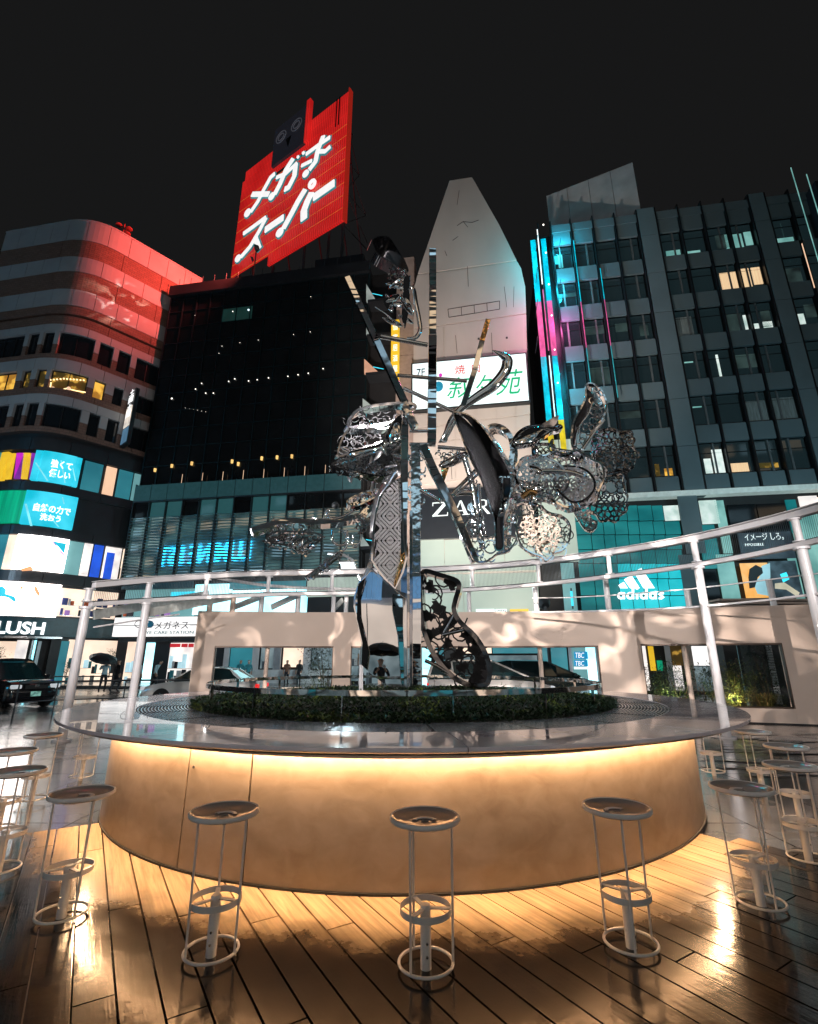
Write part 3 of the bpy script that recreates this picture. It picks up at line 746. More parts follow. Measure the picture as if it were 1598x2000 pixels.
cA = crop(640,450,3.995); cB = crop(480,850,3.196); cC = crop(860,720,3.995); cD = crop(640,780,4.994)
SY = CY
def plane_at(px, py, Y, yaw=0, lean=0): return Plane(at(px, py, Y), yaw, lean)
def smooth_poly(pts, n=4, closed=True):
    out = []; N = len(pts)
    for i in range(N if closed else N-1):
        g = lambda k: pts[k % N] if closed else pts[max(0, min(N-1, k))]
        p0, p1, p2, p3 = g(i-1), g(i), g(i+1), g(i+2)
        for j in range(n):
            t = j/n
            out.append(tuple(.5*((2*p1[c])+(-p0[c]+p2[c])*t+(2*p0[c]-5*p1[c]+4*p2[c]-p3[c])*t*t+(-p0[c]+3*p1[c]-3*p2[c]+p3[c])*t**3) for c in (0,1)))
    if not closed: out.append(tuple(pts[-1]))
    return out
def rim(pl, px, depth=.22, th=.012, mat_=None, closed=True, sm_=4, back=.5, name='rim', edge=0.02):
    """a deep polished ribbon bent along the outline; its front edge is a narrow flat face"""
    pts = smooth_poly(px, sm_, closed) if sm_ > 1 else px
    Q = [pl.hit(x, y) for x, y in pts]; n = len(Q); m = M(); f = -depth*(1-back); b = depth*back
    for i in range(n):
        a_ = Q[(i-1) % n] if closed or i else Q[i]; c_ = Q[(i+1) % n] if closed or i < n-1 else Q[i]
        t = (c_-a_).normalized(); s_ = t.cross(pl.n).normalized()
        m.v += [Q[i]+pl.n*f-s_*edge/2, Q[i]+pl.n*f+s_*edge/2, Q[i]+pl.n*b+s_*th, Q[i]+pl.n*b-s_*th]
    for i in range(n if closed else n-1):
        k = i*4; k2 = ((i+1) % n)*4
        for j in range(4): m.f.append((k+j, k+(j+1) % 4, k2+(j+1) % 4, k2+j)); m.mi.append(0)
    if not closed: m.f += [(3,2,1,0), ((n-1)*4, (n-1)*4+1, (n-1)*4+2, (n-1)*4+3)]; m.mi += [0,0]
    return m.build(name, mat_ or m_ch, sculpt, smooth='auto')
def plate(pl, px, th=.02, mat_=None, sm_=4, name='plate', off=0, bulge=0):
    pts = smooth_poly(px, sm_) if sm_ > 1 else px
    Q = [pl.hit(x, y)+pl.n*off for x, y in pts]
    c = sum(Q, V((0,0,0)))/len(Q); m = M(); n = len(Q)
    if bulge:
        rings = 5
        for k in range(rings):
            t = 1-k/rings
            for q in Q: m.v.append(c+(q-c)*t - pl.n*bulge*(1-t*t))
        m.v.append(c-pl.n*bulge)
        for k in range(rings-1):
            for i in range(n): m.f.append((k*n+i, k*n+(i+1) % n, (k+1)*n+(i+1) % n, (k+1)*n+i)); m.mi.append(0)
        for i in range(n): m.f.append(((rings-1)*n+i, (rings-1)*n+(i+1) % n, rings*n)); m.mi.append(0)
        o = m.build(name, mat_ or m_ch, sculpt, smooth=True); s_ = o.modifiers.new('s','SOLIDIFY'); s_.thickness = th; return o
    m.prism(Q, pl.n*th); return m.build(name, mat_ or m_ch, sculpt)
def inside(p, poly):
    c = False; j = len(poly)-1
    for i in range(len(poly)):
        if (poly[i][1] > p[1]) != (poly[j][1] > p[1]) and p[0] < (poly[j][0]-poly[i][0])*(p[1]-poly[i][1])/(poly[j][1]-poly[i][1])+poly[i][0]: c = not c
        j = i
    return c
def flat_ribbon(m, P3, nrm, w0, w1, th=.012):
    n = len(P3); k = len(m.v)
    for i, p in enumerate(P3):
        a_ = P3[max(0,i-1)]; c_ = P3[min(n-1,i+1)]; t = (c_-a_).normalized(); s_ = t.cross(nrm).normalized()
        w_ = (w0+(w1-w0)*i/(n-1))/2
        m.v += [p-s_*w_-nrm*th/2, p+s_*w_-nrm*th/2, p+s_*w_+nrm*th/2, p-s_*w_+nrm*th/2]
    for i in range(n-1):
        a = k+i*4
        for j in range(4): m.f.append((a+j, a+(j+1) % 4, a+4+(j+1) % 4, a+4+j)); m.mi.append(0)
    m.f += [(k+3,k+2,k+1,k), tuple(k+(n-1)*4+j for j in range(4))]; m.mi += [0,0]
def lace(pl, px, step=8, mat_=None, kind='scroll', seed=1, off=.02, holes=(), sm_=4, wob=.03, wd=.020, name='lace', curl=1.):
    """cut-out scrollwork filling an outline: every scroll is a flat bent strip"""
    step *= 1.4; wd *= 1.25; wob *= .55
    R_ = random.Random(seed); poly = smooth_poly(px, sm_); xs = [p[0] for p in poly]; ys = [p[1] for p in poly]; m = M()
    y = min(ys); row = 0
    while y < max(ys):
        x = min(xs)+(row % 2)*step/2
        while x < max(xs):
            cx, cy_ = x+R_.uniform(-.25,.25)*step, y+R_.uniform(-.25,.25)*step
            x += step
            if not inside((cx,cy_), poly): continue
            if any((cx-h[0])**2+(cy_-h[1])**2 < (h[2]+step*.3)**2 for h in holes): continue
            base = pl.hit(cx, cy_); r_ = R_.uniform(.55,.8)*step*curl; a0 = R_.random()*2*pi; sg = R_.choice([-1,1]); dz = off+R_.uniform(-wob, wob)
            if kind == 'ring':
                P = [pl.hit(cx+r_*.85*math.cos(t*2*pi/9), cy_+r_*.85*math.sin(t*2*pi/9))+pl.n*dz for t in range(10)]
                flat_ribbon(m, P, pl.n, wd*.8, wd*.8)
            elif kind == 'leaf':
                for k in range(5):
                    a = a0+(k-2)*.62; L = r_*1.25*(1-.12*abs(k-2)); e = (cx+math.cos(a)*L, cy_+math.sin(a)*L); mm_ = (cx+math.cos(a)*L*.55, cy_+math.sin(a)*L*.55)
                    P = [pl.hit(cx, cy_)+pl.n*dz, pl.hit(*mm_)+pl.n*dz, pl.hit(*e)+pl.n*dz]
                    s_ = (P[2]-P[0]).cross(pl.n).normalized()*wd*1.15; th = pl.n*.012
                    m.prism([P[0], P[1]-s_, P[2], P[1]+s_], th)
                a = a0+pi; P = [pl.hit(cx+math.cos(a+t*.35*sg)*r_*t*.45, cy_+math.sin(a+t*.35*sg)*r_*t*.45)+pl.n*dz for t in range(5)]
                flat_ribbon(m, P, pl.n, wd*.7, wd*.5)
            else:
                P = []
                for t in range(13):
                    u = t/12; rr_ = r_*(1-u*.82); a = a0+sg*u*4.6
                    P.append(pl.hit(cx+rr_*math.cos(a), cy_+rr_*math.sin(a))+pl.n*dz)
                flat_ribbon(m, P, pl.n, wd*.7, wd*.5)
                e = (cx+r_*math.cos(a0)-sg*math.sin(a0)*-r_*.9, cy_+r_*math.sin(a0)+sg*math.cos(a0)*-r_*.9)
                P = [pl.hit(cx+r_*math.cos(a0), cy_+r_*math.sin(a0))+pl.n*dz, pl.hit((cx+r_*math.cos(a0)*1.15+e[0])/2, (cy_+r_*math.sin(a0)*1.15+e[1])/2)+pl.n*dz, pl.hit(*e)+pl.n*dz]
                flat_ribbon(m, P, pl.n, wd*.8, wd*.3)
                if R_.random() < .6:
                    a = a0+1; q = (cx+r_*.9*math.cos(a), cy_+r_*.9*math.sin(a)); tip = (q[0]+math.cos(a)*step*.55, q[1]+math.sin(a)*step*.55)
                    A0, B0 = pl.hit(*q)+pl.n*dz, pl.hit(*tip)+pl.n*dz; s_ = (B0-A0).cross(pl.n).normalized()*wd*.7
                    m.prism([A0, (A0+B0)/2-s_, B0, (A0+B0)/2+s_], pl.n*.012)
        y += step*.85; row += 1
    o = m.build(name, mat_ or (m_ch if seed % 2 else m_chs), sculpt, fix=False); o['kind'] = 'stuff'; return o
def ring_hole(pl, cx, cy_, r_, wd=.02, name='hole_ring', mat_=None):
    m = M(); P = [pl.hit(cx+r_*math.cos(t*2*pi/32), cy_+r_*math.sin(t*2*pi/32)) for t in range(33)]; flat_ribbon(m, P, pl.n, wd, wd, .03)
    return m.build(name, mat_ or m_ch, sculpt, fix=False)
def sbar(a, b, Y0, Y1, w_, d_, name='bar', mat_=None, segm=1, w2=None):
    A0, B0 = at(*a, Y0), at(*b, Y1); m = M()
    for i in range(segm):
        p, q = A0.lerp(B0, i/segm), A0.lerp(B0, (i+1)/segm-.002); m.bar(p, q, w_, d_, up=(0,1,0))
    return m.build(name, mat_ or m_ch, sculpt, bevel=.004)
def stube(pix, Ys, r_, name='tube', mat_=None, n=10, sm_=3):
    pts = smooth_poly(pix, sm_, False) if len(pix) > 2 and sm_ > 1 else pix; k = len(pts)-1
    yf = (lambda t: Ys) if not isinstance(Ys, (tuple, list)) else (lambda t: Ys[0]+(Ys[1]-Ys[0])*t)
    P = [at(x, y, yf(i/k)) for i, (x, y) in enumerate(pts)]
    def rf(t):
        u = t*(len(r_)-1); i = min(len(r_)-2, int(u)); return r_[i]+(r_[i+1]-r_[i])*(u-i)
    rr = r_ if not isinstance(r_, (tuple, list)) else [rf(i/k) for i in range(len(P))]
    return M().tube(P, rr, n).build(name, mat_ or m_ch, sculpt, smooth='auto')
def shards(n, box, Y, size, seed, name='shard', mats=None):
    R_ = random.Random(seed)
    for i in range(n):
        cx, cy_ = R_.uniform(box[0], box[2]), R_.uniform(box[1], box[3]); a = R_.random()*pi; L = R_.uniform(.6,1.3)*size; w_ = L*R_.uniform(.25,.5)
        P = plane_at(cx, cy_, Y+R_.uniform(-.25,.2), R_.uniform(-55,55), R_.uniform(-35,35))
        q = [(cx+math.cos(a)*L, cy_+math.sin(a)*L), (cx-math.sin(a)*w_, cy_+math.cos(a)*w_), (cx-math.cos(a)*L, cy_-math.sin(a)*L), (cx+math.sin(a)*w_, cy_-math.cos(a)*w_)]
        plate(P, q, .012, R_.choice(mats or [m_ch, m_chs, m_chw]), 3, name, bulge=.03)
# poles
sbar((845,492),(845,660),SY,SY,.135,.20,'pole',m_chw); sbar((845,661),(844,760),SY,SY,.150,.20,'pole',m_chw); sbar((844,761),(843,868),SY,SY,.155,.20,'pole',m_chw)
sbar((791,835),(789,1000),SY-.25,SY-.25,.125,.20,'mast',m_chw); sbar((789,1001),(790,1352),SY-.25,SY-.25,.10,.20,'mast',m_chd)
sbar((812,870),(812,1120),SY,SY,.16,.22,'mast',m_chs); sbar((812,1121),(812,1350),SY,SY,.17,.22,'mast',m_chw)
sbar((803,1000),(803,1350),SY-.15,SY-.15,.05,.20,'mast_rib',m_chd)
# slanted blades
sbar((679,545),(736,668),SY-.3,SY-.25,.105,.16,'blade',m_chw,1); sbar((737,669),(792,790),SY-.25,SY-.15,.115,.16,'blade',m_chd); sbar((788,788),(811,836),SY-.2,SY-.12,.12,.18,'blade',m_chs)
sbar((826,872),(852,930),SY-.2,SY-.2,.13,.16,'blade',m_chw); sbar((853,930),(893,1012),SY-.2,SY-.2,.13,.16,'blade',m_chd); sbar((893,1012),(928,1098),SY-.2,SY-.2,.12,.16,'blade',m_chw)
m_copper = chrome_mat('warm_tinted_steel', (.9,.55,.25), .06, .5, 3)
sbar((953,627),(941,668),SY-.1,SY-.1,.095,.12,'blade',m_copper); sbar((941,669),(927,724),SY-.1,SY-.1,.095,.12,'blade'); sbar((927,725),(904,795),SY-.1,SY-.1,.095,.12,'blade',m_chd)
# tapered horn
hp = [(868,862),(880,824),(902,797),(932,775),(962,755),(985,728),(991,706),(984,696),(962,684)]
stube(hp, (SY,SY-.3), [.05,.055,.065,.08,.095,.10,.10,.07,.006], 'horn', m_ch, 14, sm_=5)
# tie tubes
stube([(743,657),(835,674)], (SY-.2,SY), .045, 'tie'); stube([(776,733),(912,744)], (SY-.1,SY), .035, 'tie'); stube([(788,758),(890,806)], (SY-.1,SY), .035, 'tie')
stube([(800,842),(838,842)], SY-.05, .03, 'tie'); stube([(800,868),(838,868)], SY-.05, .035,'tie'); stube([(855,873),(916,878)], SY-.1, .035, 'tie')
stube([(822,957),(862,980)], SY-.1, .03, 'tie'); stube([(883,965),(932,916),(946,916)], (SY-.2,SY), .035, 'tie', sm_=1); stube([(889,969),(936,924),(948,924)], (SY-.25,SY-.05), .022, 'tie', sm_=1)
stube([(883,965),(905,962),(925,963)], SY-.1, .05, 'tie')
stube([(800,562),(808,566),(812,590),(820,632),(820,648),(810,661),(795,663)], SY+.05, .045, 'bent_pipe')
stube([(731,930),(724,975)], SY+.2, .055, 'tie')
# top bird-like leaf
pl = plane_at(755,505,SY+.1,25,5)
top = [(722,482),(730,472),(745,470),(757,474),(770,492),(784,516),(792,538),(780,534),(764,524),(746,514),(730,502)]
rim(pl, top, .26, mat_=m_ch, edge=.03); plate(pl, top, .02, mat('black_leaf_steel', (.01,.01,.012), .25, .6, var=.1), 4, 'leaf_plate', off=.12); lace(pl,[(758,515),(770,520),(800,545),(800,560),(775,552),(760,535)],7,seed=4,wd=.03,wob=.1)
R_ = random.Random(5)
shards(11, (758,552,800,632), SY, 20, 8)
pl = plane_at(795,580,SY,35,0); plate(pl, [(790,540),(802,538),(800,600),(792,640),(786,620)], .03, m_ch, 1, 'blade_plate')
stube([(733,600),(760,618),(780,640)], SY-.1, .012, 'thin_wire')
# left upper blossom
pl = plane_at(735,850,SY-.1,18,-8)
lf = [(678,838),(680,824),(695,808),(725,799),(765,794),(798,794),(806,802),(790,812),(768,826),(740,835),(705,840)]
m_dk2 = mat('dull_dark_steel', (.16,.16,.17), .3, 1., var=.3)
rim(pl, lf, .34, edge=.05, th=.02, mat_=m_chd); lace(pl, lf, 10, m_dk2, seed=11, wd=.012, wob=.08)
lf2 = [(660,895),(663,868),(680,842),(710,835),(745,842),(770,830),(790,812),(786,850),(750,865),(700,880)]
rim(pl, lf2, .30, mat_=m_chd, edge=.03); lace(pl, lf2, 9, m_dk2, seed=12, wd=.014, wob=.1)
pl2 = plane_at(715,905,SY-.25,5,38)
lf3 = [(645,914),(660,903),(700,892),(735,880),(762,870),(784,868),(784,905),(775,925),(752,936),(720,932),(680,924)]
rim(pl2, lf3, .12, edge=.035, mat_=m_ch); lace(pl2, lf3, 6.2, seed=13, wd=.020, wob=.015, holes=[(753,893,9)]); plate(pl2, lf3, .01, m_eng, 4, 'petal_plate', off=.05)
pl = plane_at(735,875,SY-.3,30,0); plate(pl, [(682,882),(720,872),(765,862),(768,876),(725,888),(684,896)], .02, m_ch, 1, 'bent_strip', bulge=.06)
plate(plane_at(765,835,SY-.2,-30,10), [(750,868),(754,848),(768,824),(784,808),(786,830),(780,868)], .02, m_chw, 2, 'bent_plate', bulge=.1)
shards(14, (672,815,785,925), SY-.1, 17, 71, 'steel_petal', [m_ch, m_chw, m_sat])
# left branch
pl = plane_at(610,1020,SY-.3,14,0)
br = [(493,1040),(520,1031),(560,1021),(610,1024),(660,1020),(705,1009),(738,985)]
rim(pl, br, .30, closed=False, th=.05, edge=.085, mat_=m_chw, name='branch_ribbon')
sbar((492,1041),(514,1034), SY-.4, SY-.4, .13, .1, 'branch_tip', m_sat)
shards(10, (540,1042,618,1068), SY-.3, 15, 61, 'crumpled_leaf', [m_ch, m_chw, m_chs])
lace(plane_at(575,1055,SY-.35,20,0), [(520,1052),(540,1035),(575,1038),(612,1040),(628,1048),(615,1066),(590,1082),(560,1070),(535,1064)], 7.5, seed=21, wd=.028, wob=.1)
rim(plane_at(575,1055,SY-.35,20,0), [(520,1052),(540,1040),(575,1040),(612,1042),(628,1050),(612,1066),(592,1080),(565,1068),(535,1062)], .1, edge=.03)
lace(plane_at(570,1020,SY-.35,20,0), [(530,1028),(560,1012),(600,1016),(640,1020),(600,1030)], 7, seed=22, wd=.022, wob=.05)
ep = [(678,983),(700,970),(725,962),(742,960),(735,972),(712,985),(690,993)]
pl = plane_at(708,975,SY-.25,10,10); rim(pl, ep, .16, edge=.03, mat_=m_chs); lace(pl, ep, 7, seed=23, wd=.02)
stube([(632,1014),(636,1000),(642,995),(640,1005),(645,1012),(655,1013),(672,1008),(690,998)], SY-.35, .022, 'curl')
stube([(650,1036),(649,1052),(655,1062),(668,1065),(678,1058),(679,1044),(676,1035)], SY-.35, .022, 'curl')
stube([(668,1034),(677,1048),(679,1062),(672,1074),(664,1080)], SY-.35, .02, 'curl')
stube([(690,1046),(688,1060),(693,1069),(702,1060),(707,1044)], SY-.3, .017, 'curl')
stube([(598,1131),(632,1107),(666,1081)], (SY-.4,SY-.35), .045, 'wand', m_chd); lace(plane_at(632,1106,SY-.45,10,0), [(602,1124),(650,1085),(668,1078),(664,1090),(615,1130)], 6, seed=24, wd=.022, wob=.02)
lace(plane_at(702,1020,SY-.3,10,0), [(690,1005),(720,1000),(722,1025),(706,1040),(695,1035)], 7, seed=25, wd=.03, wob=.08)
# lattice torso panel
pl = plane_at(760,1040,SY-.35,7,-4)
tor = [(783,935),(766,943),(752,958),(742,975),(735,1000),(730,1030),(728,1065),(726,1095),(745,1124),(771,1150),(786,1118),(793,1090),(787,1050),(785,1000)]
rim(pl, tor, .16, sm_=1, edge=.03, mat_=m_ch)
lat = M(); import itertools
def clip_strip(poly, a, b, n=40):
    pts = [(a[0]+(b[0]-a[0])*i/n, a[1]+(b[1]-a[1])*i/n) for i in range(n+1)]; out = []; cur = []
    for p in pts:
        if inside(p, poly): cur.append(p)
        else:
            if len(cur) > 1: out.append((cur[0], cur[-1]))
            cur = []
    if len(cur) > 1: out.append((cur[0], cur[-1]))
    return out
inn = [(x+(760-x)*.06, y+(1040-y)*.02) for x, y in tor]
for cy0 in (960, 1008, 1056, 1104, 1150):
    for k in range(1, 6):
        r_ = k*8.6-2; h = .95
        q = [(762,cy0-r_),(762+r_*h,cy0),(762,cy0+r_),(762-r_*h,cy0)]
        for i in range(4):
            a, b = q[i], q[(i+1) % 4]
            if abs(a[1]-cy0) > 24 or abs(b[1]-cy0) > 24:
                f = min(1, 24/max(1,abs(a[1]-cy0) if abs(a[1]-cy0) > 1 else abs(b[1]-cy0)))
                if abs(a[1]-cy0) > 24: a = (b[0]+(a[0]-b[0])*f, b[1]+(a[1]-b[1])*f)
                else: b = (a[0]+(b[0]-a[0])*f, a[1]+(b[1]-a[1])*f)
            for c0, c1 in clip_strip(tor, a, b):
                P = [pl.hit(*c0), pl.hit(*c1)]
                if (P[0]-P[1]).length > .02: flat_ribbon(lat, P, pl.n, .038, .038, .02)
for x in (742, 762, 778):
    for c0, c1 in clip_strip(tor, (x,930), (x,1150)): flat_ribbon(lat, [pl.hit(*c0), pl.hit(*c1)], pl.n, .012, .012, .024)
plate(Plane(pl.p+pl.n*.10, 7, -4), [(x+(760-x)*.05, y) for x, y in tor], .01, chrome_mat('shadow_plate_steel', (.10,.11,.12), .15, .3, 3), 1, 'backing_plate')
lat.build('lattice_panel', m_sat, sculpt, fix=False)['kind'] = 'stuff'
plate(plane_at(745,990,SY-.42,-40,0), [(783,925),(770,935),(748,955),(738,980),(733,1010),(730,1050),(722,1050),(724,1010),(730,975),(742,952),(762,930),(780,905)], .02, m_sat, 1, 'side_strip', bulge=.04)
plate(plane_at(735,1100,SY-.4,-35,0), [(728,1050),(736,1062),(728,1100),(722,1125),(712,1148),(702,1140),(716,1110),(724,1080)], .02, m_chd, 2, 'side_strip')
plate(plane_at(785,1085,SY-.3,-25,8), [(783,1052),(792,1052),(798,1075),(793,1100),(783,1120),(773,1152),(769,1140),(782,1110),(787,1085)], .03, m_copper, 2, 'tinted_strip', bulge=.05)
# folded mirror leg
pl = plane_at(740,1240,SY-.4,3.2,0)
leg = [(726,1112),(702,1138),(693,1165),(692,1185),(699,1215),(707,1252),(706,1297),(731,1320),(771,1346),(793,1350),(793,1160),(771,1152)]
plate(pl, leg, .03, chrome_mat('flat_mirror_steel', (.86,.86,.87), .012, .06, 1.0), 1, 'mirror_plate')
rim(pl, leg, .14, sm_=1, edge=.02, mat_=m_ch, back=.8)
plate(plane_at(704,1200,SY-.5,-42,0), [(714,1128),(700,1140),(691,1170),(692,1190),(700,1220),(708,1255),(706,1298),(716,1308),(720,1275),(712,1240),(704,1205),(703,1170)], .02, m_chw, 1, 'folded_strip')
stube([(706,1298),(705,1356)], SY-.5, .028, 'prop', m_white); stube([(771,1152),(793,1170)], SY-.42, .01, 'edge_wire')
plate(plane_at(775,1250,SY-.45,30,0), [(768,1160),(786,1162),(790,1345),(784,1330),(778,1240),(768,1190)], .02, m_chw, 1, 'folded_strip')
# boot-shaped lace piece on the right
pl = plane_at(890,1230,SY+.05,-10,0)
boot = [(829,1118),(858,1124),(893,1136),(897,1150),(890,1175),(888,1194),(900,1216),(930,1245),(950,1280),(957,1312),(950,1336),(920,1338),(884,1320),(852,1283),(832,1240),(824,1196),(823,1145)]
rim(pl, boot, .40, edge=.075, th=.03, mat_=chrome_mat('dark_rim_steel', (.12,.12,.13), .10, .4, 3), back=.75)
bi = [(x+(880-x)*.10, y+(1230-y)*.05) for x, y in boot]
m_cut = mat('dark_cutout_steel', (.012,.012,.014), .35, .6, var=.1)
lace(pl, bi, 21, seed=31, kind='leaf', wd=.036, wob=.01, off=.1, mat_=m_cut, curl=.85); lace(pl, bi, 34, seed=32, wd=.030, wob=.01, off=.12, mat_=m_cut, curl=.7)
stube([(890,1195),(866,1236)], SY, .028, 'brace_rod', m_chd, sm_=1); stube([(864,1240),(906,1230)], SY, .03, 'brace_rod', m_chd, sm_=1)
plate(plane_at(925,1290,SY+.2,50,0), [(905,1225),(934,1248),(953,1285),(957,1314),(949,1337),(915,1338),(930,1300),(925,1262)], .02, m_cut, 3, 'side_plate')
stube([(830,1290),(852,1300),(880,1318)], SY, .03, 'curl', m_chd)
# right blossoms
pl = plane_at(945,930,SY-.35,-30,-6)
bn = cC([(115,355),(170,352),(240,375),(320,440),(400,545),(470,660),(530,770),(562,860),(562,960),(535,1060),(510,1150),(505,1300),(500,1410),(442,1410),(440,1300),(430,1170),(400,1080),(370,980),(330,870),(270,760),(220,650),(175,530),(140,440)])
rim(pl, bn, .34, edge=.02, mat_=m_chs, back=.8); m_meshd = mat('perforated_dark_steel', (.06,.06,.065), .25, .9, var=.5, vs=60, bump=.6, bs=60)
plate(plane_at(925,900,SY-.3,-38,-8), cC([(115,355),(200,400),(300,520),(380,680),(450,850),(480,1000),(440,1180),(430,1150),(400,1080),(370,980),(330,870),(270,760),(220,650),(175,530),(140,440)]), .02, m_meshd, 2, 'leaf_plate', bulge=.08)
plate(plane_at(965,900,SY-.2,35,0), cC([(170,352),(240,375),(320,440),(400,545),(470,660),(530,770),(562,860),(555,1000),(500,980),(440,850),(370,680),(290,500),(220,400)]), .02, m_cut, 2, 'leaf_plate')
sbar(cC([(470,1160)])[0], cC([(470,1410)])[0], SY-.35, SY-.35, .13, .1, 'stub', m_cut); sbar(cC([(525,860)])[0], cC([(525,1010)])[0], SY-.3, SY-.3, .15, .1, 'stub', m_cut)
stube(cC([(115,360),(60,470),(20,560)]), (SY-.2,SY-.1), .045, 'stem', m_chs); stube(cC([(190,700),(250,900),(280,1100),(330,1400)]), SY-.1, .05, 'stem', m_chs); stube(cC([(300,900),(310,1100),(350,1300)]), SY-.15, .035, 'stem', m_chd)
lp = cC([(385,480),(430,465),(490,480),(535,520),(562,580),(572,660),(560,740),(562,800)]); pl = plane_at(990,870,SY+.1,-20,0)
rim(pl, lp, .24, closed=False, th=.06, edge=.09, mat_=m_chs, name='loop_ribbon')
bd_ = cC([(560,575),(590,520),(640,480),(700,458),(780,452),(860,458),(930,452),(940,482),(870,500),(820,530),(740,580),(650,605),(590,605)])
plate(plane_at(1045,855,SY-.2,10,20), bd_, .02, m_chw, 3, 'bud', bulge=.12); rim(plane_at(1045,855,SY-.2,10,20), bd_, .1, edge=.02)
plate(plane_at(1070,830,SY-.1,10,-20), cC([(780,450),(850,400),(925,365),(905,430),(860,455)]), .015, m_chd, 2, 'leaf_tip')
pt_ = cC([(1025,600),(1030,500),(1050,420),(1100,330),(1135,250),(1135,160),(1180,145),(1240,180),(1285,260),(1290,340),(1260,420),(1200,490),(1140,580),(1100,650),(1050,660)])
pl = plane_at(1150,820,SY+.0,-18,0); rim(pl, pt_, .28, edge=.03, mat_=m_chs); lace(pl, cC([(1180,180),(1270,270),(1270,370),(1180,490),(1110,600),(1060,640),(1110,480),(1180,360)]), 8, kind='ring', seed=41, wd=.02, wob=.02)
plate(plane_at(1135,820,SY+.1,-30,0), cC([(1025,600),(1030,500),(1050,420),(1100,330),(1135,250),(1135,160),(1190,200),(1190,290),(1120,400),(1070,520),(1055,640)]), .02, m_cut, 3, 'petal_plate')
stube(cC([(1190,260),(1150,360),(1080,460),(1050,600)]), SY-.1, .018, 'edge_wire'); stube(cC([(1280,400),(1200,500),(1110,630)]), SY-.12, .028, 'edge_wire')
def outline_lace(pts, Y, yaw, lean, step, kind, seed, holes=(), wd=.018, wob=.03, edge=.022, depth=.1, mat_=None, rm=None):
    cx = sum(p[0] for p in pts)/len(pts); cy_ = sum(p[1] for p in pts)/len(pts); P = plane_at(cx, cy_, Y, yaw, lean)
    rim(P, pts, depth, edge=edge, mat_=rm or m_ch); lace(P, pts, step, mat_, kind, seed, holes=holes, wd=wd, wob=wob)
    for h in holes: ring_hole(P, *h, mat_=rm)
    return P
rdk = chrome_mat('smoked_steel', (.16,.16,.17), .1, .6, 6)
outline_lace(cC([(1190,560),(1230,500),(1310,472),(1380,490),(1410,505),(1470,500),(1505,550),(1500,600),(1525,650),(1520,720),(1480,780),(1430,800),(1380,790),(1310,815),(1240,780),(1200,700),(1180,630)]), SY+.25, -20, 8, 8.2, 'ring', 42, mat_=rdk, rm=rdk, wd=.026)
outline_lace(cC([(1275,850),(1330,830),(1420,825),(1430,900),(1440,960),(1462,1000),(1450,1060),(1455,1110),(1400,1150),(1370,1195),(1310,1180),(1250,1190),(1215,1140),(1170,1120),(1180,1050),(1230,980),(1270,920)]), SY+.15, -15, 0, 8.2, 'ring', 43, holes=[(1194,951.5,12.5)], mat_=rdk, rm=rdk, wd=.024)
cm = cC([(565,860),(590,790),(650,720),(730,700),(830,700),(900,670),(980,690),(1060,665),(1120,690),(1200,740),(1260,770),(1280,860),(1250,950),(1210,1010),(1150,1050),(1080,1080),(1000,1100),(940,1080),(860,1030),(760,1010),(680,1000),(600,960)])
outline_lace(cm, SY-.25, -22, 12, 9, 'scroll', 44, mat_=m_sat, wd=.030, wob=.14, edge=.03, depth=.2)
outline_lace(cC([(600,830),(660,740),(760,710),(880,720),(960,790),(1000,880),(960,960),(860,1000),(740,980),(640,920)]), SY-.45, -10, -15, 8.5, 'scroll', 45, wd=.03, wob=.12, edge=.028, depth=.12)
outline_lace(cC([(900,800),(1000,780),(1120,800),(1200,870),(1210,960),(1140,1040),(1040,1060),(960,1000),(900,920)]), SY-.5, -30, 15, 8, 'scroll', 46, mat_=m_sat, wd=.030, wob=.12, edge=.035, depth=.16)
shards(16, (1010,900,1150,980), SY-.35, 15, 48, 'steel_petal', [m_ch, m_chw, m_chs])
stube(cC([(790,800),(900,800),(1020,810),(1110,840)]), SY-.55, .045, 'stem'); stube(cC([(640,1000),(700,960),(750,975)]), SY-.6, .05, 'stem', m_copper)
outline_lace(cC([(880,560),(870,620),(960,640),(1050,655),(1100,690),(1000,700),(900,680),(850,640),(860,580)]), SY-.2, -15, 0, 7, 'scroll', 47, wd=.02)
outline_lace(cC([(735,600),(790,590),(880,600),(885,650),(830,690),(760,680),(735,640)]), SY-.1, 0, 0, 7, 'ring', 49, mat_=rdk, rm=rdk)
outline_lace(cC([(205,1200),(260,1160),(330,1150),(300,1290),(350,1320),(440,1300),(500,1310),(590,1310),(575,1370),(520,1430),(440,1450),(390,1490),(330,1512),(270,1495),(240,1440),(200,1350),(185,1270)]), SY-.3, -8, 0, 8, 'scroll', 50, holes=[(958,1068,12.5)], wd=.022, rm=m_chs)
outline_lace(cC([(600,1160),(560,1110),(620,1050),(700,1040),(780,1080),(850,1130),(930,1150),(990,1190),(1015,1260),(1000,1350),(950,1420),(890,1440),(830,1500),(790,1470),(710,1440),(640,1390),(600,1300),(590,1220)]), SY-.15, -10, 5, 9, 'scroll', 51, wd=.020, wob=.04)
lace(plane_at(1052,1040,SY-.3,-25,0), cC([(640,1160),(760,1140),(880,1170),(930,1260),(900,1380),(820,1430),(720,1380),(650,1280)]), 8, mat('bronze_steel', (.46,.37,.30), .32, 1., var=.4, vs=8), seed=52, wd=.03, wob=.12)
outline_lace(cC([(1060,1080),(1110,1130),(1150,1120),(1180,1180),(1220,1200),(1215,1240),(1180,1270),(1130,1255),(1090,1200),(1050,1130)]), SY-.2, -20, 0, 6, 'scroll', 53, wd=.03, rm=m_chs)
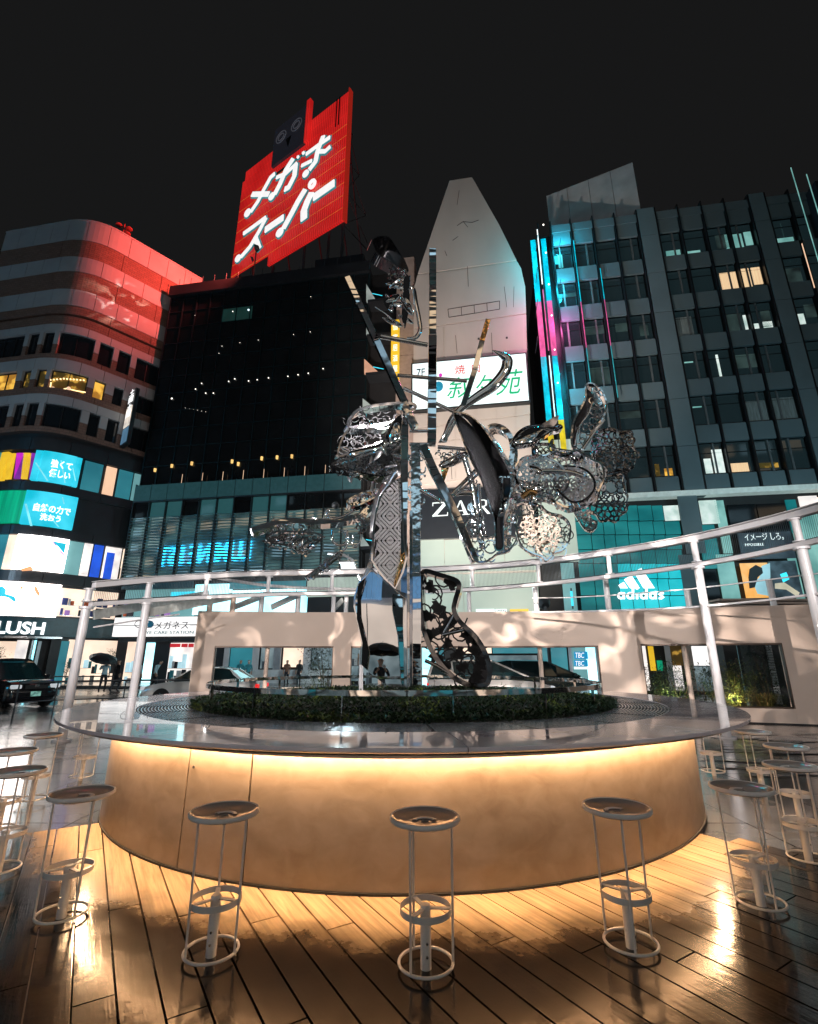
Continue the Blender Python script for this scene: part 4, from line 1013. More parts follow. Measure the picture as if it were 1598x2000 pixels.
lace(plane_at(1000,980,SY-.3,-20,0), cC([(440,860),(560,840),(600,960),(560,1100),(520,1300),(470,1180),(480,1000)]), 8, seed=54, wd=.03, wob=.12)
lace(plane_at(930,960,SY-.1,-20,0), cC([(215,860),(260,850),(300,950),(330,1150),(300,1300),(240,1200),(250,1000)]), 7.5, seed=55, wd=.03, wob=.1)
lace(plane_at(815,950,SY-.1,0,0), [(803,880),(822,880),(822,1000),(806,1000)], 7, seed=56, wd=.03, wob=.06)
# saddle and small plates behind the masts
plate(plane_at(885,890,SY,10,15), cD([(1080,640),(1200,560),(1360,500),(1400,540),(1300,620),(1180,665),(1120,670)]), .02, m_chw, 2, 'saddle', bulge=.1)
plate(plane_at(867,925,SY+.05,10,0), cD([(1110,660),(1185,665),(1140,800),(1120,790)]), .02, m_copper, 1, 'bracket')
lace(plane_at(868,885,SY,0,0), cD([(1090,500),(1330,500),(1300,560),(1150,600),(1090,600)]), 7, seed=57, wd=.028, wob=.1)
plate(plane_at(868,820,SY+.1,0,0), cD([(1080,420),(1150,300),(1240,170),(1250,240),(1150,420)]), .015, m_chs, 1, 'bracket')
# ------------------------------------------------------------------ facade line across the street
FP = Path([(-45, 36.1+.165*45), (75, 36.1-.165*75)])
LPp = [(-52,39.45),(-31.2,35.65)]
for i in range(1, 13):
    t = i/12; a, b, c = V((-31.2,35.65)), V((-28.5,35.15)), V((-26.9,37.1)); q = a*(1-t)**2+b*2*t*(1-t)+c*t*t; LPp.append((q.x,q.y))
LPp.append((-21.9,42.88))
LP = Path(LPp)
def fx(px, py=1000): return FP.hit(px, py)[0]
def fz(px, py): return FP.hit(px, py)[1]
def org(path, s): q = path.pos(s); return V((q.x, q.y, 0))
def add(path, parent, name, rect, off, th, mt, **k):
    s0, s1, z0, z1 = path.rect(*rect); return M().slab(path, s0, s1, z0, z1, off, th).build(name, mt, parent, **k)

m_panelL = mat('beige_cladding', (.33,.32,.32), .6, var=.08, vs=.6)
m_brickL = brick_mat('brown_brick', (.16,.085,.06), (.20,.11,.08), (.06,.04,.035), 1.0, .42, .22)
m_winD = mat('dark_window', (.015,.02,.024), .05, .3, var=.15, spec=.8)
m_scr = glow('cyan_screen', (.05,.62,.80), 1.15, vs=.5, col2=(.0,.42,.55))
m_scrW = glow('white_screen', (1,.95,.92), 6.5, vs=.35, col2=(1.,.82,.72), lo=.3, hi=.5)
m_white_e = glow('white_neon', (1,1,1), 1.5, var=.05)
m_cyan_e = glow('cyan_neon', (.05,.75,.95), 1.3, var=.2)
m_green_e = glow('green_lit_window', (.0,.45,.22), .9, vs=.6, col2=(0,.25,.13), stretch=(6,6,.3))
m_teal_w = glow('teal_lit_window', (.05,.30,.36), .75, vs=.25, col2=(.02,.17,.22))
m_teal_w2 = glow('pale_teal_window', (.20,.45,.46), .8, vs=.3, col2=(.12,.30,.32))
m_warm_w = glow('warm_lit_window', (1,.66,.42), 1.0, vs=.5, col2=(.9,.55,.36))
m_amber = glow('amber_lit_window', (1,.55,.08), .95, vs=1.2, col2=(.35,.15,.02), lo=.42, hi=.56)
m_amberd = glow('amber_dim_window', (.9,.5,.08), .5, vs=1.5, col2=(.01,.008,.004), lo=.52, hi=.6)
m_yel = glow('yellow_lit_panel', (1,.60,.03), .9, var=.2); m_pur = glow('purple_lit_panel', (.30,.03,.45), .8, var=.4); m_mag = glow('magenta_lit_panel', (.65,.02,.6), .9, var=.2)
m_blue = glow('blue_lit_panel', (.02,.12,.85), .9, var=.3)
m_room = glow('shop_interior', (.95,.86,.78), 1.5, vs=.8, col2=(.45,.42,.42))
m_roomw = glow('warm_shop_interior', (1,.80,.62), 1.3, vs=.5, col2=(.70,.52,.40))
m_roomc = glow('cyan_shop_interior', (.55,.95,1), 2.2, vs=.35, col2=(.12,.62,.75), lo=.25, hi=.6)
m_roomg = glow('cool_grey_interior', (.35,.45,.48), .6, vs=.7, col2=(.08,.13,.15))
m_frame = mat('black_frame', (.014,.016,.018), .4, var=.1)
m_tealp = mat('teal_dark_fascia', (.01,.07,.09), .3, var=.2)
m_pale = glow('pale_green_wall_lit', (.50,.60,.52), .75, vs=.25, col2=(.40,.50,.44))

# ================================================================== left corner building
def LZ(px, y): return LP.hit(px, y)[1]
lb = empty('corner_building', org(LP, 10), 'tall banded corner building with rounded corner and glowing cyan screens, bathed in red light', 'building')
S0, S1 = LP.hit(-60, 700)[0], LP.L
ZL_ = lambda y: LZ(175, y)
top = ZL_(431)
M().slab(LP, S0, S1, 0, top-.1, -.45, 9).build('core', m_dark, lb)
bands = [(431,471,0),(471,505,1),(505,535,0),(535,571.5,1),(571.5,604,0),(604,621,1),(626,644,1),(644,660,0),(704,714,1),(714,737,0),(773,787,1),(787,805,0),(851,862,1)]
for (y0, y1, kd) in bands:
    z1, z0 = ZL_(y0), ZL_(y1); nn = 11
    if y0 > 700 and kd == 1 or y0 in (604, 626): nn = 5
    st = [S0+(S1-S0)*i/nn for i in range(nn+1)]
    if kd == 1 : st = [S0, S0+(S1-S0)*.35, S0+(S1-S0)*.62, S0+(S1-S0)*.8, S1]
    for a, b in zip(st, st[1:]):
        o = M().slab(LP, a+.02, b-.02, z0+.01, z1-.01, .03 if kd == 0 else 0, .47 if kd == 0 else .44).build('cladding_panel' if kd == 0 else 'brick_band', m_panelL if kd == 0 else m_brickL, lb)
        if kd == 1: planar_uv(o, LP)
M().slab(LP, S0, S1, top-.12, top+.02, .08, .5).build('parapet_cap', m_panelL, lb)
def winfloor(yt, yb, wins, ysplit):
    z1, z0, zs = ZL_(yt), ZL_(yb), ZL_(ysplit); ym = (yt+yb)/2
    W_ = [(LP.hit(a, ym+(d if d else 0))[0], LP.hit(b, ym+(d if d else 0))[0], m, a) for a, b, m, d in wins]
    prev = S0
    for a, b, m, px in W_+[(S1, S1, None, 0)]:
        if a-prev > .05:
            M().slab(LP, prev+.003, a-.003, zs, z1, .03, .47).build('cladding_panel', m_panelL, lb)
            o = M().slab(LP, prev+.003, a-.003, z0, zs-.01, 0, .44).build('brick_band', m_brickL, lb); planar_uv(o, LP)
        if m:
            w_ = M().slab(LP, a, b, z0, z1, -.28, .1).build('window', m, lb)
            f = M(); t = .07
            f.slab(LP, a, b, z1-t, z1, -.18, .09); f.slab(LP, a, b, z0, z0+t, -.18, .09); f.slab(LP, a, a+t, z0+t, z1-t, -.18, .09); f.slab(LP, b-t, b, z0+t, z1-t, -.18, .09)
            if b-a > 1.2:
                for k in range(1, int((b-a)/.9)): f.slab(LP, a+(b-a)*k/int((b-a)/.9)-.025, a+(b-a)*k/int((b-a)/.9)+.025, z0+t, z1-t, -.19, .08)
            q = f.build('frame', m_frame, None); q.parent = w_; q.data.transform(__import__('mathutils').Matrix.Translation(-org(LP,10)))
        prev = b
winfloor(660, 704, [(-40,42,m_winD,6),(50,70,m_winD,4),(78,100,m_winD,2),(110,184,m_winD,0),(193,222,m_winD,6),(230,256,m_winD,20),(262,330,m_winD,50)], 685)
winfloor(737, 773, [(-40,25,m_amber,8),(37,54,m_amberd,4),(65,84,m_amberd,2),(93,170,m_amberd,0),(182,206,m_amber,6),(220,240,m_winD,20),(256,320,m_winD,45)], 757)
winfloor(805, 851, [(-40,8,m_winD,8),(18,37,m_winD,5),(44,67,m_winD,2),(78,155,m_winD,0),(170,193,m_winD,6),(206,230,m_winD,18),(250,310,m_winD,40)], 830)
# bar lights behind the curved window
for i in range(11):
    px = 97+i*6.8; s_, z_, _ = LP.hit(px, 737+abs(i-4)*.6-1.5); q = LP.pos(s_, -.17)
    M().lathe([(.001,-.07),(.06,-.04),(.07,.02),(.03,.07),(.001,.08)], 8, (q.x,q.y,z_-.1)).build('interior_lamp', glow('warm_bulb', (1,.72,.35), 2.2, var=.1) if i == 0 else bpy.data.materials['warm_bulb'], lb, smooth=True)
for px in (102,134):
    s_, z_, _ = LP.hit(px, 757); q = LP.pos(s_, -.15); M().lathe([(.15*math.sin(t*pi/8)+.001,-.15*math.cos(t*pi/8)) for t in range(9)], 14, (q.x,q.y,z_)).build('globe_lamp', m_warm_w, lb, smooth=True)
m = M()
for px0, py0, px1, py1 in ((95,763,118,760),(118,760,130,757),(130,757,150,762),(150,762,168,765),(95,763,98,745)):
    h0, h1 = LP.hit(px0,py0), LP.hit(px1,py1); a, b = LP.pos(h0[0],-.15), LP.pos(h1[0],-.15); m.tube([(a.x,a.y,h0[1]),(b.x,b.y,h1[1])], .05, 5)
m.build('counter_light', bpy.data.materials['warm_bulb'], lb)
# lower storeys
ZM = lambda y: LZ(130, y)
for y0, y1 in ((862,886),(949,967),(1036,1053),(1122,1143)):
    n = 7
    for i in range(n): M().slab(LP, S0+(S1-S0)*i/n+.02, S0+(S1-S0)*(i+1)/n-.02, ZM(y1), ZM(y0), -.05, .4).build('fascia_panel', m_dark, lb)
def scr(x0, x1, yt, yb, m, off=.05, name='screen', th=.3, ym=None):
    ym = ym or (yt+yb)/2; a, b = LP.hit(x0, ym)[0], LP.hit(x1, ym)[0]
    return M().slab(LP, a, b, ZM(yb), ZM(yt), off, th).build(name, m, lb)
r1 = (888,947)
for i, (x0,x1,m_) in enumerate(((-40,-12,m_teal_w),(-10,3,m_yel))): scr(x0,x1,*r1,m_,-.2,'window')
# zigzag of coloured wedges
zz = [(3,m_yel,1),(8,m_yel,0),(20,m_mag,1),(26,m_pur,0),(34,m_yel,1),(40,m_yel,0),(50,m_pur,1)]
for x0, m_, dn in zz:
    w_ = 13; pts = [(x0,0),(x0+w_,0),(x0+w_*.55,1)] if dn else [(x0+w_*.1,1),(x0+w_,1),(x0+w_*.75,0)]
    P = []
    for x, t in pts:
        s_ = LP.hit(x, 925)[0]; q = LP.pos(s_, -.1); P.append((q.x,q.y, ZM(893)+(ZM(945)-ZM(893))*t))
    M().prism(P, (0,.1,0)).build('lit_wedge', m_, lb)
scr(63,76,*r1,m_scr); scr(78,146,*r1,m_scr,.12); scr(148,157,*r1,m_scr)
for x0, x1, m_, dy in ((163,200,m_teal_w,14),(205,226,m_warm_w,26),(230,258,m_teal_w,34),(260,281,m_teal_w2,42)): scr(x0,x1,*r1,m_,-.2,'window',.15,ym=917+dy)
scr(-40,43,968,1031,m_green_e,-.1,'window'); scr(44,147,968,1034,m_scr,.12)
r3 = (1054,1120); scr(-40,2,*r3,m_teal_w,-.2,'window'); scr(4,24,*r3,m_roomw,-.2,'window'); scr(27,129,*r3,m_scrW,.12)
for x0, x1, m_, dy in ((131,160,m_teal_w2,6),(161,178,m_room,10),(181,199,m_blue,14),(203,235,m_room,18),(238,259,m_roomw,24)): scr(x0,x1,*r3,m_,-.2,'window',.15,ym=1087+dy)
scr(206,222,1066,1122,m_blue,-.15,'display_stand',.1,ym=1105)
scr(-60,114,1144,1207,m_scrW,.12); m_or = glow('orange_screen_streak', (1,.45,.2), 1.2, var=.2)
def shape(pts, m_, off=.16, nm='screen_picture'):
    P = []
    for x, y in pts: h = LP.hit(x, y); q = LP.pos(h[0], off); P.append(V((q.x,q.y,h[1])))
    M().prism(P, (-.0,.03,0)).build(nm, m_, lb)
shape([(-30,1148),(8,1146),(14,1152),(12,1160),(22,1163),(30,1166),(32,1174),(45,1178),(-30,1182)], m_scr); shape([(40,1146),(46,1146),(44,1155)], m_or); shape([(66,1146),(71,1146),(77,1160),(74,1166),(68,1155)], m_or)
shape([(100,1057),(128,1062),(124,1082),(112,1068)], m_scr); shape([(99,1056),(101,1056),(124,1084),(123,1087)], m_mag, .17); shape([(42,1112),(60,1106),(66,1114),(44,1116)], m_or)
for x0, y0, x1, y1, w_ in ((70,905,92,940,3),(118,900,125,944,2),(140,915,145,940,2),(50,985,60,1028,4),(120,972,123,985,2),(96,1010,112,1030,3)): shape([(x0,y0),(x0+w_,y0),(x1+w_,y1),(x1,y1)], glow('pale_cyan_streak', (.25,.80,.90), 1.1, var=.3) if 'pale_cyan_streak' not in bpy.data.materials else bpy.data.materials['pale_cyan_streak'])
for px, py in ((233,1118),(248,1117),(212,1116)):  # lounge chairs in the upper shop window
    pass
def curved_text(body, x0, y0, x1, y1, m_, off=.2, **k): return text_path(body, LP, (x0,y0,x1,y1), m_, lb, off=off, curve=True, **k)
curved_text('強くて', 100,901,141,917, m_white_e, off=.14, bold=.022); curved_text('優しい', 96,919,137,935, m_white_e, off=.14, bold=.022)
curved_text('自然の力で', 66,987,138,1003, m_white_e, off=.14, bold=.022); curved_text('洗おう', 78,1005,118,1019, m_white_e, off=.14, bold=.022)
# sign band
M().slab(LP, S0, LP.hit(118,1225)[0], ZM(1243), ZM(1209), .15, .5).build('sign_band', m_tealp, lb)
curved_text('LUSH', -4,1214,86,1239, m_white_e, off=.17, ext=.12, bold=.03)
M().slab(LP, S0, LP.hit(118,1246)[0], ZM(1249), ZM(1245), .5, .6).build('canopy', m_steel, lb)
# street level: recessed shop fronts
def bays(path, parent, items):
    for x0, x1, y0, y1, off, m_, nm in items: add(path, parent, nm, (x0,y0,x1,y1), off, .08, m_)
M().slab(LP, S0, LP.hit(112,1300)[0], 0, ZM(1249), -.42, .1).build('shop_back', m_black, lb)
bays(LP, lb, [(-50,28,1252,1305,-.35,m_roomw,'shop_window'),(28,54,1250,1295,-.35,m_room,'shop_window'),(56,60,1250,1330,-.2,m_steel,'door_frame'),(62,66,1250,1330,-.25,m_roomc,'glass_door'),(70,76,1252,1330,-.25,m_roomg,'glass_door'),
    (92,112,1250,1340,.0,m_frame,'pier'),(112,128,1252,1342,.02,m_teal_w,'lit_column'),(118,232,1152,1206,-.35,m_roomw,'shop_window'),(114,234,1210,1246,.02,m_tealp,'fascia'),(130,232,1250,1338,-.35,m_roomw,'shop_window'),(225,236,1250,1338,.05,m_frame,'pier')])
def clutter(path, parent, rect, n, seed, cols, off=-.2, hmin=.12, hmax=.6, name='merchandise'):
    R_ = random.Random(seed); s0, s1, z0, z1 = path.rect(*rect); m = M()
    rows = max(1, int((z1-z0)/.75))
    for r_ in range(rows):
        zb_ = z0+(z1-z0)*r_/rows
        m.slab(path, s0, s1, zb_-.025, zb_, off, .3, 0)
        s_ = s0
        while s_ < s1:
            w_ = R_.uniform(.12,.45); h = R_.uniform(.35,.95)*(z1-z0)/rows
            if R_.random() < .8: m.slab(path, s_, min(s1, s_+w_*.85), zb_, zb_+h, off-R_.uniform(0,.1), .12, R_.randrange(1, len(cols)))
            s_ += w_+(R_.uniform(.1,.8) if R_.random() < .25 else 0)
    o = m.build(name, cols, parent); o['kind'] = 'stuff'; return o
mc = lambda n, c: mat(n, c, .5, var=.1)
cl_cloth = [m_steel, mc('orange_cloth',(.7,.12,.03)), mc('black_cloth',(.02,.02,.03)), mc('white_cloth',(.7,.7,.7)), glow('lilac_cloth_lit',(.5,.25,.7),.6), mc('navy_cloth',(.03,.05,.2))]
cl_goods = [m_steel, mc('teal_box',(.04,.3,.35)), mc('black_box',(.02,.02,.03)), mc('white_box',(.75,.75,.75)), glow('lit_ad_card',(.55,.85,.95),.9), mc('grey_box',(.25,.27,.28))]
cl_dark = [m_frame, mc('dark_item',(.03,.035,.04)), mc('slate_item',(.08,.10,.12)), mc('pale_item',(.5,.5,.5)), mc('brown_item',(.15,.08,.04))]
clutter(LP, lb, (122,1165,232,1204), 0, 3, cl_cloth); clutter(LP, lb, (134,1275,180,1335), 0, 4, cl_goods); clutter(LP, lb, (182,1275,225,1335), 0, 5, cl_goods)
clutter(LP, lb, (-40,1300,50,1338), 0, 6, cl_dark); clutter(LP, lb, (163,1090,178,1120), 0, 7, cl_dark); clutter(LP, lb, (206,1105,258,1128), 0, 8, cl_dark, hmin=.1)
# vertical blade sign projecting from the right face
bs_h = LP.hit(245, 830); q0 = LP.pos(bs_h[0], .1); nr = LP.nrm(bs_h[0])
bl = empty('blade_sign', V((q0.x,q0.y,0)), 'narrow vertical black blade sign with a lit price panel on the corner building', 'sign')
zb_, zt_ = LP.hit(236,876)[1], LP.hit(256,770)[1]; zm = LP.hit(243,800)[1]; zm2 = LP.hit(240,842)[1]
a = V((q0.x,q0.y)); b = a+nr*1.5
def bq(t0, t1, z0, z1, m_, nm, th=.16, o_=0):
    p, q = a+(b-a)*t0, a+(b-a)*t1; tx = V((-(b-a).y, (b-a).x)).normalized()
    P = [V((p.x,p.y,z0)),V((q.x,q.y,z0)),V((q.x,q.y,z1)),V((p.x,p.y,z1))]; P = [v+V((tx.x,tx.y,0))*o_ for v in P]
    return M().prism(P, V((tx.x,tx.y,0))*th).build(nm, m_, bl)
bq(0,1,zb_,zt_,m_frame,'sign_box',.3,-.15)
for o_ in (-.19,): 
    bq(.08,.92,zm2+.1,zm,m_warm_w if False else glow('lit_price_panel',(1,.85,.7),1.0,vs=2,col2=(.55,.5,.45)),'lit_panel',.03,o_+.0); bq(.08,.92,zb_+.2,zm2,glow('blue_grey_panel',(.10,.22,.34),.8),'lit_panel',.03,o_)
tx = V((-(b-a).y,(b-a).x,0)).normalized()
for i, ch in enumerate('土間土間'):
    zz_ = zt_-.5-i*.72; p = a+(b-a)*.85
    text_on(ch, V((p.x,p.y,zz_))-tx*.2, (-(b-a).x, -(b-a).y, 0), (0,0,1), 1.0, .55, m_white_e, bl) if False else text_on(ch, V((a.x,a.y,zz_))+V(((b-a).x,(b-a).y,0))*.15-tx*.2, ((b-a).x,(b-a).y,0), (0,0,1), 1.0, .6, m_white_e, bl, ext=-.02)
# roof antenna mast
an = empty('roof_antenna', V((-28.5,39,top)), 'thin reddish antenna mast on the corner building roof', 'antenna'); m_an = mat('red_mast', (.35,.06,.05), .5)
M().tube([(-28.5,39,top-.1),(-28.5,39,top+3.2)], .07, 6).build('mast', m_an, an)
for dz, dx in ((2.4,.6),(2.9,-.5),(1.8,.5)): M().lathe([(.001,0),(.3,.05),(.32,.15),(.001,.2)], 10, (-28.5+dx,38.9,top+dz)).build('dish', m_an, an); M().tube([(-28.5,39,top+dz),(-28.5+dx,38.95,top+dz+.1)], .03, 5).build('arm', m_an, an)

# ================================================================== dark glass building
m_glassF = mat('coated_dark_glass', (.012,.014,.016), .04, .2, var=.25, vs=.5, bump=.04, bs=.6)
m_mull = mat('dark_teal_mullion', (.006,.018,.022), .4, .3)
db = empty('dark_glass_building', org(FP, fx(440)), 'black glass curtain-wall building with tiny ceiling lights above a louvred podium', 'building')
D0, D1 = FP.hit(240,1130)[0], FP.hit(709,900)[0]
Ztop = FP.hit(600,545)[1]; ZPt = FP.hit(440,938)[1]
M().slab(FP, D0, D1, 0, Ztop+.3, -.6, 11).build('core', m_black, db)
nc, nr_ = 14, 11; pw = (D1-D0)/nc; ph = (Ztop-ZPt)/nr_
gl_me = {}
for i in range(nc):
    for j in range(nr_):
        M().slab(FP, D0+pw*i+.05, D0+pw*(i+1)-.05, ZPt+ph*j+.05, ZPt+ph*(j+1)-.05, -.25+rnd.uniform(-.01,.01), .05).build('glass_panel', m_glassF, db, fix=False)
for i in range(nc+1): M().slab(FP, D0+pw*i-.04, D0+pw*i+.04, ZPt, Ztop, -.15, .35).build('mullion', m_mull, db)
for j in range(nr_+1): M().slab(FP, D0, D1, ZPt+ph*j-.035, ZPt+ph*j+.035, -.18, .3).build('transom', m_mull, db)
M().slab(FP, D0-.1, D1+.1, Ztop, Ztop+1.1, .15, .5).build('parapet', m_dark, db)
m_spot = glow('tiny_ceiling_light', (1,.92,.8), 2.5, var=.1); m_pend = glow('pendant_lamp_glow', (1,.62,.2), 1.3, var=.3)
def dot(px, py, r_=.06, m_=None, nm='ceiling_light', parent=None, path=FP, off=-.16):
    h = path.hit(px, py); q = path.pos(h[0], off)
    M().lathe([(.001,-r_),(r_*.8,-r_*.6),(r_,0),(r_*.8,r_*.6),(.001,r_)], 8, (q.x,q.y,h[1])).build(nm, m_ or m_spot, parent or db, smooth=True)
for px, py in ((445,743),(457,738),(484,742),(501,740),(523,736),(561,733),(581,730),(601,727),(630,718),(392,747),(380,758),(400,766),(415,766),(334,776),(333,777),(606,577),(572,651),(605,646),(503,662),(432,674),(467,667),(426,688),(379,614)): dot(px, py, .055 if py > 700 else .03)
for px, py in ((334,909),(373,904),(464,905),(510,894),(540,892),(569,890),(301,917),(452,900)):
    h = FP.hit(px, py); q = FP.pos(h[0], -.13); M().lathe([(.001,-.16),(.10,-.15),(.11,.14),(.001,.16)], 10, (q.x,q.y,h[1])).build('pendant_lamp', m_pend, db, smooth='auto')
dot(484,603,.09,glow('blue_white_light',(.7,.9,1),2.5)); dot(453,606,.05); add(FP, db, 'lit_ceiling', (433,598,490,622), -.2, .03, glow('dim_teal_room',(.01,.04,.035),.7))
for i in range(6): dot(360+i*8, 795+i*1.5, .02)
# podium: glass balustrade, windows, louvres
def row(ytl, ybl, xa=440): return FP.hit(xa, ytl)[1], FP.hit(xa, ybl)[1]
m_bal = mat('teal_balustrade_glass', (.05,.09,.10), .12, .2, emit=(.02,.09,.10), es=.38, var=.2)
zB1, zB0 = row(938, 972); nb_ = 13; bw_ = (D1-D0)/nb_
zW0 = row(0,1003)[1]
for i in range(nb_):
    M().slab(FP, D0+bw_*i+.03, D0+bw_*(i+1)-.03, zB0, zB1-.12, .3, .03).build('balustrade_panel', m_bal, db)
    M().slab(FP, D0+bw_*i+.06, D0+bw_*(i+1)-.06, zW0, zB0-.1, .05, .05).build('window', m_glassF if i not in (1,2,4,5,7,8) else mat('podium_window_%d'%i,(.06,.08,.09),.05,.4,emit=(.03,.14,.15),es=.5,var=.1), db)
M().slab(FP, D0, D1, zB0-.12, zB0, .35, .8).build('ledge', m_dark, db)
for px, py in ((358,1148-200),): pass
for i in range(9):
    px = 357+i*40; h = FP.hit(px, 935-i*4.2); q = FP.pos(h[0], .1); M().tube([(q.x,q.y,zB1-.2),(q.x,q.y,zB1+.75)], .02, 5).build('rail_light', m_warm_w, db)
zV0 = row(0,1128)[1]; nsl = 21
m_slat = mat('louvre_steel', (.14,.18,.18), .3, .6, var=.2, vs=1.5, bump=.5, bs=1.2)
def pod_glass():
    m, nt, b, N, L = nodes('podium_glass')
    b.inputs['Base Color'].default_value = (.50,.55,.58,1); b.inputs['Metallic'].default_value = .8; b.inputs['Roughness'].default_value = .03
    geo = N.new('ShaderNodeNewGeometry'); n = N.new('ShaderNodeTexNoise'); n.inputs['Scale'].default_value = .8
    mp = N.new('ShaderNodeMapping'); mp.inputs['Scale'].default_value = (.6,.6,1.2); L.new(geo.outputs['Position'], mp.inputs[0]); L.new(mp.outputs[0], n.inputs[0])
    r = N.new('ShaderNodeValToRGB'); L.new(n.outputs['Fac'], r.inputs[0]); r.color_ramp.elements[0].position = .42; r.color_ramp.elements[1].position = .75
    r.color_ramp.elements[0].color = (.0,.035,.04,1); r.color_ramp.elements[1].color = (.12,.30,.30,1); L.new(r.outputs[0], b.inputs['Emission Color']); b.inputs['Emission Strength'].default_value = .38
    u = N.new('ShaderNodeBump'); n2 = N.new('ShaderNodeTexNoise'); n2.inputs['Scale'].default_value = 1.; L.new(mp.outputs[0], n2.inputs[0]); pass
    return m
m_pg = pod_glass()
for i in range(nb_):
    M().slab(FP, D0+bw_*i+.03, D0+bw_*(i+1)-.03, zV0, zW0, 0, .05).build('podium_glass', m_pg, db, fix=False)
    for j in range(nsl):
        zc = zV0+(zW0-zV0)*(j+.6)/nsl; w = M(); a0, a1_ = D0+bw_*i+.05, D0+bw_*(i+1)-.05; n = 6; k0 = 0
        for t in range(n+1):
            s_ = a0+(a1_-a0)*t/n; dz = .035*math.sin(i*2.1+j*.5+t*.55+rnd.uniform(-.2,.2)); p, q = FP.pos(s_, .26), FP.pos(s_, .14)
            w.v += [V((p.x,p.y,zc+dz)), V((p.x,p.y,zc+.03+dz)), V((q.x,q.y,zc+.085+dz)), V((q.x,q.y,zc+.055+dz))]
        for t in range(n):
            for e in range(4): w.f.append((t*4+e, t*4+(e+1) % 4, t*4+4+(e+1) % 4, t*4+4+e)); w.mi.append(0)
        w.build('slat', m_slat, db, fix=False)
for i in range(nb_+1): M().slab(FP, D0+bw_*i-.035, D0+bw_*i+.035, zV0, zB1, .27, .27).build('podium_mullion', m_frame, db)
# street level under the louvres
for px0, px1, y0, y1, off, m_, nm in [(240,378,1136,1150,.1,m_tealp,'fascia'),(237,376,1150,1204,-.3,m_teal_w2,'shop_window'),(330,376,1155,1176,-.2,m_cyan_e,'lit_sign_panel'),(376,448,1140,1200,-.2,m_roomc,'shop_window'),(450,505,1152,1196,-.15,m_roomc,'shop_window'),(507,575,1150,1196,-.15,m_roomc,'shop_window'),(577,598,1150,1196,-.15,m_roomc,'shop_window'),
    (600,700,1128,1165,.05,m_pale,'wall_panel'),(600,645,1168,1198,.0,m_dark,'wall_panel'),(647,700,1168,1198,.0,m_dark,'wall_panel'),(450,598,1136,1149,.1,m_teal_w,'fascia'),
    (237,262,1250,1338,-.4,m_roomw,'shop_window'),(264,272,1246,1340,.05,m_frame,'pier'),(274,290,1255,1338,-.4,m_roomc,'shop_window'),(292,322,1252,1338,-.4,m_dark,'doorway'),(322,412,1255,1338,-.4,m_room,'shop_window'),
    (235,460,1246,1253,.2,m_frame,'awning_edge'),
    (414,436,1260,1340,-.3,m_dark,'pier'),(436,446,1255,1340,.05,m_white,'pier'),(446,492,1258,1306,-.3,m_teal_w,'shop_window'),(492,504,1255,1340,.05,m_white,'pier'),(506,534,1258,1306,-.3,m_roomg,'shop_window'),(534,548,1255,1340,.08,mat('grey_column',(.28,.3,.33),.5),'pier'),(550,592,1258,1303,-.3,m_roomw,'shop_window'),(592,606,1255,1340,.05,m_white,'pier'),(606,650,1258,1306,-.3,m_roomg,'shop_window'),(650,712,1258,1330,-.3,m_roomg,'shop_window')]:
    add(FP, db, nm, (px0,y0,px1,y1), off, .12, m_)
add(FP, db, 'white_dado', (436,1308,650,1341), .1, .3, mat('white_tiled_dado',(.62,.66,.68),.3))
clutter(FP, db, (240,1165,330,1203), 0, 12, cl_cloth, off=-.15); clutter(FP, db, (324,1275,375,1336), 0, 13, cl_goods); clutter(FP, db, (378,1275,410,1336), 0, 14, cl_goods); clutter(FP, db, (510,1268,532,1305), 0, 15, cl_dark); clutter(FP, db, (240,1290,262,1336),0,16,cl_goods); clutter(FP, db, (655,1275,710,1325),0,17,cl_dark)
for px0,px1 in ((330,350),(352,364),(366,376)): add(FP, db, 'red_banner', (px0,1257,px1,1264), -.15, .03, glow('red_banner_lit',(.75,.03,.04),.8))
# spectacle shop sign
sg = empty('optician_sign', org(FP, fx(300,1225)), 'white lit shop sign with dark katakana and glasses emblem above the street shops', 'sign')
m_sgw = glow('white_sign_face', (1,.98,.96), 1.15, var=.06); m_navy = mat('navy_print', (.01,.02,.06), .5); m_tealt = mat('teal_print', (.03,.30,.34), .5)
m_cyp = mat('cyan_print', (.02,.35,.6), .5)
add(FP, sg, 'sign_box', (231,1206,440,1243), .5, .45, m_sgw)
text_path('メガネスーパー', FP, (312,1214,428,1229), m_navy, sg, off=.52, ext=.02); text_path('EYE CARE STATION', FP, (289,1233,386,1239), m_tealt, sg, off=.52, ext=.02)
m = M()
for px in (281,300):
    h = FP.hit(px,1220); P = []
    for t in range(21):
        h = FP.hit(px+8.5*math.cos(t*pi/10), 1220+6.5*math.sin(t*pi/10)); q = FP.pos(h[0], .53); P.append((q.x,q.y,h[1]))
    m.tube(P[:-1], .03, 4, closed=True)
m.build('glasses_emblem', m_navy, sg); 
add(FP, sg, 'cyan_cross', (298,1214,306,1227), .54, .02, m_cyp); add(FP, sg, 'cyan_cross', (295,1217.5,309,1223.5), .545, .02, m_cyp)
add(FP, sg, 'sign_seam', (231,1221,440,1222.2), .515, .02, m_navy)

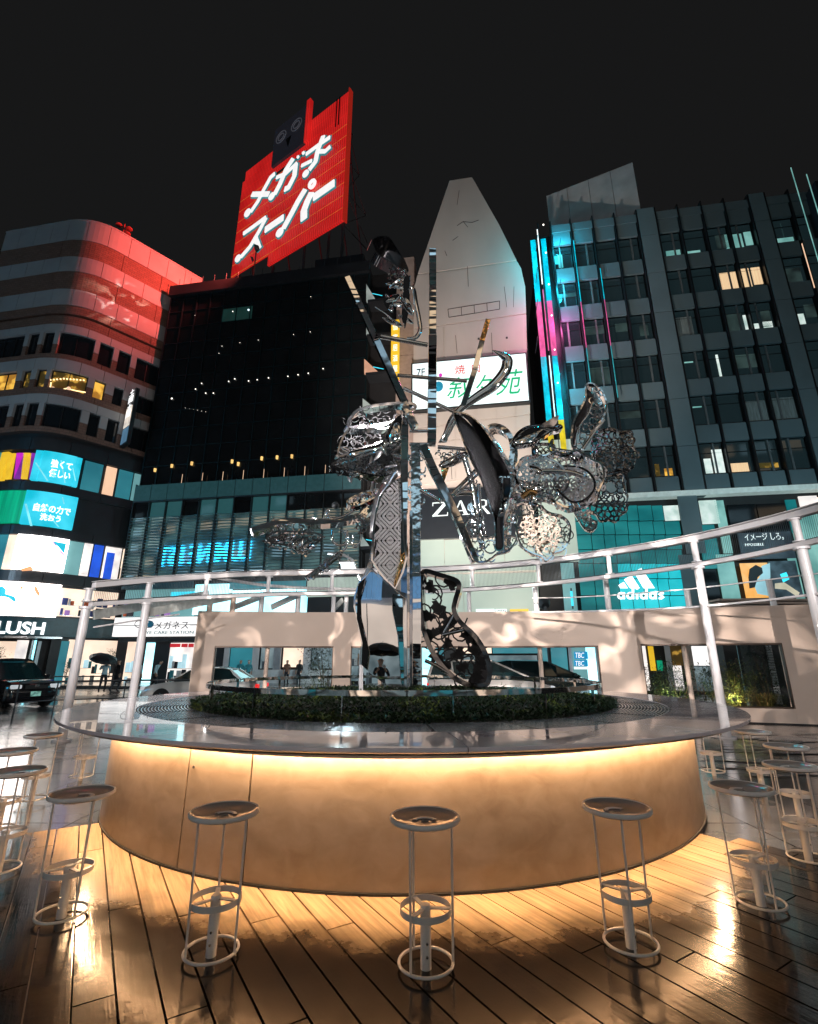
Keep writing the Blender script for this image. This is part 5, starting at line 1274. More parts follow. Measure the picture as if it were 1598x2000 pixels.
# ================================================================== narrow building with balconies
nbd = empty('narrow_balcony_building', org(FP, fx(735)), 'narrow dark building with lit wedge-shaped balcony walls beside the white tower', 'building')
N0, N1 = D1+.05, FP.hit(770,800)[0]
M().slab(FP, N0, N1, 0, FP.hit(740,515)[1], -1.3, 11).build('core', m_black, nbd)
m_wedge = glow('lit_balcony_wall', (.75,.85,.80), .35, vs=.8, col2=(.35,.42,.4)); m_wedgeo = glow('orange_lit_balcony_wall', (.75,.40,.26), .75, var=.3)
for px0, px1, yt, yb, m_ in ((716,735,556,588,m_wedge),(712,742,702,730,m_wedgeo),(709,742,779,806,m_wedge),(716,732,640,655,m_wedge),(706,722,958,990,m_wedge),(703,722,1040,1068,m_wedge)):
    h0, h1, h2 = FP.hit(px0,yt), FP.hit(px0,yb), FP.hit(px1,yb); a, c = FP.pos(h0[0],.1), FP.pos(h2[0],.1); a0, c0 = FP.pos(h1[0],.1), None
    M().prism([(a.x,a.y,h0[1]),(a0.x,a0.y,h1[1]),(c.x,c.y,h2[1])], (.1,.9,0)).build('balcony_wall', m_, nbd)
    M().slab(FP, N0, N1, h1[1]-.25, h1[1], .15, 1.4).build('balcony_slab', m_dark, nbd)
    q = FP.pos((h1[0]+h2[0])/2+.2, -.3); z_ = h1[1]+(h0[1]-h1[1])*.55; M().tube([(q.x-.2,q.y,z_),(q.x+.7,q.y+.1,z_-.15)], .03, 6).build('tube_light', m_cyan_e, nbd)
sb = empty('side_stair_building', org(FP, fx(790)), 'slim brownish rendered building slice between balconies and the pale tower', 'building')
T0, T1 = FP.hit(771,800)[0], FP.hit(809,800)[0]
m_bro = mat('brownish_render', (.34,.26,.23), .7, var=.12, bump=.1, bs=5)
zs_ = [FP.hit(790,y)[1] for y in (498,560,620,690,760,830,900,980,1060,1140,1200)]
M().slab(FP, T0, T1, 0, zs_[0], -.4, 12).build('core', m_bro, sb)
for a, b in zip(zs_, zs_[1:]): M().slab(FP, T0+.02, T1-.02, b+.03, a-.03, -.3, .1).build('facade_panel', m_bro, sb)
ys = empty('yellow_blade_sign', org(FP, fx(774,700)), 'tall narrow yellow lit sign beside the pale tower', 'sign')
add(FP, ys, 'sign_box', (768,638,783,752), .9, .3, m_yel); 
for i, ch in enumerate('個室居酒屋'): text_path(ch, FP, (771.5,646+i*20,780.5,658+i*20), m_sgw, ys, off=.93, ext=.02)

# ================================================================== pale pointed tower
tw = empty('pale_pointed_tower', org(FP, fx(915)), 'pale windowless tower with tapering gabled top', 'tower')
m_tow = mat('pale_tower_panel', (.52,.46,.42), .6, var=.12, vs=.25, bump=.08, bs=3, stretch=(1,1,.5))
def fpt(px, py, off=0): h = FP.hit(px, py); q = FP.pos(h[0], off); return V((q.x,q.y,h[1]))
dv = V((.163,.987,0))
body = [(806,1210),(808,562),(878,352),(922,345),(975,438),(1016,522),(1026,560),(1030,700),(1042,960),(1050,1210)]
M().prism([fpt(x,y,-.08) for x, y in body], dv*14).build('core', m_tow, tw)
def tpan(poly): M().prism([fpt(x+(915-x)*.001,y,0) for x, y in poly], dv*.07).build('facade_panel', m_tow, tw)
tpan([(816,535),(878,353),(922,346),(975,439),(1009,508)])
tpan([(809,562),(815,538),(1011,512),(1018,524),(1026,560),(1028,612),(867,634),(810,641)])
tpan([(810,644),(866,636.5),(866,712),(811,719)]); tpan([(869,636),(1028,614.5),(1030,698),(869,711)])
rows = [(811,836),(838.5,868),(870.5,900),(902.5,948)]
cols = [810,850,890,930,970,1008,1036]
for (a, b) in rows:
    for c, d in zip(cols, cols[1:]):
        k = -.13*.9
        sh = lambda x: (x-810)*-.125
        tpan([(c+.6,b+sh(c)),(c+.6,a+sh(c)),(d-.6,a+sh(d)),(d-.6,b+sh(d))])
m_line = mat('groove_dark', (.05,.04,.04), .8)
for x0,y0,x1,y1 in ((875,604,976,588),(877,620,976,604),(875,604,877,620),(901,600,902,616),(926,596,927,612),(951,592,952,608),(976,588,976,604)):
    a, b = fpt(x0,y0,.012), fpt(x1,y1,.012); M().bar(a, b, .05, .02, up=(.16,.98,0)).build('conduit', m_line, tw)
for x0,y0,x1,y1 in ((893,441,905,433),(905,433,922,435),(922,435,935,430),(905,433,914,444),(873,500,869,490)):
    a, b = fpt(x0,y0,.015), fpt(x1,y1,.015); M().bar(a, b, .04, .02, up=(.16,.98,0)).build('crack', m_line, tw)
for i, (x, y) in enumerate(((935,662),(990,660))):
    a = fpt(x, y, .03); M().box(a, (.16,.05,.16), -.163).build('vent', m_line, tw)
for x0,y0,x1,y1 in ((893,400,897,372),(884,470,895,462),(915,560,913,520),(985,560,990,600),(890,655,893,690),(960,650,962,692),(1004,560,1003,600),(880,880,883,936),(840,845,841,866)):
    a, b = fpt(x0,y0,.014), fpt(x1,y1,.014); M().bar(a, b, .035, .02, up=(.16,.98,0)).build('stain_line', m_line, tw)
# restaurant sign
yk = empty('restaurant_sign', org(FP, fx(920,760)), 'big white lit sign with red and green brush characters on the pale tower', 'sign')
def quad_on(path, pts, off, th, m_, parent, nm):
    P = []
    for x, y in pts: h = path.hit(x, y); q = path.pos(h[0], off); P.append(V((q.x,q.y,h[1])))
    return M().prism(P, dv*th).build(nm, m_, parent)
m_sgc = glow('cool_white_sign_face', (.86,1,1), 1.15, var=.08)
z1, z0 = FP.hit(920,708)[1], FP.hit(920,797)[1]; sA, sB = FP.hit(808,760)[0], FP.hit(1029,745)[0]
M().slab(FP, sA-.12, sB+.12, z0-.12, z1+.12, .5, .5).build('sign_frame', m_frame, yk); M().slab(FP, sA, sB, z0, z1, .55, .1).build('sign_face', m_sgc, yk)
m_redp = mat('red_print', (.55,.02,.02), .5, emit=(.6,.03,.03), es=.5, var=0); m_grp = mat('green_print', (.0,.30,.12), .5, emit=(0,.42,.18), es=.6, var=0)
text_path('焼', FP, (890,721,909,738), m_redp, yk, off=.57, ext=.03)
text_path('肉', FP, (922,718,938,735), m_redp, yk, off=.57, ext=.03)
text_path('叙', FP, (874,744,928,784), m_grp, yk, off=.57, ext=.03, shear=.25); text_path('々', FP, (930,740,962,775), m_grp, yk, off=.57, ext=.03, shear=.25); text_path('苑', FP, (968,730,1022,778), m_grp, yk, off=.57, ext=.03, shear=.25)
text_path('7F', FP, (816,728,832,742), m_navy, yk, off=.57, ext=.03)
for px, py, r_, m_ in ((858,762,.38,m_cyp),(862,740,.14,glow('magenta_dot',(.8,.05,.6),.8)),(852,748,.12,m_cyp)):
    h = FP.hit(px,py); q = FP.pos(h[0], .58); M().prism([V((q.x+r_*math.cos(t*pi/8)*.986, q.y-.165*r_*math.cos(t*pi/8), h[1]+r_*math.sin(t*pi/8)*1.2)) for t in range(16)], dv*.03).build('emblem_dot', m_, yk)
# clothes shop sign: black box with serif letters
za = empty('fashion_sign', org(FP, fx(900,1005)), 'black sign box with white serif letters behind the sculpture', 'sign')
add(FP, za, 'sign_box', (822,956,1020,1052), .4, .4, mat('black_sign_face', (.01,.014,.02), .3, var=.1))
def letter(polys, x0, y0, w_, h_):
    m = M()
    for pl_ in polys: m.prism([fpt(x0+x*w_, y0-y*h_-(x*w_)*.06, .44) for x, y in pl_], dv*.035)
    return m.build('letter', glow('white_serif_letter', (.85,.95,.95), 1.0, var=.1) if 'white_serif_letter' not in bpy.data.materials else bpy.data.materials['white_serif_letter'], za)
Zl = [[(0,1),(1,1),(.98,.93),(0,.93)],[(.72,.93),(1,.93),(.28,.07),(0,.07)],[(0,.07),(1,.07),(1,0),(0,0)],[(0,1),(.06,1),(.05,.75),(.0,.75)],[(.94,0),(1,0),(1,.25),(.96,.25)]]
Al = [[(.44,1),(.54,1),(.9,.03),(.68,.03)],[(.44,1),(.49,.93),(.14,.03),(.08,.03)],[(.24,.33),(.7,.33),(.72,.27),(.22,.27)],[(-.02,.04),(.26,.04),(.26,0),(-.02,0)],[(.58,.04),(1,.04),(1,0),(.58,0)]]
Rl = [[(.12,1),(.30,1),(.30,0),(.12,0)],[(0,1),(.6,1),(.6,.94),(0,.94)],[(.3,.56),(.62,.56),(.62,.5),(.3,.5)],[(.6,1),(.78,.92),(.78,.60),(.6,.5),(.6,.56),(.66,.62),(.66,.88),(.6,.94)],[(.42,.52),(.58,.52),(1,0),(.8,0)],[(.0,.04),(.42,.04),(.42,0),(0,0)]]
letter(Zl,846,1012,30,27); letter(Al,884,1010,34,28); letter(Rl,928,1008,30,28); letter(Al,966,1006,34,28)
# pale lower wall, doorway, pillar
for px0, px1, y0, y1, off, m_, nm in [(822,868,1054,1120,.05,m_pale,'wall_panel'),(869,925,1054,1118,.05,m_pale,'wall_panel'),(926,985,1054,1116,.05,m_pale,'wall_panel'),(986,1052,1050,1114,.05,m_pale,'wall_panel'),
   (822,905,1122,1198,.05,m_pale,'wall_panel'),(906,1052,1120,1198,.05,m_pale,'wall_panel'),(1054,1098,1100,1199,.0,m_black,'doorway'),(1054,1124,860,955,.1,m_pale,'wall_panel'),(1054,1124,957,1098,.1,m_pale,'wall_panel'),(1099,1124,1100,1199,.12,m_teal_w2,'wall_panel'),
   (930,966,1190,1198,.2,m_sgc,'lit_card'),(968,990,1190,1198,.2,m_sgc,'lit_card'),(996,1032,1190,1198,.2,m_yel,'lit_card')]:
    add(FP, tw, nm, (px0,y0,px1,y1), off, .12, m_)
text_path('MEN', FP, (972,1191.5,988,1196), m_navy, tw, off=.22, ext=.02)
h = FP.hit(1116,1170); q = FP.pos(h[0], .3); M().tube([(q.x,q.y,h[1]-.5),(q.x,q.y,h[1]+.5)], .08, 8).build('wall_lamp', m_cyan_e, tw); M().tube([(q.x,q.y,h[1]-.7),(q.x,q.y,h[1]+.7)], .05, 8).build('lamp_body', m_frame, tw)
# street level behind the middle opening
for px0, px1, y0, y1, off, m_, nm in [(712,760,1256,1340,-.3,m_roomg,'shop_window'),(762,822,1256,1340,-.3,m_roomg,'shop_window'),(824,846,1256,1340,-.2,m_roomc,'shop_window'),(848,866,1256,1340,-.2,m_teal_w,'shop_window'),(868,890,1256,1340,-.3,m_frame,'pier'),(892,960,1256,1276,-.1,m_roomw,'lit_fascia'),(962,1052,1256,1276,-.1,m_teal_w,'fascia'),(892,1052,1280,1340,-.3,m_roomg,'shop_window'),(1058,1110,1256,1335,-.2,m_teal_w,'shop_window'),(1112,1118,1252,1340,.1,m_white,'pier'),(1148,1166,1256,1335,-.2,m_roomc,'shop_window'),(1119,1147,1256,1335,-.2,m_teal_w2,'shop_window')]:
    add(FP, tw, nm, (px0,y0,px1,y1), off, .12, m_)
clutter(FP, tw, (714,1280,820,1335),0,21,cl_dark); clutter(FP, tw, (895,1285,1050,1335),0,22,cl_dark); clutter(FP, tw, (826,1275,846,1335),0,23,cl_goods)
tb = empty('clinic_sign', org(FP, fx(1131,1290)), 'two small blue lit signs with white letters seen through the wall opening', 'sign')
m_tbc = glow('blue_sign_face', (.0,.28,.55), 1.0, var=.15)
add(FP, tb, 'sign_panel', (1119,1273,1145,1287), .6, .1, m_tbc); add(FP, tb, 'sign_panel', (1119,1289,1145,1301), .6, .1, m_tbc); add(FP, tb, 'sign_panel', (1119,1302,1145,1307), .6, .1, m_sgc)
text_path('TBC', FP, (1121,1275,1138,1285), m_sgw, tb, off=.65, ext=.03, shear=.2); text_path('TBC', FP, (1121,1291,1138,1300), m_sgw, tb, off=.65, ext=.03, shear=.2)

# ================================================================== grid building at right
gb = empty('grid_office_building', org(FP, fx(1300)), 'grey office block with a grid of spandrels, dark windows and vertical fins', 'building')
G0, G1 = FP.hit(1047,405)[0], FP.hit(1546,405)[0]+9
m_sp = mat('grey_spandrel', (.115,.17,.19), .55, var=.08, vs=.4); m_pil = mat('grey_pillar_cladding', (.13,.19,.21), .55, var=.08, vs=.5)
m_winG = mat('office_window_glass', (.015,.022,.026), .05, .3, emit=(.006,.013,.015), es=1., var=.2, spec=.8)
m_fin = mat('dark_fin', (.012,.014,.016), .4, .2); m_frg = mat('grey_window_post', (.12,.14,.15), .5)
zg = lambda y: FP.hit(1235, y)[1]
zbase = 14.24; FHt = 3.83; zgt = FP.hit(1235, 425)[1]
M().slab(FP, G0, G1, 0, zgt-.2, -.6, 14).build('core', m_black, gb)
fins_px = [1047,1071,1110,1153,1196,1240,1277,1322,1369,1415,1464,1498,1546]
fs = [FP.hit(x, 405)[0] for x in fins_px]; fs += [fs[-1]+1.78*k for k in range(1, 6)]
pill = {5, 10}
lit = {}  # (bay, floor from the base) -> list of (t0,t1,h0,h1,mat)
m_tl = glow('greenish_office_light', (.28,.60,.55), .8, vs=.6, col2=(.10,.30,.28)); m_of = glow('white_office_light', (.85,.95,.9), 1.0, vs=1., col2=(.4,.55,.5)); m_bl = glow('warm_blind', (1,.72,.42), .95, vs=8, stretch=(4,4,.01), col2=(.75,.5,.28)); m_cu = mat('pale_curtain', (.22,.27,.27), .8, var=.3, vs=4, bump=.8, bs=4, stretch=(3,3,.3))
m_dimw = glow('dim_office', (.05,.09,.085), .6, vs=.8, col2=(.01,.015,.016))
lit = {(6,5):[(.2,.9,.0,.3,m_tl)],(7,5):[(.1,.7,.0,.15,m_tl)],(8,5):[(.4,1,.1,.8,m_dimw),(.85,1,0,.8,m_tl)],(9,5):[(.05,.5,0,.75,m_tl),(.62,.95,.1,.8,m_tl)],(11,5):[(.1,.9,0,.25,m_tl)],
  (8,4):[(.2,1,0,.85,m_bl)],(9,4):[(.0,.45,0,.95,m_bl),(.55,.95,.1,.95,m_bl)],(8,3):[(0,.8,0,.8,m_dimw),(.85,1,0,.7,m_of)],(9,3):[(0,.4,0,.25,m_of),(.5,.9,.05,.8,m_dimw),(.5,.9,0,.3,m_of)],(11,3):[(.0,.4,0,.5,m_of),(.5,1,.3,.9,m_dimw)],
  (2,2):[(0,1,.1,.9,m_dimw)],(7,2):[(.4,.5,0,1,m_of)],(8,2):[(0,1,.3,.9,m_dimw)],(9,1):[(0,1,0,.9,m_cu)],(8,1):[(.1,.95,0,.85,m_cu)],(3,1):[(0,1,.5,.8,m_dimw)],(6,0):[(.15,.45,0,.6,m_of),(.55,1,.0,.95,m_of)],(7,0):[(.1,.8,0,.35,m_bl)],(4,0):[(.5,.85,.0,.3,m_amber),(.1,.3,0,.5,m_amberd)],(8,0):[(.1,.9,.1,.3,m_amberd)],(2,3):[(0,1,.5,.9,m_dimw)],(1,5):[(.2,.45,.1,.8,m_tl)]}
for i in range(len(fs)-1):
    a, b = fs[i], fs[i+1]
    if i in pill:
        zz = 12.7; 
        while zz < zgt+.6:
            M().slab(FP, a+.08, b-.08, zz+.02, min(zz+FHt/1.0-.02, zgt+.7), .12, .5).build('pillar_panel', m_pil, gb); zz += FHt
        continue
    if i == 0: continue
    for k in range(7):
        z0 = zbase-1.3+FHt*k
        M().slab(FP, a+.12, b-.12, z0+.02, z0+1.38, -.05, .2).build('spandrel', m_sp, gb)
        if k < 6 or True:
            w0, w1 = z0+1.45, z0+FHt-.02
            if w1 > zgt: w1 = zgt-.1
            if w1-w0 < .5: continue
            wv = M().slab(FP, a+.12, b-.12, w0, w1, -.35, .08).build('window', m_winG, gb)
            f = M(); t_ = .06; mid = a+(b-a)*(.36 if i % 2 else .62)
            f.slab(FP, a+.15, b-.15, w1-.75, w1-.71, -.29, .05); f.slab(FP, a+.15, b-.15, w0, w0+.07, -.25, .09); f.slab(FP, a+.12, a+.15, w0, w1-.3, -.25, .09); f.slab(FP, b-.15, b-.12, w0, w1-.3, -.25, .09)
            f.build('window_frame', m_fin, gb)
            if i % 4 != 3: M().slab(FP, mid-.06, mid+.06, w0+.01, w1-.01, -.22, .08).build('window_post', m_frg, gb)
            if (i, k) not in lit and rnd.random() < .34: lit[(i, k)] = [(rnd.choice([0,.4,.6]), rnd.choice([.5,.8,1]), rnd.choice([0,.2,.5]), rnd.choice([.7,.9]), rnd.choice([m_dimw, m_dimw, m_cu]))] if rnd.random() < .75 else [(.1,.5,.75,.8,m_tl)]
            for t0, t1, h0, h1, m_ in [q for q in lit.get((i, k), []) if q[1] > q[0]]:
                wa, wb = a+.12, b-.12; hh = w1-w0-.9
                M().slab(FP, wa+(wb-wa)*t0, wa+(wb-wa)*t1, w0+.08+hh*h0*1.3, w0+.08+hh*min(1.3, h1*1.3), -.29, .03).build('lit_pane', m_, gb)
for i, s_ in enumerate(fs):
    M().slab(FP, s_-.05, s_+.05, 12.9, zgt+.7, .1, .45).build('fin', m_fin, gb)
M().slab(FP, fs[1], fs[-1], zgt-.5, zgt+.3, .0, .3).build('roof_beam', m_sp, gb)
# glowing colour-changing strips on the left fins
m_c = {n: glow(n+'_strip', c, e*.8, var=.55, vs=2.5, stretch=(1,1,.6)) for n, c, e in (('cyan',(.0,.55,.70),1.15),('pink',(.75,.12,.35),1.1),('yellow',(.75,.60,.02),1.1),('bluegreen',(.05,.5,.55),.9))}
def strips(s_, w_, cuts, off=.5, nm='light_strip'):
    for y0, y1, m_ in cuts:
        M().slab(FP, s_-w_/2, s_+w_/2, FP.hit(1100,y1)[1], FP.hit(1100,y0)[1]-.01, off, .05).build(nm, m_, gb)
c4 = [(470,505,m_c['cyan']),(505,592,m_c['cyan']),(592,655,m_c['pink']),(655,700,m_c['pink']),(700,760,m_c['cyan']),(760,825,m_c['cyan']),(825,900,m_c['yellow'])]
s_a = FP.hit(1052,600)[0]; strips(FP.hit(1060,700)[0], .42, c4); strips(FP.hit(1082,700)[0], .40, c4)
strips(FP.hit(1071,700)[0], .07, [(452,560,m_white_e),(570,690,m_c['pink']),(700,820,m_sgc)], .6)
strips(fs[3], .05, [(540,600,m_c['cyan']),(600,690,m_c['pink']),(690,790,m_c['bluegreen'])], .46)
strips(fs[2], .06, [(480,600,m_c['cyan']),(600,690,m_c['pink']),(690,800,m_c['bluegreen'])], .46)
for y in (452,506,567,627,693,757): dot(1060+(y-452)*.09, y, .07, m_spot, 'bullet_light', gb, off=.7)
# coloured light on the first bay comes from point lamps added further below
# podium
zled = FP.hit(1250,968)[1]
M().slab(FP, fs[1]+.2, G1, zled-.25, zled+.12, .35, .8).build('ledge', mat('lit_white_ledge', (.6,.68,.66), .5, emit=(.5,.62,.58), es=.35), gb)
m_pane = glow('teal_backlit_pane', (.01,.24,.25), .8, vs=.35, col2=(.0,.13,.145), stretch=(1,1,3)); m_paneb = glow('bright_cyan_pane', (.03,.62,.70), 1.0, vs=.4, col2=(.0,.42,.48))
xs_ = [1122,1152,1177,1199,1225,1247,1275,1297,1328]; ys_ = [986,1017,1044,1073,1100,1130,1163,1198]
for r_ in range(len(ys_)-1):
    for c_ in range(len(xs_)-1):
        x0, x1 = xs_[c_]+r_*2.2, xs_[c_+1]+r_*2.2; m_ = m_pane
        if r_ >= 4 and c_ >= 3: m_ = m_paneb
        if (r_, c_) == (0, 7): m_ = m_of
        add(FP, gb, 'glass_pane', (x0+.8, ys_[r_]+.8, x1-.8, ys_[r_+1]-.8), -.05, .05, m_)
for px0, px1, y0, y1, off, m_, nm in [(1330,1368,966,1082,.2,m_pil,'pillar_panel'),(1332,1372,1084,1198,.2,m_pil,'pillar_panel'),
    (1370,1404,976,1022,-.1,m_of,'lit_window'),(1406,1424,976,1080,-.1,m_tl,'glass_pane'),(1371,1404,1024,1110,-.1,m_pane,'glass_pane'),(1426,1482,985,1050,.0,m_winD,'dark_panel'),(1484,1540,983,1048,.0,m_winD,'dark_panel'),(1542,1562,975,1040,-.05,m_pane,'glass_pane'),(1564,1600,968,1000,-.05,m_room,'lit_window'),(1564,1700,1002,1190,-.05,m_tl,'glass_pane'),(1602,1700,968,1000,-.05,m_roomw,'lit_window'),
    (1406,1440,1082,1170,-.05,m_tl,'glass_pane'),(1374,1404,1112,1170,-.05,m_winD,'glass_pane'),(1546,1562,1042,1190,-.05,m_tl,'glass_pane'),(1374,1560,1172,1198,-.05,m_tl,'wall_panel')]:
    add(FP, gb, nm, (px0,y0,px1,y1), off, .1, m_)
ad = empty('sportswear_sign', org(FP, fx(1250,1150)), 'glowing white sports brand sign with three slanted bars on cyan glass', 'sign')
for (q_) in ([(1206,1144),(1216,1138),(1224,1150),(1210,1150)],[(1217,1133),(1231,1125),(1247,1150),(1229,1150)],[(1236,1118),(1250,1111),(1276,1150),(1255,1150)]):
    quad_on(FP, q_, .35, .1, m_white_e, ad, 'slanted_bar')
def ringpts(cx, cy_, r_, a0=0, a1_=2*pi, n=18): return [(cx+r_*math.cos(a0+(a1_-a0)*i/n), cy_+r_*math.sin(a0+(a1_-a0)*i/n)) for i in range(n+1)]
def gl_letters(txt, x, y, r_, parent, m_, k=1.0):
    """round geometric lower-case letters: bowls and stems"""
    for ch in txt:
        m = M()
        def bowl(cx):
            P = [fpt(px, py, .42) for px, py in ringpts(cx, y, r_*.72)]; m.tube(P[:-1], .08*k, 6, closed=True)
        def stem(cx, up): a, b = fpt(cx, y+r_*.9, .42), fpt(cx, y-up, .42); m.tube([a, b], .08*k, 6)
        if ch == 'a': bowl(x+r_); stem(x+r_*1.75, r_*.9); adv = 2.45
        elif ch == 'd': bowl(x+r_); stem(x+r_*1.75, r_*2.1); adv = 2.45
        elif ch == 'i': stem(x+r_*.4, r_*.7); a = fpt(x+r_*.4, y-r_*1.7, .42); m.tube([a, a+V((0,0,.25))], .085*k, 6); adv = 1.15
        else:
            P = [(x+r_*1.45,y-r_*.65),(x+r_*.8,y-r_*.75),(x+r_*.3,y-r_*.4),(x+r_*.9,y),(x+r_*1.4,y+r_*.4),(x+r_*.8,y+r_*.75),(x+r_*.2,y+r_*.65)]; m.tube([fpt(a,b,.42) for a, b in P], .08*k, 6); adv = 1.9
        m.build('letter', m_, parent); x += r_*adv
gl_letters('adidas', 1203, 1165, 7.2, ad, m_white_e)
po = empty('orange_poster', org(FP, fx(1480,1130)), 'lit orange poster with a figure in pale blue on the office podium', 'poster')
add(FP, po, 'sheet', (1450,1100,1504,1168), .1, .06, glow('orange_poster_print', (1,.42,.05), .9, vs=.8, col2=(1,.62,.25)))
quad_on(FP, [(1486,1106),(1502,1100),(1504,1165),(1478,1160),(1470,1140),(1482,1128)], .13, .03, glow('pale_blue_print', (.4,.75,.85), .8, vs=1.2), po, 'figure_print')
quad_on(FP, [(1462,1112),(1474,1104),(1486,1110),(1488,1120),(1478,1128),(1472,1148),(1462,1150),(1460,1128)], .16, .03, mc('black_print',(.01,.01,.012)), po, 'hair_print')
po2 = empty('dark_poster', org(FP, fx(1535,1130)), 'dark lit poster with a pale arm shape right of the orange poster', 'poster')
add(FP, po2, 'sheet', (1506,1096,1560,1166), .1, .06, glow('dark_poster_print', (.08,.14,.18), .6, vs=1.5, col2=(.01,.015,.02)))
quad_on(FP, [(1512,1140),(1530,1138),(1560,1158),(1556,1166),(1534,1152),(1512,1150)], .13, .03, glow('pale_print', (.8,.75,.55), .7, vs=1.5), po2, 'arm_print'); quad_on(FP, [(1522,1122),(1534,1118),(1540,1132),(1528,1138)], .13, .03, m_cyan_e, po2, 'shoe_print')
po3 = empty('slogan_screen', org(FP, fx(1490,1060)), 'dark slogan display with pale characters behind the ring mesh', 'screen')
add(FP, po3, 'display', (1444,1040,1548,1092), .1, .06, glow('slogan_display', (.06,.10,.13), .6, vs=1, col2=(.015,.02,.03)))
text_path('イメージ しろ。', FP, (1452,1042,1528,1056), m_sgc, po3, off=.13, ext=.02); text_path('IMPOSSIBLE', FP, (1452,1062,1490,1067), m_sgc, po3, off=.13, ext=.02)
# street level behind right opening
for px0, px1, y0, y1, off, m_, nm in [(1166,1255,1240,1340,-.2,m_roomg,'shop_window'),(1256,1266,1250,1345,-.1,m_room,'shop_window'),(1267,1300,1250,1345,-.3,m_black,'doorway'),(1270,1280,1262,1310,-.1,m_yel,'hanging_banner'),(1286,1296,1290,1310,-.1,m_green_e,'green_sign'),(1302,1312,1250,1345,.1,m_white,'pier'),(1313,1334,1255,1300,-.2,m_amberd,'shop_window'),(1313,1334,1300,1345,.0,m_room,'dado'),(1335,1352,1250,1345,.2,m_pink,'pier'),(1353,1392,1262,1300,.1,m_sgw,'lit_board'),(1353,1392,1302,1345,-.1,m_roomg,'shop_window'),(1394,1446,1250,1345,-.1,m_roomc,'shop_window'),(1446,1560,1240,1345,-.1,m_dark,'wall_panel')]:
    add(FP, gb, nm, (px0,y0,px1,y1), off, .12, m_)
# lift house on the roof
lh = empty('roof_lift_house', (16,36,39), 'pale concrete block standing on the roof of the grid office building', 'roof block')
m_lh = mat('weathered_concrete', (.40,.40,.41), .8, var=.2, vs=.6)
A_h, B_h = at(1067,383,37), at(1236,318,33.6); ztop_ = A_h.z
dxy = V((B_h.x-A_h.x, B_h.y-A_h.y)); nn_ = V((-dxy.y, dxy.x)).normalized()*6
for i in range(4):
    p, q = V((A_h.x,A_h.y))+dxy*(i/4+.002), V((A_h.x,A_h.y))+dxy*((i+1)/4-.002)
    M().prism([V((p.x,p.y,36)),V((q.x,q.y,36)),V((q.x,q.y,ztop_)),V((p.x,p.y,ztop_))], (nn_.x,nn_.y,0)).build('concrete_panel', m_lh, lh)
# neighbouring dark tower edge with light line at far right
rt = empty('edge_tower', org(FP, fx(1640,700)), 'dark tower edge with thin lines of light at the right border', 'building')
e0 = FP.hit(1575,500)[0]
M().slab(FP, e0+1.2, e0+14, 0, zgt, 1.2, 6).build('core', m_dark, rt)
for (x0,y0,x1,y1,m_) in ((1545,332,1600,520,m_tl),(1573,345,1604,430,m_tl),(1552,480,1604,560,m_warm_w)):
    a, b = at(x0,y0,29.5), at(x1,y1,29.2); zt_, zb_ = a.z, b.z; x_ = (a.x+b.x)/2
    M().box((x_, 29.3, (zt_+zb_)/2), (.03,.06,zt_-zb_)).build('light_line', m_, rt)
# ================================================================== rooftop red sign
SPn = Plane(at(682,178,39), -33.0, 0)
rs = empty('rooftop_red_sign', SPn.at(0,-18), 'huge red ribbed rooftop sign with white katakana letters on a steel frame', 'sign')
def ribbed():
    m, nt, b, N, L = nodes('red_ribbed_metal')
    b.inputs['Base Color'].default_value = (.45,.02,.015,1); b.inputs['Roughness'].default_value = .4
    tc = N.new('ShaderNodeTexCoord'); mp = N.new('ShaderNodeMapping'); mp.inputs['Rotation'].default_value = (0,0,rad(33)); L.new(tc.outputs['Object'], mp.inputs[0])
    n = N.new('ShaderNodeTexNoise'); n.inputs['Scale'].default_value = .25; L.new(mp.outputs[0], n.inputs[0])
    wv = N.new('ShaderNodeTexWave'); wv.bands_direction = 'X'; wv.inputs['Scale'].default_value = 1.1; wv.inputs['Distortion'].default_value = .1; L.new(mp.outputs[0], wv.inputs[0])
    r = N.new('ShaderNodeValToRGB'); L.new(n.outputs['Fac'], r.inputs[0]); r.color_ramp.elements[0].position = .3; r.color_ramp.elements[1].position = .72
    r.color_ramp.elements[0].color = (.42,.008,.008,1); r.color_ramp.elements[1].color = (.62,.016,.014,1)
    r2 = N.new('ShaderNodeMapRange'); L.new(wv.outputs['Fac'], r2.inputs[0]); r2.inputs[3].default_value = .62; r2.inputs[4].default_value = 1.15
    L.new(r.outputs[0], b.inputs['Emission Color']); L.new(r2.outputs[0], b.inputs['Emission Strength'])
    u = N.new('ShaderNodeBump'); u.inputs['Strength'].default_value = .6; u.inputs['Distance'].default_value = .05; L.new(wv.outputs['Fac'], u.inputs['Height']); L.new(u.outputs[0], b.inputs['Normal'])
    return m
m_red = ribbed()
cr = crop(400,150,3.995)
def suv(x, y): p = cr([(x,y)])[0]; return SPn.uv(*p)
uR, vT = suv(1128,112); uRb, vB = suv(1086,1110); uL, _ = suv(250,1200)
vTl = suv(330,735)[1]; vTl2 = suv(545,572)[1]; uN0 = suv(542,640)[0]; uN1 = suv(818,340)[0]; vN = suv(540,715)[1]; vN2 = suv(800,520)[1]; vTr = suv(822,340)[1]
uM, vBm = suv(485,1375); vBl = suv(235,1490)[1]
vNb = (vN+vN2)/2; vTL = (vTl+vTl2)/2; vTR = (vTr+vT)/2
print('sign', uL, uR, vT, vTr, vTl, vTl2, vN, vN2, vB, vBm, vBl)
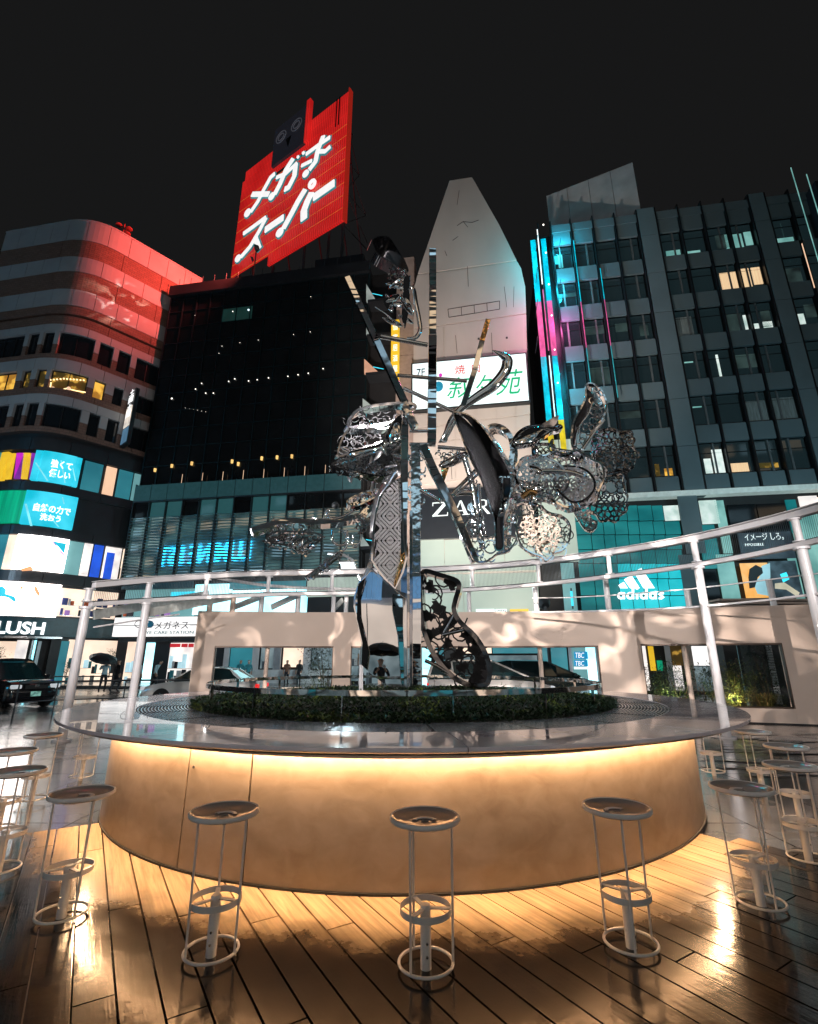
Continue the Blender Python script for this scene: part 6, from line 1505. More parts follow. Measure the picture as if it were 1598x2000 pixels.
def spanel(u0, u1, v0, v1, m_=None, c=0, th=.25, nm='sign_panel', par=None):
    P = [SPn.at(u0,v0,c), SPn.at(u1,v0,c), SPn.at(u1,v1,c), SPn.at(u0,v1,c)]; return M().prism(P, SPn.n*th).build(nm, m_ or m_red, par or rs)
rowsN = 11; v_lo = vB
for r_ in range(rowsN):
    v0 = v_lo+(vTR-v_lo)*r_/rowsN; v1 = v_lo+(vTR-v_lo)*(r_+1)/rowsN-.07
    u0 = uL if v0 > vBm-1.2 else uM+.3
    if v1 < vNb: spanel(u0, uR, v0, v1)
    else:
        v0n = v0
        if v0 < vTL: spanel(uL+ (0 if v0 < vTL-2.6 else .4), uN0-.1, v0n, min(v1, vTL))
        spanel(uN1+.1, uR, v0n, v1)
spanel(uN0-.1, uN1+.1, vNb-.6, vNb-.05, c=-.02)
for u_ in (uR-1.35, uR-1.75): spanel(u_-.07, u_+.07, vTR-4.2, vTR+.1, m_dark, -.06, .1, 'groove')
spanel(uR-.0, uR+.12, vB-.1, vTR+.3, mat('red_edge_trim',(.5,.03,.02),.4,emit=(.5,.02,.01),es=.5,var=.1), -.1, .6, 'edge_trim')
for r_ in range(1, rowsN): 
    v0 = v_lo+(vTR-v_lo)*r_/rowsN-.05
    if v0 < vNb-.6: spanel(uL if v0 > vBm-1.2 else uM+.3, uR, v0, v0+.04, glow('orange_seam', (.9,.22,.04), .7, var=.4, vs=3) if 'orange_seam' not in bpy.data.materials else bpy.data.materials['orange_seam'], -.01, .05, 'seam_strip')
# emblem box in the notch
m_owl = mat('dark_violet_panel', (.03,.03,.036), .5, emit=(.010,.010,.014), es=.8, var=.2)
vbt = suv(800,262)[1]; vbt2 = suv(545,430)[1]; vE = (vbt+vbt2)/2
spanel(uN0, uN1-.35, vNb, vE, m_owl, -.3, .5, 'emblem_box'); spanel(uN1-.33, uN1+.25, vNb, vE+.6, m_red, -.35, .5, 'emblem_edge')
for (cx_, cy_) in ((612,487),(732,392)):
    uu, vv = suv(cx_, cy_)
    for rr_ in (.85, .5):
        P = [SPn.at(uu+rr_*math.cos(t*pi/12), vv+rr_*math.sin(t*pi/12), -.34) for t in range(24)]; M().tube(P, .055, 5, closed=True).build('ring_mark', mat('grey_neon_tube', (.12,.12,.14), .4, emit=(.05,.05,.06), es=.8) if 'grey_neon_tube' not in bpy.data.materials else bpy.data.materials['grey_neon_tube'], rs)
uu, vv = suv(668,520); M().prism([SPn.at(uu-.45,vv+.6,-.36), SPn.at(uu+.45,vv+.6,-.36), SPn.at(uu,vv-.9,-.36)], SPn.n*.05).build('wedge_mark', m_black, rs)
# letters: rounded strokes, a teal border slab under a white slab
m_lw = glow('white_letter_face', (.98,.96,.95), 1.0, var=.06); m_lt = glow('teal_letter_border', (.03,.30,.33), .8, var=.5, vs=2)
def stroke(m, pts, w_, c, th, grow=0):
    """pts in crop pixels; w_ in metres"""
    Q = [suv(x, y) for x, y in pts]
    for i in range(len(Q)-1):
        a, b = V(Q[i]), V(Q[i+1]); d = (b-a); 
        if d.length < 1e-4: continue
        d.normalize(); n = V((-d.y,d.x)); h = w_/2+grow; e = d*grow
        wa = h
        cc = c-.004*i
        m.prism([SPn.at(*(a-n*wa-e),cc), SPn.at(*(b-n*wa+e),cc), SPn.at(*(b+n*wa+e),cc), SPn.at(*(a+n*wa-e),cc)], SPn.n*th)
        if i: m.prism([SPn.at(a.x+wa*math.cos(t*pi/6), a.y+wa*math.sin(t*pi/6), cc-.002) for t in range(12)], SPn.n*th)
def blob(m, p, r_, c, th): u_, v_ = suv(*p); m.prism([SPn.at(u_+r_*math.cos(t*pi/9), v_+r_*math.sin(t*pi/9), c-.03) for t in range(18)], SPn.n*th)
LT = [
 ('kana', [([(562,772),(530,800),(480,890),(430,990),(375,1070)],.62),([(385,932),(515,930)],.75)], [((352,1078),.62)]),
 ('kana', [([(575,802),(650,770),(735,690)],.55),([(705,655),(650,740),(600,860),(560,935)],.78),([(725,700),(715,790),(670,880),(640,895)],.75)], [((540,950),.56),((745,645),.24),((787,614),.26)]),
 ('kana', [([(805,622),(890,560),(992,490)],.55),([(940,480),(895,600),(880,680),(830,745)],.70),([(770,712),(850,672)],.5),([(915,600),(955,600),(995,562)],.55)], [((805,775),.52)]),
 ('kana', [([(318,1238),(400,1180),(492,1112)],.60),([(495,1115),(440,1220),(370,1340),(300,1420)],.62),([(412,1275),(442,1355)],.8)], [((278,1432),.55)]),
 ('kana', [([(487,1210),(630,1112)],.95)], []),
 ('kana', [([(800,895),(745,985),(690,1090),(630,1200)],.85),([(850,920),(818,985),(790,1060),(790,1130)],1.0)], [((603,1232),.62)]),
 ('kana', [([(863,960),(1027,845)],1.05)], [])]
for nm, sts, bl_ in LT:
    mb, mw_ = M(), M()
    for pts, w_ in sts: stroke(mb, pts, w_, -.25, .12, .10); stroke(mw_, pts, w_-.12, -.38, .12)
    for p, r_ in bl_: blob(mb, p, r_+.10, -.26, .12); blob(mw_, p, r_-.06, -.39, .12)
    mb.build('letter_border', m_lt, rs); mw_.build('letter_face', m_lw, rs)
uu, vv = suv(855,855)
M().tube([SPn.at(uu+.42*math.cos(t*pi/12), vv+.46*math.sin(t*pi/12), -.35) for t in range(24)], .17, 6, closed=True).build('letter_face', m_lw, rs)
# supports
m_tr = mat('dark_truss_steel', (.06,.07,.08), .5, .4); Zr = Ztop+.9
base_n = SPn.n
for u_ in (uL+1, uM+.8, (uM+uR)/2, uR-2.2, uR-.3):
    p = SPn.at(u_, vB if u_ > uM else vBm, .4); M().tube([p, V((p.x,p.y,Zr-.5))], .14 if u_ < uR-1 else .16, 8).build('leg', m_tr, rs)
    q = SPn.at(u_, vT-5, .4); r_ = q+SPn.n*5; g_ = V((r_.x,r_.y,Zr-.5)); M().tube([q, V((r_.x*.4+q.x*.6,r_.y*.4+q.y*.6,(q.z+Zr)/2)), g_], .08, 6).build('strut', m_tr, rs)
for k in range(4):
    v_ = vB+(vT-5-vB)*k/3; p, q = SPn.at(uR-.3, v_, .4), SPn.at(uR-.3, v_, .4+5*(1-k/3.6)); M().tube([p,q], .06, 5).build('strut', m_tr, rs)
    if k < 3: v2 = vB+(vT-5-vB)*(k+1)/3; M().tube([SPn.at(uR-.3,v2,.4), SPn.at(uR-.3,v_,.4+5*(1-k/3.6))], .04, 5).build('strut', m_tr, rs); M().tube([SPn.at(uR-.3,v_,.4), SPn.at(uR-.3,v2,.4+5*(1-(k+1)/3.6))], .04, 5).build('strut', m_tr, rs)
# plant boxes and rails along the dark roof
rf = empty('roof_plant_deck', org(FP, fx(560))+V((0,0,Ztop)), 'dark steel plant deck on the roof under the red sign', 'roof deck')
M().slab(FP, D0+.5, D1-.3, Ztop+1.1, Ztop+2.0, -.8, 5).build('deck_edge', m_dark, rf); M().slab(FP, fx(600,560), fx(700,545), Ztop+2.0, Ztop+3.6, -1.5, 4).build('plant_box', m_dark, rf)
for i in range(16): q = FP.pos(D0+.6+(D1-D0-1.2)*i/15, -.2); M().tube([(q.x,q.y,Ztop+1.0),(q.x,q.y,Ztop+2.1)], .03, 5).build('rail_post', m_tr, rf)
# ================================================================== vehicles
m_carblk = mat('black_car_paint', (.012,.012,.015), .12, .1, var=.1, coat=1.); m_carwht = mat('white_car_paint', (.62,.64,.64), .2, var=.05, coat=1.); m_carsil = mat('silver_car_paint', (.6,.59,.58), .25, .3, var=.05, coat=1.)
m_cargl = mat('car_glass', (.01,.03,.035), .04, .2, var=.1, spec=.9); m_tyre = mat('tyre_rubber', (.015,.015,.015), .7, bump=.3, bs=80); m_rim_ = mat('alloy_rim', (.45,.45,.46), .25, 1.)
m_head = glow('headlight_lens', (.9,.95,1), .55, var=.3); m_tail = glow('tail_light_lens', (.9,.02,.02), 1.1, var=.2); m_plate = glow('number_plate', (.35,.75,.65), .45, vs=9, col2=(.05,.15,.13), lo=.42, hi=.5)
def car(name, loc, rz, L, W, stations, cab, paint, label, cat, low=None):
    """stations: (x, zbottom, zbelt, width factor); cab: (x, zroof, halfwidth) from windscreen base to rear base; +x is the front"""
    t = empty(name, loc, label, cat); t.rotation_euler = (0,0,rz); t0 = t.matrix_basis.translation.copy(); t.location = (0,0,0)
    bpy.context.view_layer.update()
    def sec(x, zb, zt, wf):
        h = W/2*wf; zm = zb+(zt-zb)*.45
        return [V((x,-h*.86,zb)),V((x,-h*.98,zb+.10)),V((x,-h,zm)),V((x,-h*.96,zt-.08)),V((x,-h*.88,zt)),V((x,0,zt+.03)),V((x,h*.88,zt)),V((x,h*.96,zt-.08)),V((x,h,zm)),V((x,h*.98,zb+.10)),V((x,h*.86,zb))]
    def loft(sts):
        m = M(); S = [sec(*s) for s in sts]; n = 11
        for s in S: m.v += s
        for i in range(len(S)-1):
            for j in range(n): m.f.append((i*n+j, i*n+(j+1) % n, (i+1)*n+(j+1) % n, (i+1)*n+j)); m.mi.append(0)
        m.f += [tuple(range(n)), tuple((len(S)-1)*n+j for j in range(n))]; m.mi += [0,0]; return m
    o = loft(stations).build('body', paint, t, smooth='auto')
    if low: loft([(s[0]*1.004, s[1]-.01, s[1]+(s[2]-s[1])*.52, s[3]*1.012) for s in stations]).build('lower_body', low, t, smooth='auto')
    # cabin: glass house and roof
    g = M(); n = 4
    bel = cab['belt']; pts = cab['pts']   # (x, z, halfwidth)
    xb0, xb1 = cab['base']
    G = []
    for x, z, hw in pts: G.append((x, z, hw))
    k = 0
    def cs(x, z, hw): 
        zb = bel-.02; f = (z-bel)/(cab['top']-bel) if cab['top'] > bel else 0; hb = W/2*.90
        return [V((x,-hb,zb)), V((x,-(hb+(hw-hb)*f*.96),z-.04*f)), V((x,(hb+(hw-hb)*f*.96),z-.04*f)), V((x,hb,zb))]
    S = [cs(*p) for p in pts]
    for s in S: g.v += s
    for i in range(len(S)-1):
        for j in range(3): g.f.append((i*4+j, i*4+j+1, i*4+4+j+1, i*4+4+j)); g.mi.append(0)
    g.f += [(0,1,2,3), tuple((len(S)-1)*4+j for j in range(4))]; g.mi += [0,0]
    g.build('window_glass', m_cargl, t)
    top_ = [p for p in pts if p[1] >= cab['top']-.09]
    r_ = M()
    for i, (x, z, hw) in enumerate(top_): r_.v += [V((x,-hw*.97,z-.05)), V((x,-hw*.93,z+.0)), V((x,0,z+.035)), V((x,hw*.93,z+.0)), V((x,hw*.97,z-.05))]
    for i in range(len(top_)-1):
        for j in range(4): r_.f.append((i*5+j, i*5+j+1, i*5+5+j+1, i*5+5+j)); r_.mi.append(0)
    r_.f += [(0,1,2,3,4), tuple((len(top_)-1)*5+j for j in range(5))]; r_.mi += [0,0]
    r_.build('roof', paint, t, smooth='auto')
    for s in (-1, 1):
        a0, a1_ = pts[0], top_[0]; z0 = bel
        M().bar((a0[0], s*W/2*.91, z0-.02), (a1_[0], s*a1_[2]*.98, a1_[1]-.03), .06, .07, up=(0,1,0)).build('pillar', paint, t); b0, b1 = pts[-1], top_[-1]
        M().bar((b0[0], s*W/2*.91, z0-.02), (b1[0], s*b1[2]*.98, b1[1]-.03), .10, .07, up=(0,1,0)).build('pillar', paint, t)
        for x in cab['pill']: M().bar((x, s*W/2*.915, z0-.02), (x-.04, s*top_[0][2]*1.0, cab['top']-.05), .07, .05, up=(0,1,0)).build('pillar', paint, t)
        M().box((pts[0][0]-.25, s*(W/2+.09), bel+.06), (.10,.2,.14)).build('mirror', paint, t, bevel=.03)
    wr = cab.get('wr', .31)
    for x in cab['wx']:
        for s in (-1, 1):
            w_ = empty('wheel', (x, s*(W/2-.1), wr)); w_.parent = t
            ty = M().lathe([(wr*.62,-.1),(wr*.93,-.105),(wr,-.07),(wr,.07),(wr*.93,.105),(wr*.62,.1)], 28); ty.v = [V((p.x,p.z,p.y)) for p in ty.v]; ob = ty.build('tyre', m_tyre, None, smooth='auto'); ob.parent = w_
            rm_ = M()
            for q in range(5): a = q*2*pi/5; rm_.bar((0,s*.09,0),(wr*.6*math.cos(a),s*.085,wr*.6*math.sin(a)), .05,.06, up=(0,1,0))
            d_ = M().lathe([(wr*.63,-.02),(wr*.60,.0),(wr*.60,.02)], 28); rm_.add([V((p.x,s*.085+p.z*.5,p.y)) for p in d_.v], d_.f)
            ob = rm_.build('rim', m_rim_, None); ob.parent = w_
            dk = M().lathe([(.001,0),(wr*1.16,0)], 28); dk.v = [V((x+p.x, s*(W/2*1.003), wr+p.y)) for p in dk.v]; dk.v = [V((p.x,p.y,max(p.z, .16))) for p in dk.v]; dk.build('wheel_arch', m_black, t, fix=False)
    xf, xr = stations[0][0], stations[-1][0]; zf = cab.get('zl', .62)
    for s in (-1, 1):
        M().box((xf-.06, s*W/2*.72, zf), (.16,.34,.14)).build('headlight', m_head, t, bevel=.04); M().box((xr+.04, s*W/2*.78, zf+.08), (.12,.24,.16)).build('tail_light', m_tail, t, bevel=.03)
    M().box((xf+.015, 0, zf-.02), (.04,W*.42,.13)).build('grille', m_frame, t); M().box((xf+.03, 0, zf-.26), (.02,.34,.17)).build('number_plate', m_plate, t); M().box((xf+.03,0,zf+.03),(.02,.13,.1)).build('badge', m_rim_, t, bevel=.02)
    M().box((xf-.02, 0, zf-.3), (.1,W*.86,.2)).build('bumper', paint, t, bevel=.05)
    t.location = t0; return t
sedan_st = [(2.32,.30,.60,.80),(2.25,.22,.70,.90),(1.9,.20,.80,.97),(1.2,.19,.90,1),(0,.19,.95,1),(-1.2,.19,.97,1),(-1.9,.20,.96,.97),(-2.25,.24,.93,.9),(-2.34,.32,.80,.82)]
sedan_cb = dict(belt=.95, top=1.45, base=(1.2,-1.7), pts=[(1.25,.96,.78),(.45,1.38,.60),(.2,1.44,.59),(-.8,1.45,.59),(-1.1,1.40,.58),(-1.75,.97,.76)], pill=(-.25,), wx=(1.42,-1.38), zl=.66)
pol = car('patrol_car', (at(408,1300,21.6).x, 21.6, -.03), pi, 4.7, 1.74, sedan_st, sedan_cb, m_carwht, 'white and black sedan with a roof light bar passing behind the pink wall', 'car', low=m_carblk)
for x, m_ in ((.0,m_tail),(.18,m_steel)): pass
M().box((.1,0,1.53),(.28,1.0,.10)).build('light_bar', m_steel, None, bevel=.03).parent = pol
for s in (-.35,.35): M().box((.1,s,1.54),(.25,.3,.10)).build('beacon', m_tail, None, bevel=.03).parent = pol
suv_st = [(2.28,.34,.72,.80),(2.2,.24,.84,.90),(1.9,.22,.98,.97),(1.1,.22,1.04,1),(0,.22,1.06,1),(-1.3,.22,1.08,1),(-2.0,.24,1.08,.97),(-2.28,.3,1.02,.92)]
suv_cb = dict(belt=1.06, top=1.80, base=(1.1,-2.1), pts=[(1.15,1.06,.80),(.35,1.68,.66),(.1,1.78,.66),(-1.5,1.80,.66),(-1.95,1.72,.64),(-2.2,1.08,.78)], pill=(-.35,-1.4), wx=(1.42,-1.40), wr=.36, zl=.80)
blk = car('black_van', (at(25,1340,20.2).x-.6, 20.6, -.03), rad(-28), 4.6, 1.82, suv_st, suv_cb, m_carblk, 'glossy black van with pale number plate at the left edge of the street', 'car')
van_st = [(2.25,.36,.66,.80),(2.15,.26,.84,.90),(1.7,.22,.98,.97),(1.0,.21,1.05,1),(0,.21,1.08,1),(-1.4,.21,1.1,1),(-2.15,.23,1.1,.97),(-2.3,.3,1.05,.92)]
van_cb = dict(belt=1.08, top=1.72, base=(1.3,-2.1), pts=[(1.55,1.0,.80),(.55,1.58,.68),(.2,1.69,.67),(-1.6,1.72,.67),(-2.1,1.64,.65),(-2.28,1.1,.78)], pill=(-.15,-1.35), wx=(1.40,-1.38), wr=.33, zl=.78)
vn = car('silver_minivan', (at(955,1300,19.6).x, 19.6, -.03), rad(-6), 4.6, 1.78, van_st, van_cb, m_carsil, 'silver minivan heading right behind the ring rail, mirror out', 'car')
dk_ = car('dark_van', (at(1060,1300,23.5).x, 23.8, -.03), rad(-6), 4.6, 1.78, [tuple(s) for s in van_st], van_cb, mat('dark_teal_car_paint', (.02,.05,.06), .15, .3, coat=1.), 'dark windowed van ahead of the silver minivan in the middle opening', 'car')

# ================================================================== people
def skin_person(name, joints, loc, rz, label, cols, extra=None):
    """joints: dict name->(pos, radius); one continuous skinned body"""
    J = dict(pelvis=((0,0,.95),.135), waist=((0,.01,1.12),.125), chest=((0,0,1.32),.15), neck=((0,0,1.50),.055), head0=((0,.01,1.58),.085), head1=((0,.015,1.68),.098), head2=((0,.01,1.74),.06),
        shl=((-.18,0,1.42),.062), ell=((-.24,.03,1.16),.045), wrl=((-.22,-.06,.93),.032), hdl=((-.215,-.08,.86),.036), shr=((.18,0,1.42),.062), elr=((.24,.03,1.16),.045), wrr=((.22,-.06,.93),.032), hdr=((.215,-.08,.86),.036),
        hpl=((-.09,0,.88),.10), knl=((-.10,-.03,.50),.065), anl=((-.10,.03,.09),.042), tol=((-.10,-.13,.035),.036), hpr=((.09,0,.88),.10), knr=((.10,-.03,.50),.065), anr=((.10,.03,.09),.042), tor=((.10,-.13,.035),.036))
    for k, v in joints.items(): J[k] = (v, J[k][1]) if len(v) == 3 else ((v[0],v[1],v[2]), v[3])
    E = [('pelvis','waist'),('waist','chest'),('chest','neck'),('neck','head0'),('head0','head1'),('head1','head2'),('chest','shl'),('shl','ell'),('ell','wrl'),('wrl','hdl'),('chest','shr'),('shr','elr'),('elr','wrr'),('wrr','hdr'),('pelvis','hpl'),('hpl','knl'),('knl','anl'),('anl','tol'),('pelvis','hpr'),('hpr','knr'),('knr','anr'),('anr','tor')]
    ks = list(J); me = bpy.data.meshes.new(name); me.from_pydata([J[k][0] for k in ks], [(ks.index(a), ks.index(b)) for a, b in E], [])
    o = bpy.data.objects.new(name, me); COL.objects.link(o)
    sm_ = o.modifiers.new('skin','SKIN'); sv = me.skin_vertices[0].data
    for i, k in enumerate(ks): sv[i].radius = (J[k][1], J[k][1]*(.72 if k in ('pelvis','waist','chest') else 1)); sv[i].use_root = (k == 'pelvis')
    ss = o.modifiers.new('sub','SUBSURF'); ss.levels = 2; ss.render_levels = 2
    dg = bpy.context.evaluated_depsgraph_get(); m2 = bpy.data.meshes.new_from_object(o.evaluated_get(dg)); bpy.data.objects.remove(o); bpy.data.meshes.remove(me)
    m2.materials.clear()
    for c in cols: m2.materials.append(c)      # skin, top, trousers, hair, shoes
    hz = J['head1'][0]; arms = [V(J[k][0]) for k in ('wrl','hdl','wrr','hdr')]; elb = [V(J['ell'][0]), V(J['elr'][0])]
    for p in m2.polygons:
        c = p.center; idx = 1
        if c.z < .10: idx = 4
        elif c.z < .96 and abs(c.x) < .2 and min((c-a).length for a in arms) > .1: idx = 2
        if min((c-a).length for a in arms) < .10: idx = 0
        if min((c-V(J['head0'][0])).length, (c-V(hz)).length) < .14 or c.z > J['neck'][0][2]: idx = 0 if c.z > J['neck'][0][2]-.02 else idx
        if c.z > hz[2]+.0 and c.z > J['neck'][0][2]+.06 and (c.y > hz[1]-.05 or c.z > hz[2]+.05): idx = 3
        p.material_index = idx
    m2.polygons.foreach_set('use_smooth', [True]*len(m2.polygons))
    t = empty('person', loc, label, 'person'); t.rotation_euler = (0,0,rz)
    b = bpy.data.objects.new('body', m2); COL.objects.link(b); b.parent = t
    h = V(hz)
    f = M(); 
    for s in (-1,1): f.tube([h+V((s*.035,-.092,.0)), h+V((s*.035,-.1,.0))], .011, 6)
    f.build('eyes', m_black, None).parent = t
    M().prism([h+V((-.014,-.094,-.035)), h+V((.014,-.094,-.035)), h+V((0,-.092,.005))], (0,-.022,0)).build('nose', cols[0], None).parent = t
    for s in (-1,1): M().lathe([(.001,-.02),(.014,-.012),(.016,.01),(.001,.024)], 8, h+V((s*.098,.01,-.01))).build('ear', cols[0], None).parent = t
    for nm in ('hdl','hdr'):                    # fingers: four and a thumb
        p = V(J[nm][0]); w = V(J['wrl' if nm == 'hdl' else 'wrr'][0]); d = (p-w).normalized(); x = d.cross(V((0,1,.01))).normalized(); hand = M()
        for i in range(4): b0 = p+x*(i-1.5)*.018; hand.tube([b0, b0+d*.05+V((0,-.008,0)), b0+d*(.085-.008*abs(i-1.3))+V((0,-.022,0))], [.009,.0085,.006], 6)
        hand.tube([p-d*.02+x*.032, p+x*.05+d*.01+V((0,-.015,0)), p+x*.045+d*.04+V((0,-.03,0))], [.011,.010,.007], 6)
        hand.build('hand', cols[0], None, smooth=True).parent = t
    return t
m_skin = mat('skin', (.45,.27,.19), .5, var=.05); m_hair = mat('black_hair', (.012,.01,.01), .5); m_shoe = mat('dark_shoe', (.02,.02,.02), .5)
sh_w = mat('pale_blue_shirt', (.40,.58,.64), .8, var=.1); sh_b = mat('black_shirt', (.015,.017,.02), .8); tr_b = mat('dark_trousers', (.02,.022,.03), .8); sh_t = mat('teal_shirt', (.04,.25,.3), .8); mask_ = mat('white_face_mask', (.7,.75,.78), .8)
walk = dict(knl=(-.10,-.16,.52), anl=(-.10,-.04,.12), tol=(-.10,-.20,.05), knr=(.10,.04,.50), anr=(.10,.26,.16), tor=(.10,.16,.05))
def gp(px, Y, z=.13): return (at(px,1300,Y).x, Y, z)
p1 = skin_person('p', dict(walk, elr=(.28,-.10,1.22), wrr=(.16,-.28,1.32), hdr=(.15,-.30,1.36)), gp(207,28.6,0), rad(200), 'person in a pale blue shirt sheltering under a black umbrella', [m_skin,sh_w,tr_b,m_hair,m_shoe])
p2 = skin_person('p', dict(walk), gp(232,29.2,0), rad(150), 'person in black walking just right of the black umbrella', [m_skin,sh_b,tr_b,m_hair,m_shoe])
p3 = skin_person('p', {}, gp(272,28.5,0), rad(160), 'person in a pale shirt mostly hidden by the slim white column', [m_skin,sh_w,tr_b,m_hair,m_shoe])
p4 = skin_person('p', dict(walk, chest=(0,-.10,1.30), neck=(0,-.18,1.46), head0=(0,-.22,1.54), head1=(0,-.24,1.63), head2=(0,-.24,1.69)), gp(306,31,.0), rad(110), 'person with a dark shoulder bag leaning forward in front of the lit shop', [m_skin,sh_w,tr_b,m_hair,m_shoe])
for px, Y, c, lab in ((470,36.5,sh_t,'person in teal behind the blue shop window above the patrol car'),(486,34.8,sh_t,'masked person standing outside next to the teal shop window'),(561,36.5,mat('brown_top',(.18,.09,.06),.8),'person in brown at the warm lit counter window'),(585,36.4,sh_b,'person in black beside the warm lit counter window')):
    t = skin_person('p', {}, gp(px,Y,.0), rad(rnd.uniform(-20,20)), lab, [m_skin,c,tr_b,m_hair,m_shoe]); 
    if 'masked' in lab: M().box((0,-.088,1.635),(.11,.04,.07)).build('face_mask', mask_, None, bevel=.015).parent = t
def umbrella(loc, tilt, yaw, label, r_=.56):
    t = empty('umbrella', loc, label, 'umbrella'); t.rotation_euler = (rad(tilt), 0, rad(yaw)); cn = M(); n = 8
    P = []
    for i in range(n):
        a0, a1_ = 2*pi*i/n, 2*pi*(i+1)/n; prev = None
        for k in range(6):
            u = k/5; rr_ = r_*math.sin(u*pi/2*.98); z = .28*math.cos(u*pi/2)
            row_ = []
            for j in range(5):
                v_ = j/4; a = a0+(a1_-a0)*v_; sag = -.03*math.sin(v_*pi)*u; row_.append(V((rr_*math.cos(a)*(1-.05*math.sin(v_*pi)*u), rr_*math.sin(a)*(1-.05*math.sin(v_*pi)*u), z+sag)))
            if prev:
                k0 = len(cn.v); cn.v += prev+row_
                for j in range(4): cn.f.append((k0+j, k0+j+1, k0+5+j+1, k0+5+j)); cn.mi.append(0)
            prev = row_
    o = cn.build('canopy', mat('black_nylon',(.012,.012,.014),.45) if 'black_nylon' not in bpy.data.materials else bpy.data.materials['black_nylon'], None, smooth='auto'); o.parent = t
    for i in range(n):
        a = 2*pi*i/n; M().tube([(r_*math.sin(u*pi/2*.98/5)*math.cos(a), r_*math.sin(u*pi/2*.98/5)*math.sin(a), .275*math.cos(u*pi/10)-.008) for u in range(6)], .004, 5).build('rib', m_steel, None).parent = t
    M().tube([(0,0,.33),(0,0,-.45)], .007, 6).build('shaft', m_steel, None).parent = t; M().tube([(0,0,-.45),(0,0,-.52),(0,.03,-.55),(0,.05,-.52)], .012, 6).build('handle', m_black, None).parent = t
    return t
g_ = gp(207,28.6,0); umbrella((g_[0]-.25, g_[1]+.1, 1.75), 22, 60, 'black umbrella tilted over the person in the pale shirt', .75)
# photographer behind the camera, seen only in the polished steel
p9 = skin_person('p', dict(elr=(.26,-.10,1.20), wrr=(.14,-.25,1.35), hdr=(.12,-.28,1.40), ell=(-.26,-.08,1.20), wrl=(-.12,-.26,1.42), hdl=(-.10,-.28,1.48)), (0.1,-1.35,.04), rad(180), 'person in dark clothes mirrored in the steel leg under a black umbrella', [m_skin,sh_b,tr_b,m_hair,m_shoe])
umbrella((.15,-1.40,1.95), 8, 20, 'black umbrella mirrored in the flat steel leg', .6)

# ================================================================== street furniture
def guard_rail(pts, label, zt_=.85, zb_=.45, parent_cat='railing'):
    t = empty('guard_rail', V(pts[0]), label, parent_cat)
    for z in (zt_, zb_): M().tube([V(p)+V((0,0,z)) for p in pts], .03 if z == zt_ else .018, 8).build('rail', m_tr, t)
    L_ = sum((V(pts[i+1])-V(pts[i])).length for i in range(len(pts)-1)); 
    for i in range(len(pts)-1):
        a, b = V(pts[i]), V(pts[i+1]); n = max(1, int((b-a).length/2.0))
        for k in range(n+ (1 if i == len(pts)-2 else 0)): p = a.lerp(b, k/n); M().tube([p, p+V((0,0,zt_))], .022, 6).build('post', m_tr, t)
    return t
a_, b_, c_ = on_z(100,1390,0), on_z(215,1378,0), on_z(330,1368,0)
guard_rail([at(28,1385,15.5).xy.to_3d(), at(105,1380,16.5).xy.to_3d(), at(240,1370,17.5).xy.to_3d(), at(370,1362,18.2).xy.to_3d()], 'thin grey steel guard rail along the plaza edge at left', 1.05, .5)
guard_rail([at(100,1340,27).xy.to_3d(), at(218,1340,27.5).xy.to_3d()], 'dark guard rail with hoops before the street shops', .9, .3)
# street lamp with box lantern
sl = empty('street_lamp', (at(652,1100,27).x, 27, 0), 'pale street lamp with a box lantern hanging from a bent arm', 'street lamp')
q0 = at(708,1140,27); q1 = at(688,1093,27); q2 = at(672,1084,27); q3 = at(640,1081,27)
M().tube([(q0.x,27,0), q0, q1, q2, q3], .07, 8).build('pole', m_white, sl)
qa, qb = at(680,1096,27), at(680,1103,27); M().tube([at(680,1083,27), at(680,1100,27)], .03, 6).build('hanger', m_white, sl)
lc = at(679,1107,27); lmp = M(); a, b = .36, .28; lmp.hexa([lc+V(p) for p in ((-b,-b,-.32),(b,-b,-.32),(b,b,-.32),(-b,b,-.32))], [lc+V(p) for p in ((-a,-a,.16),(a,-a,.16),(a,a,.16),(-a,a,.16))]); lmp.build('lantern', glow('lantern_glass', (.85,1,1), 1.6, var=.05), sl)
M().box(lc+V((0,0,.2)), (.85,.85,.06)).build('lantern_cap', m_white, sl)
# potted plants in the shop windows at left
for px, py, lab in ((129,1300,'potted plant left of the notice board in the lit shop'),(219,1275,'hanging plant above the walkers in the lit shop'),(6,1270,'small wreath of leaves left of the shop doors')):
    h = LP.hit(px, py); q = LP.pos(h[0], .35); bush('plant', q.x, q.y, max(.15, h[1]-.9), .28, 1.1, 260, [m_l3,m_l1], lab, 'plant', lf=.11)
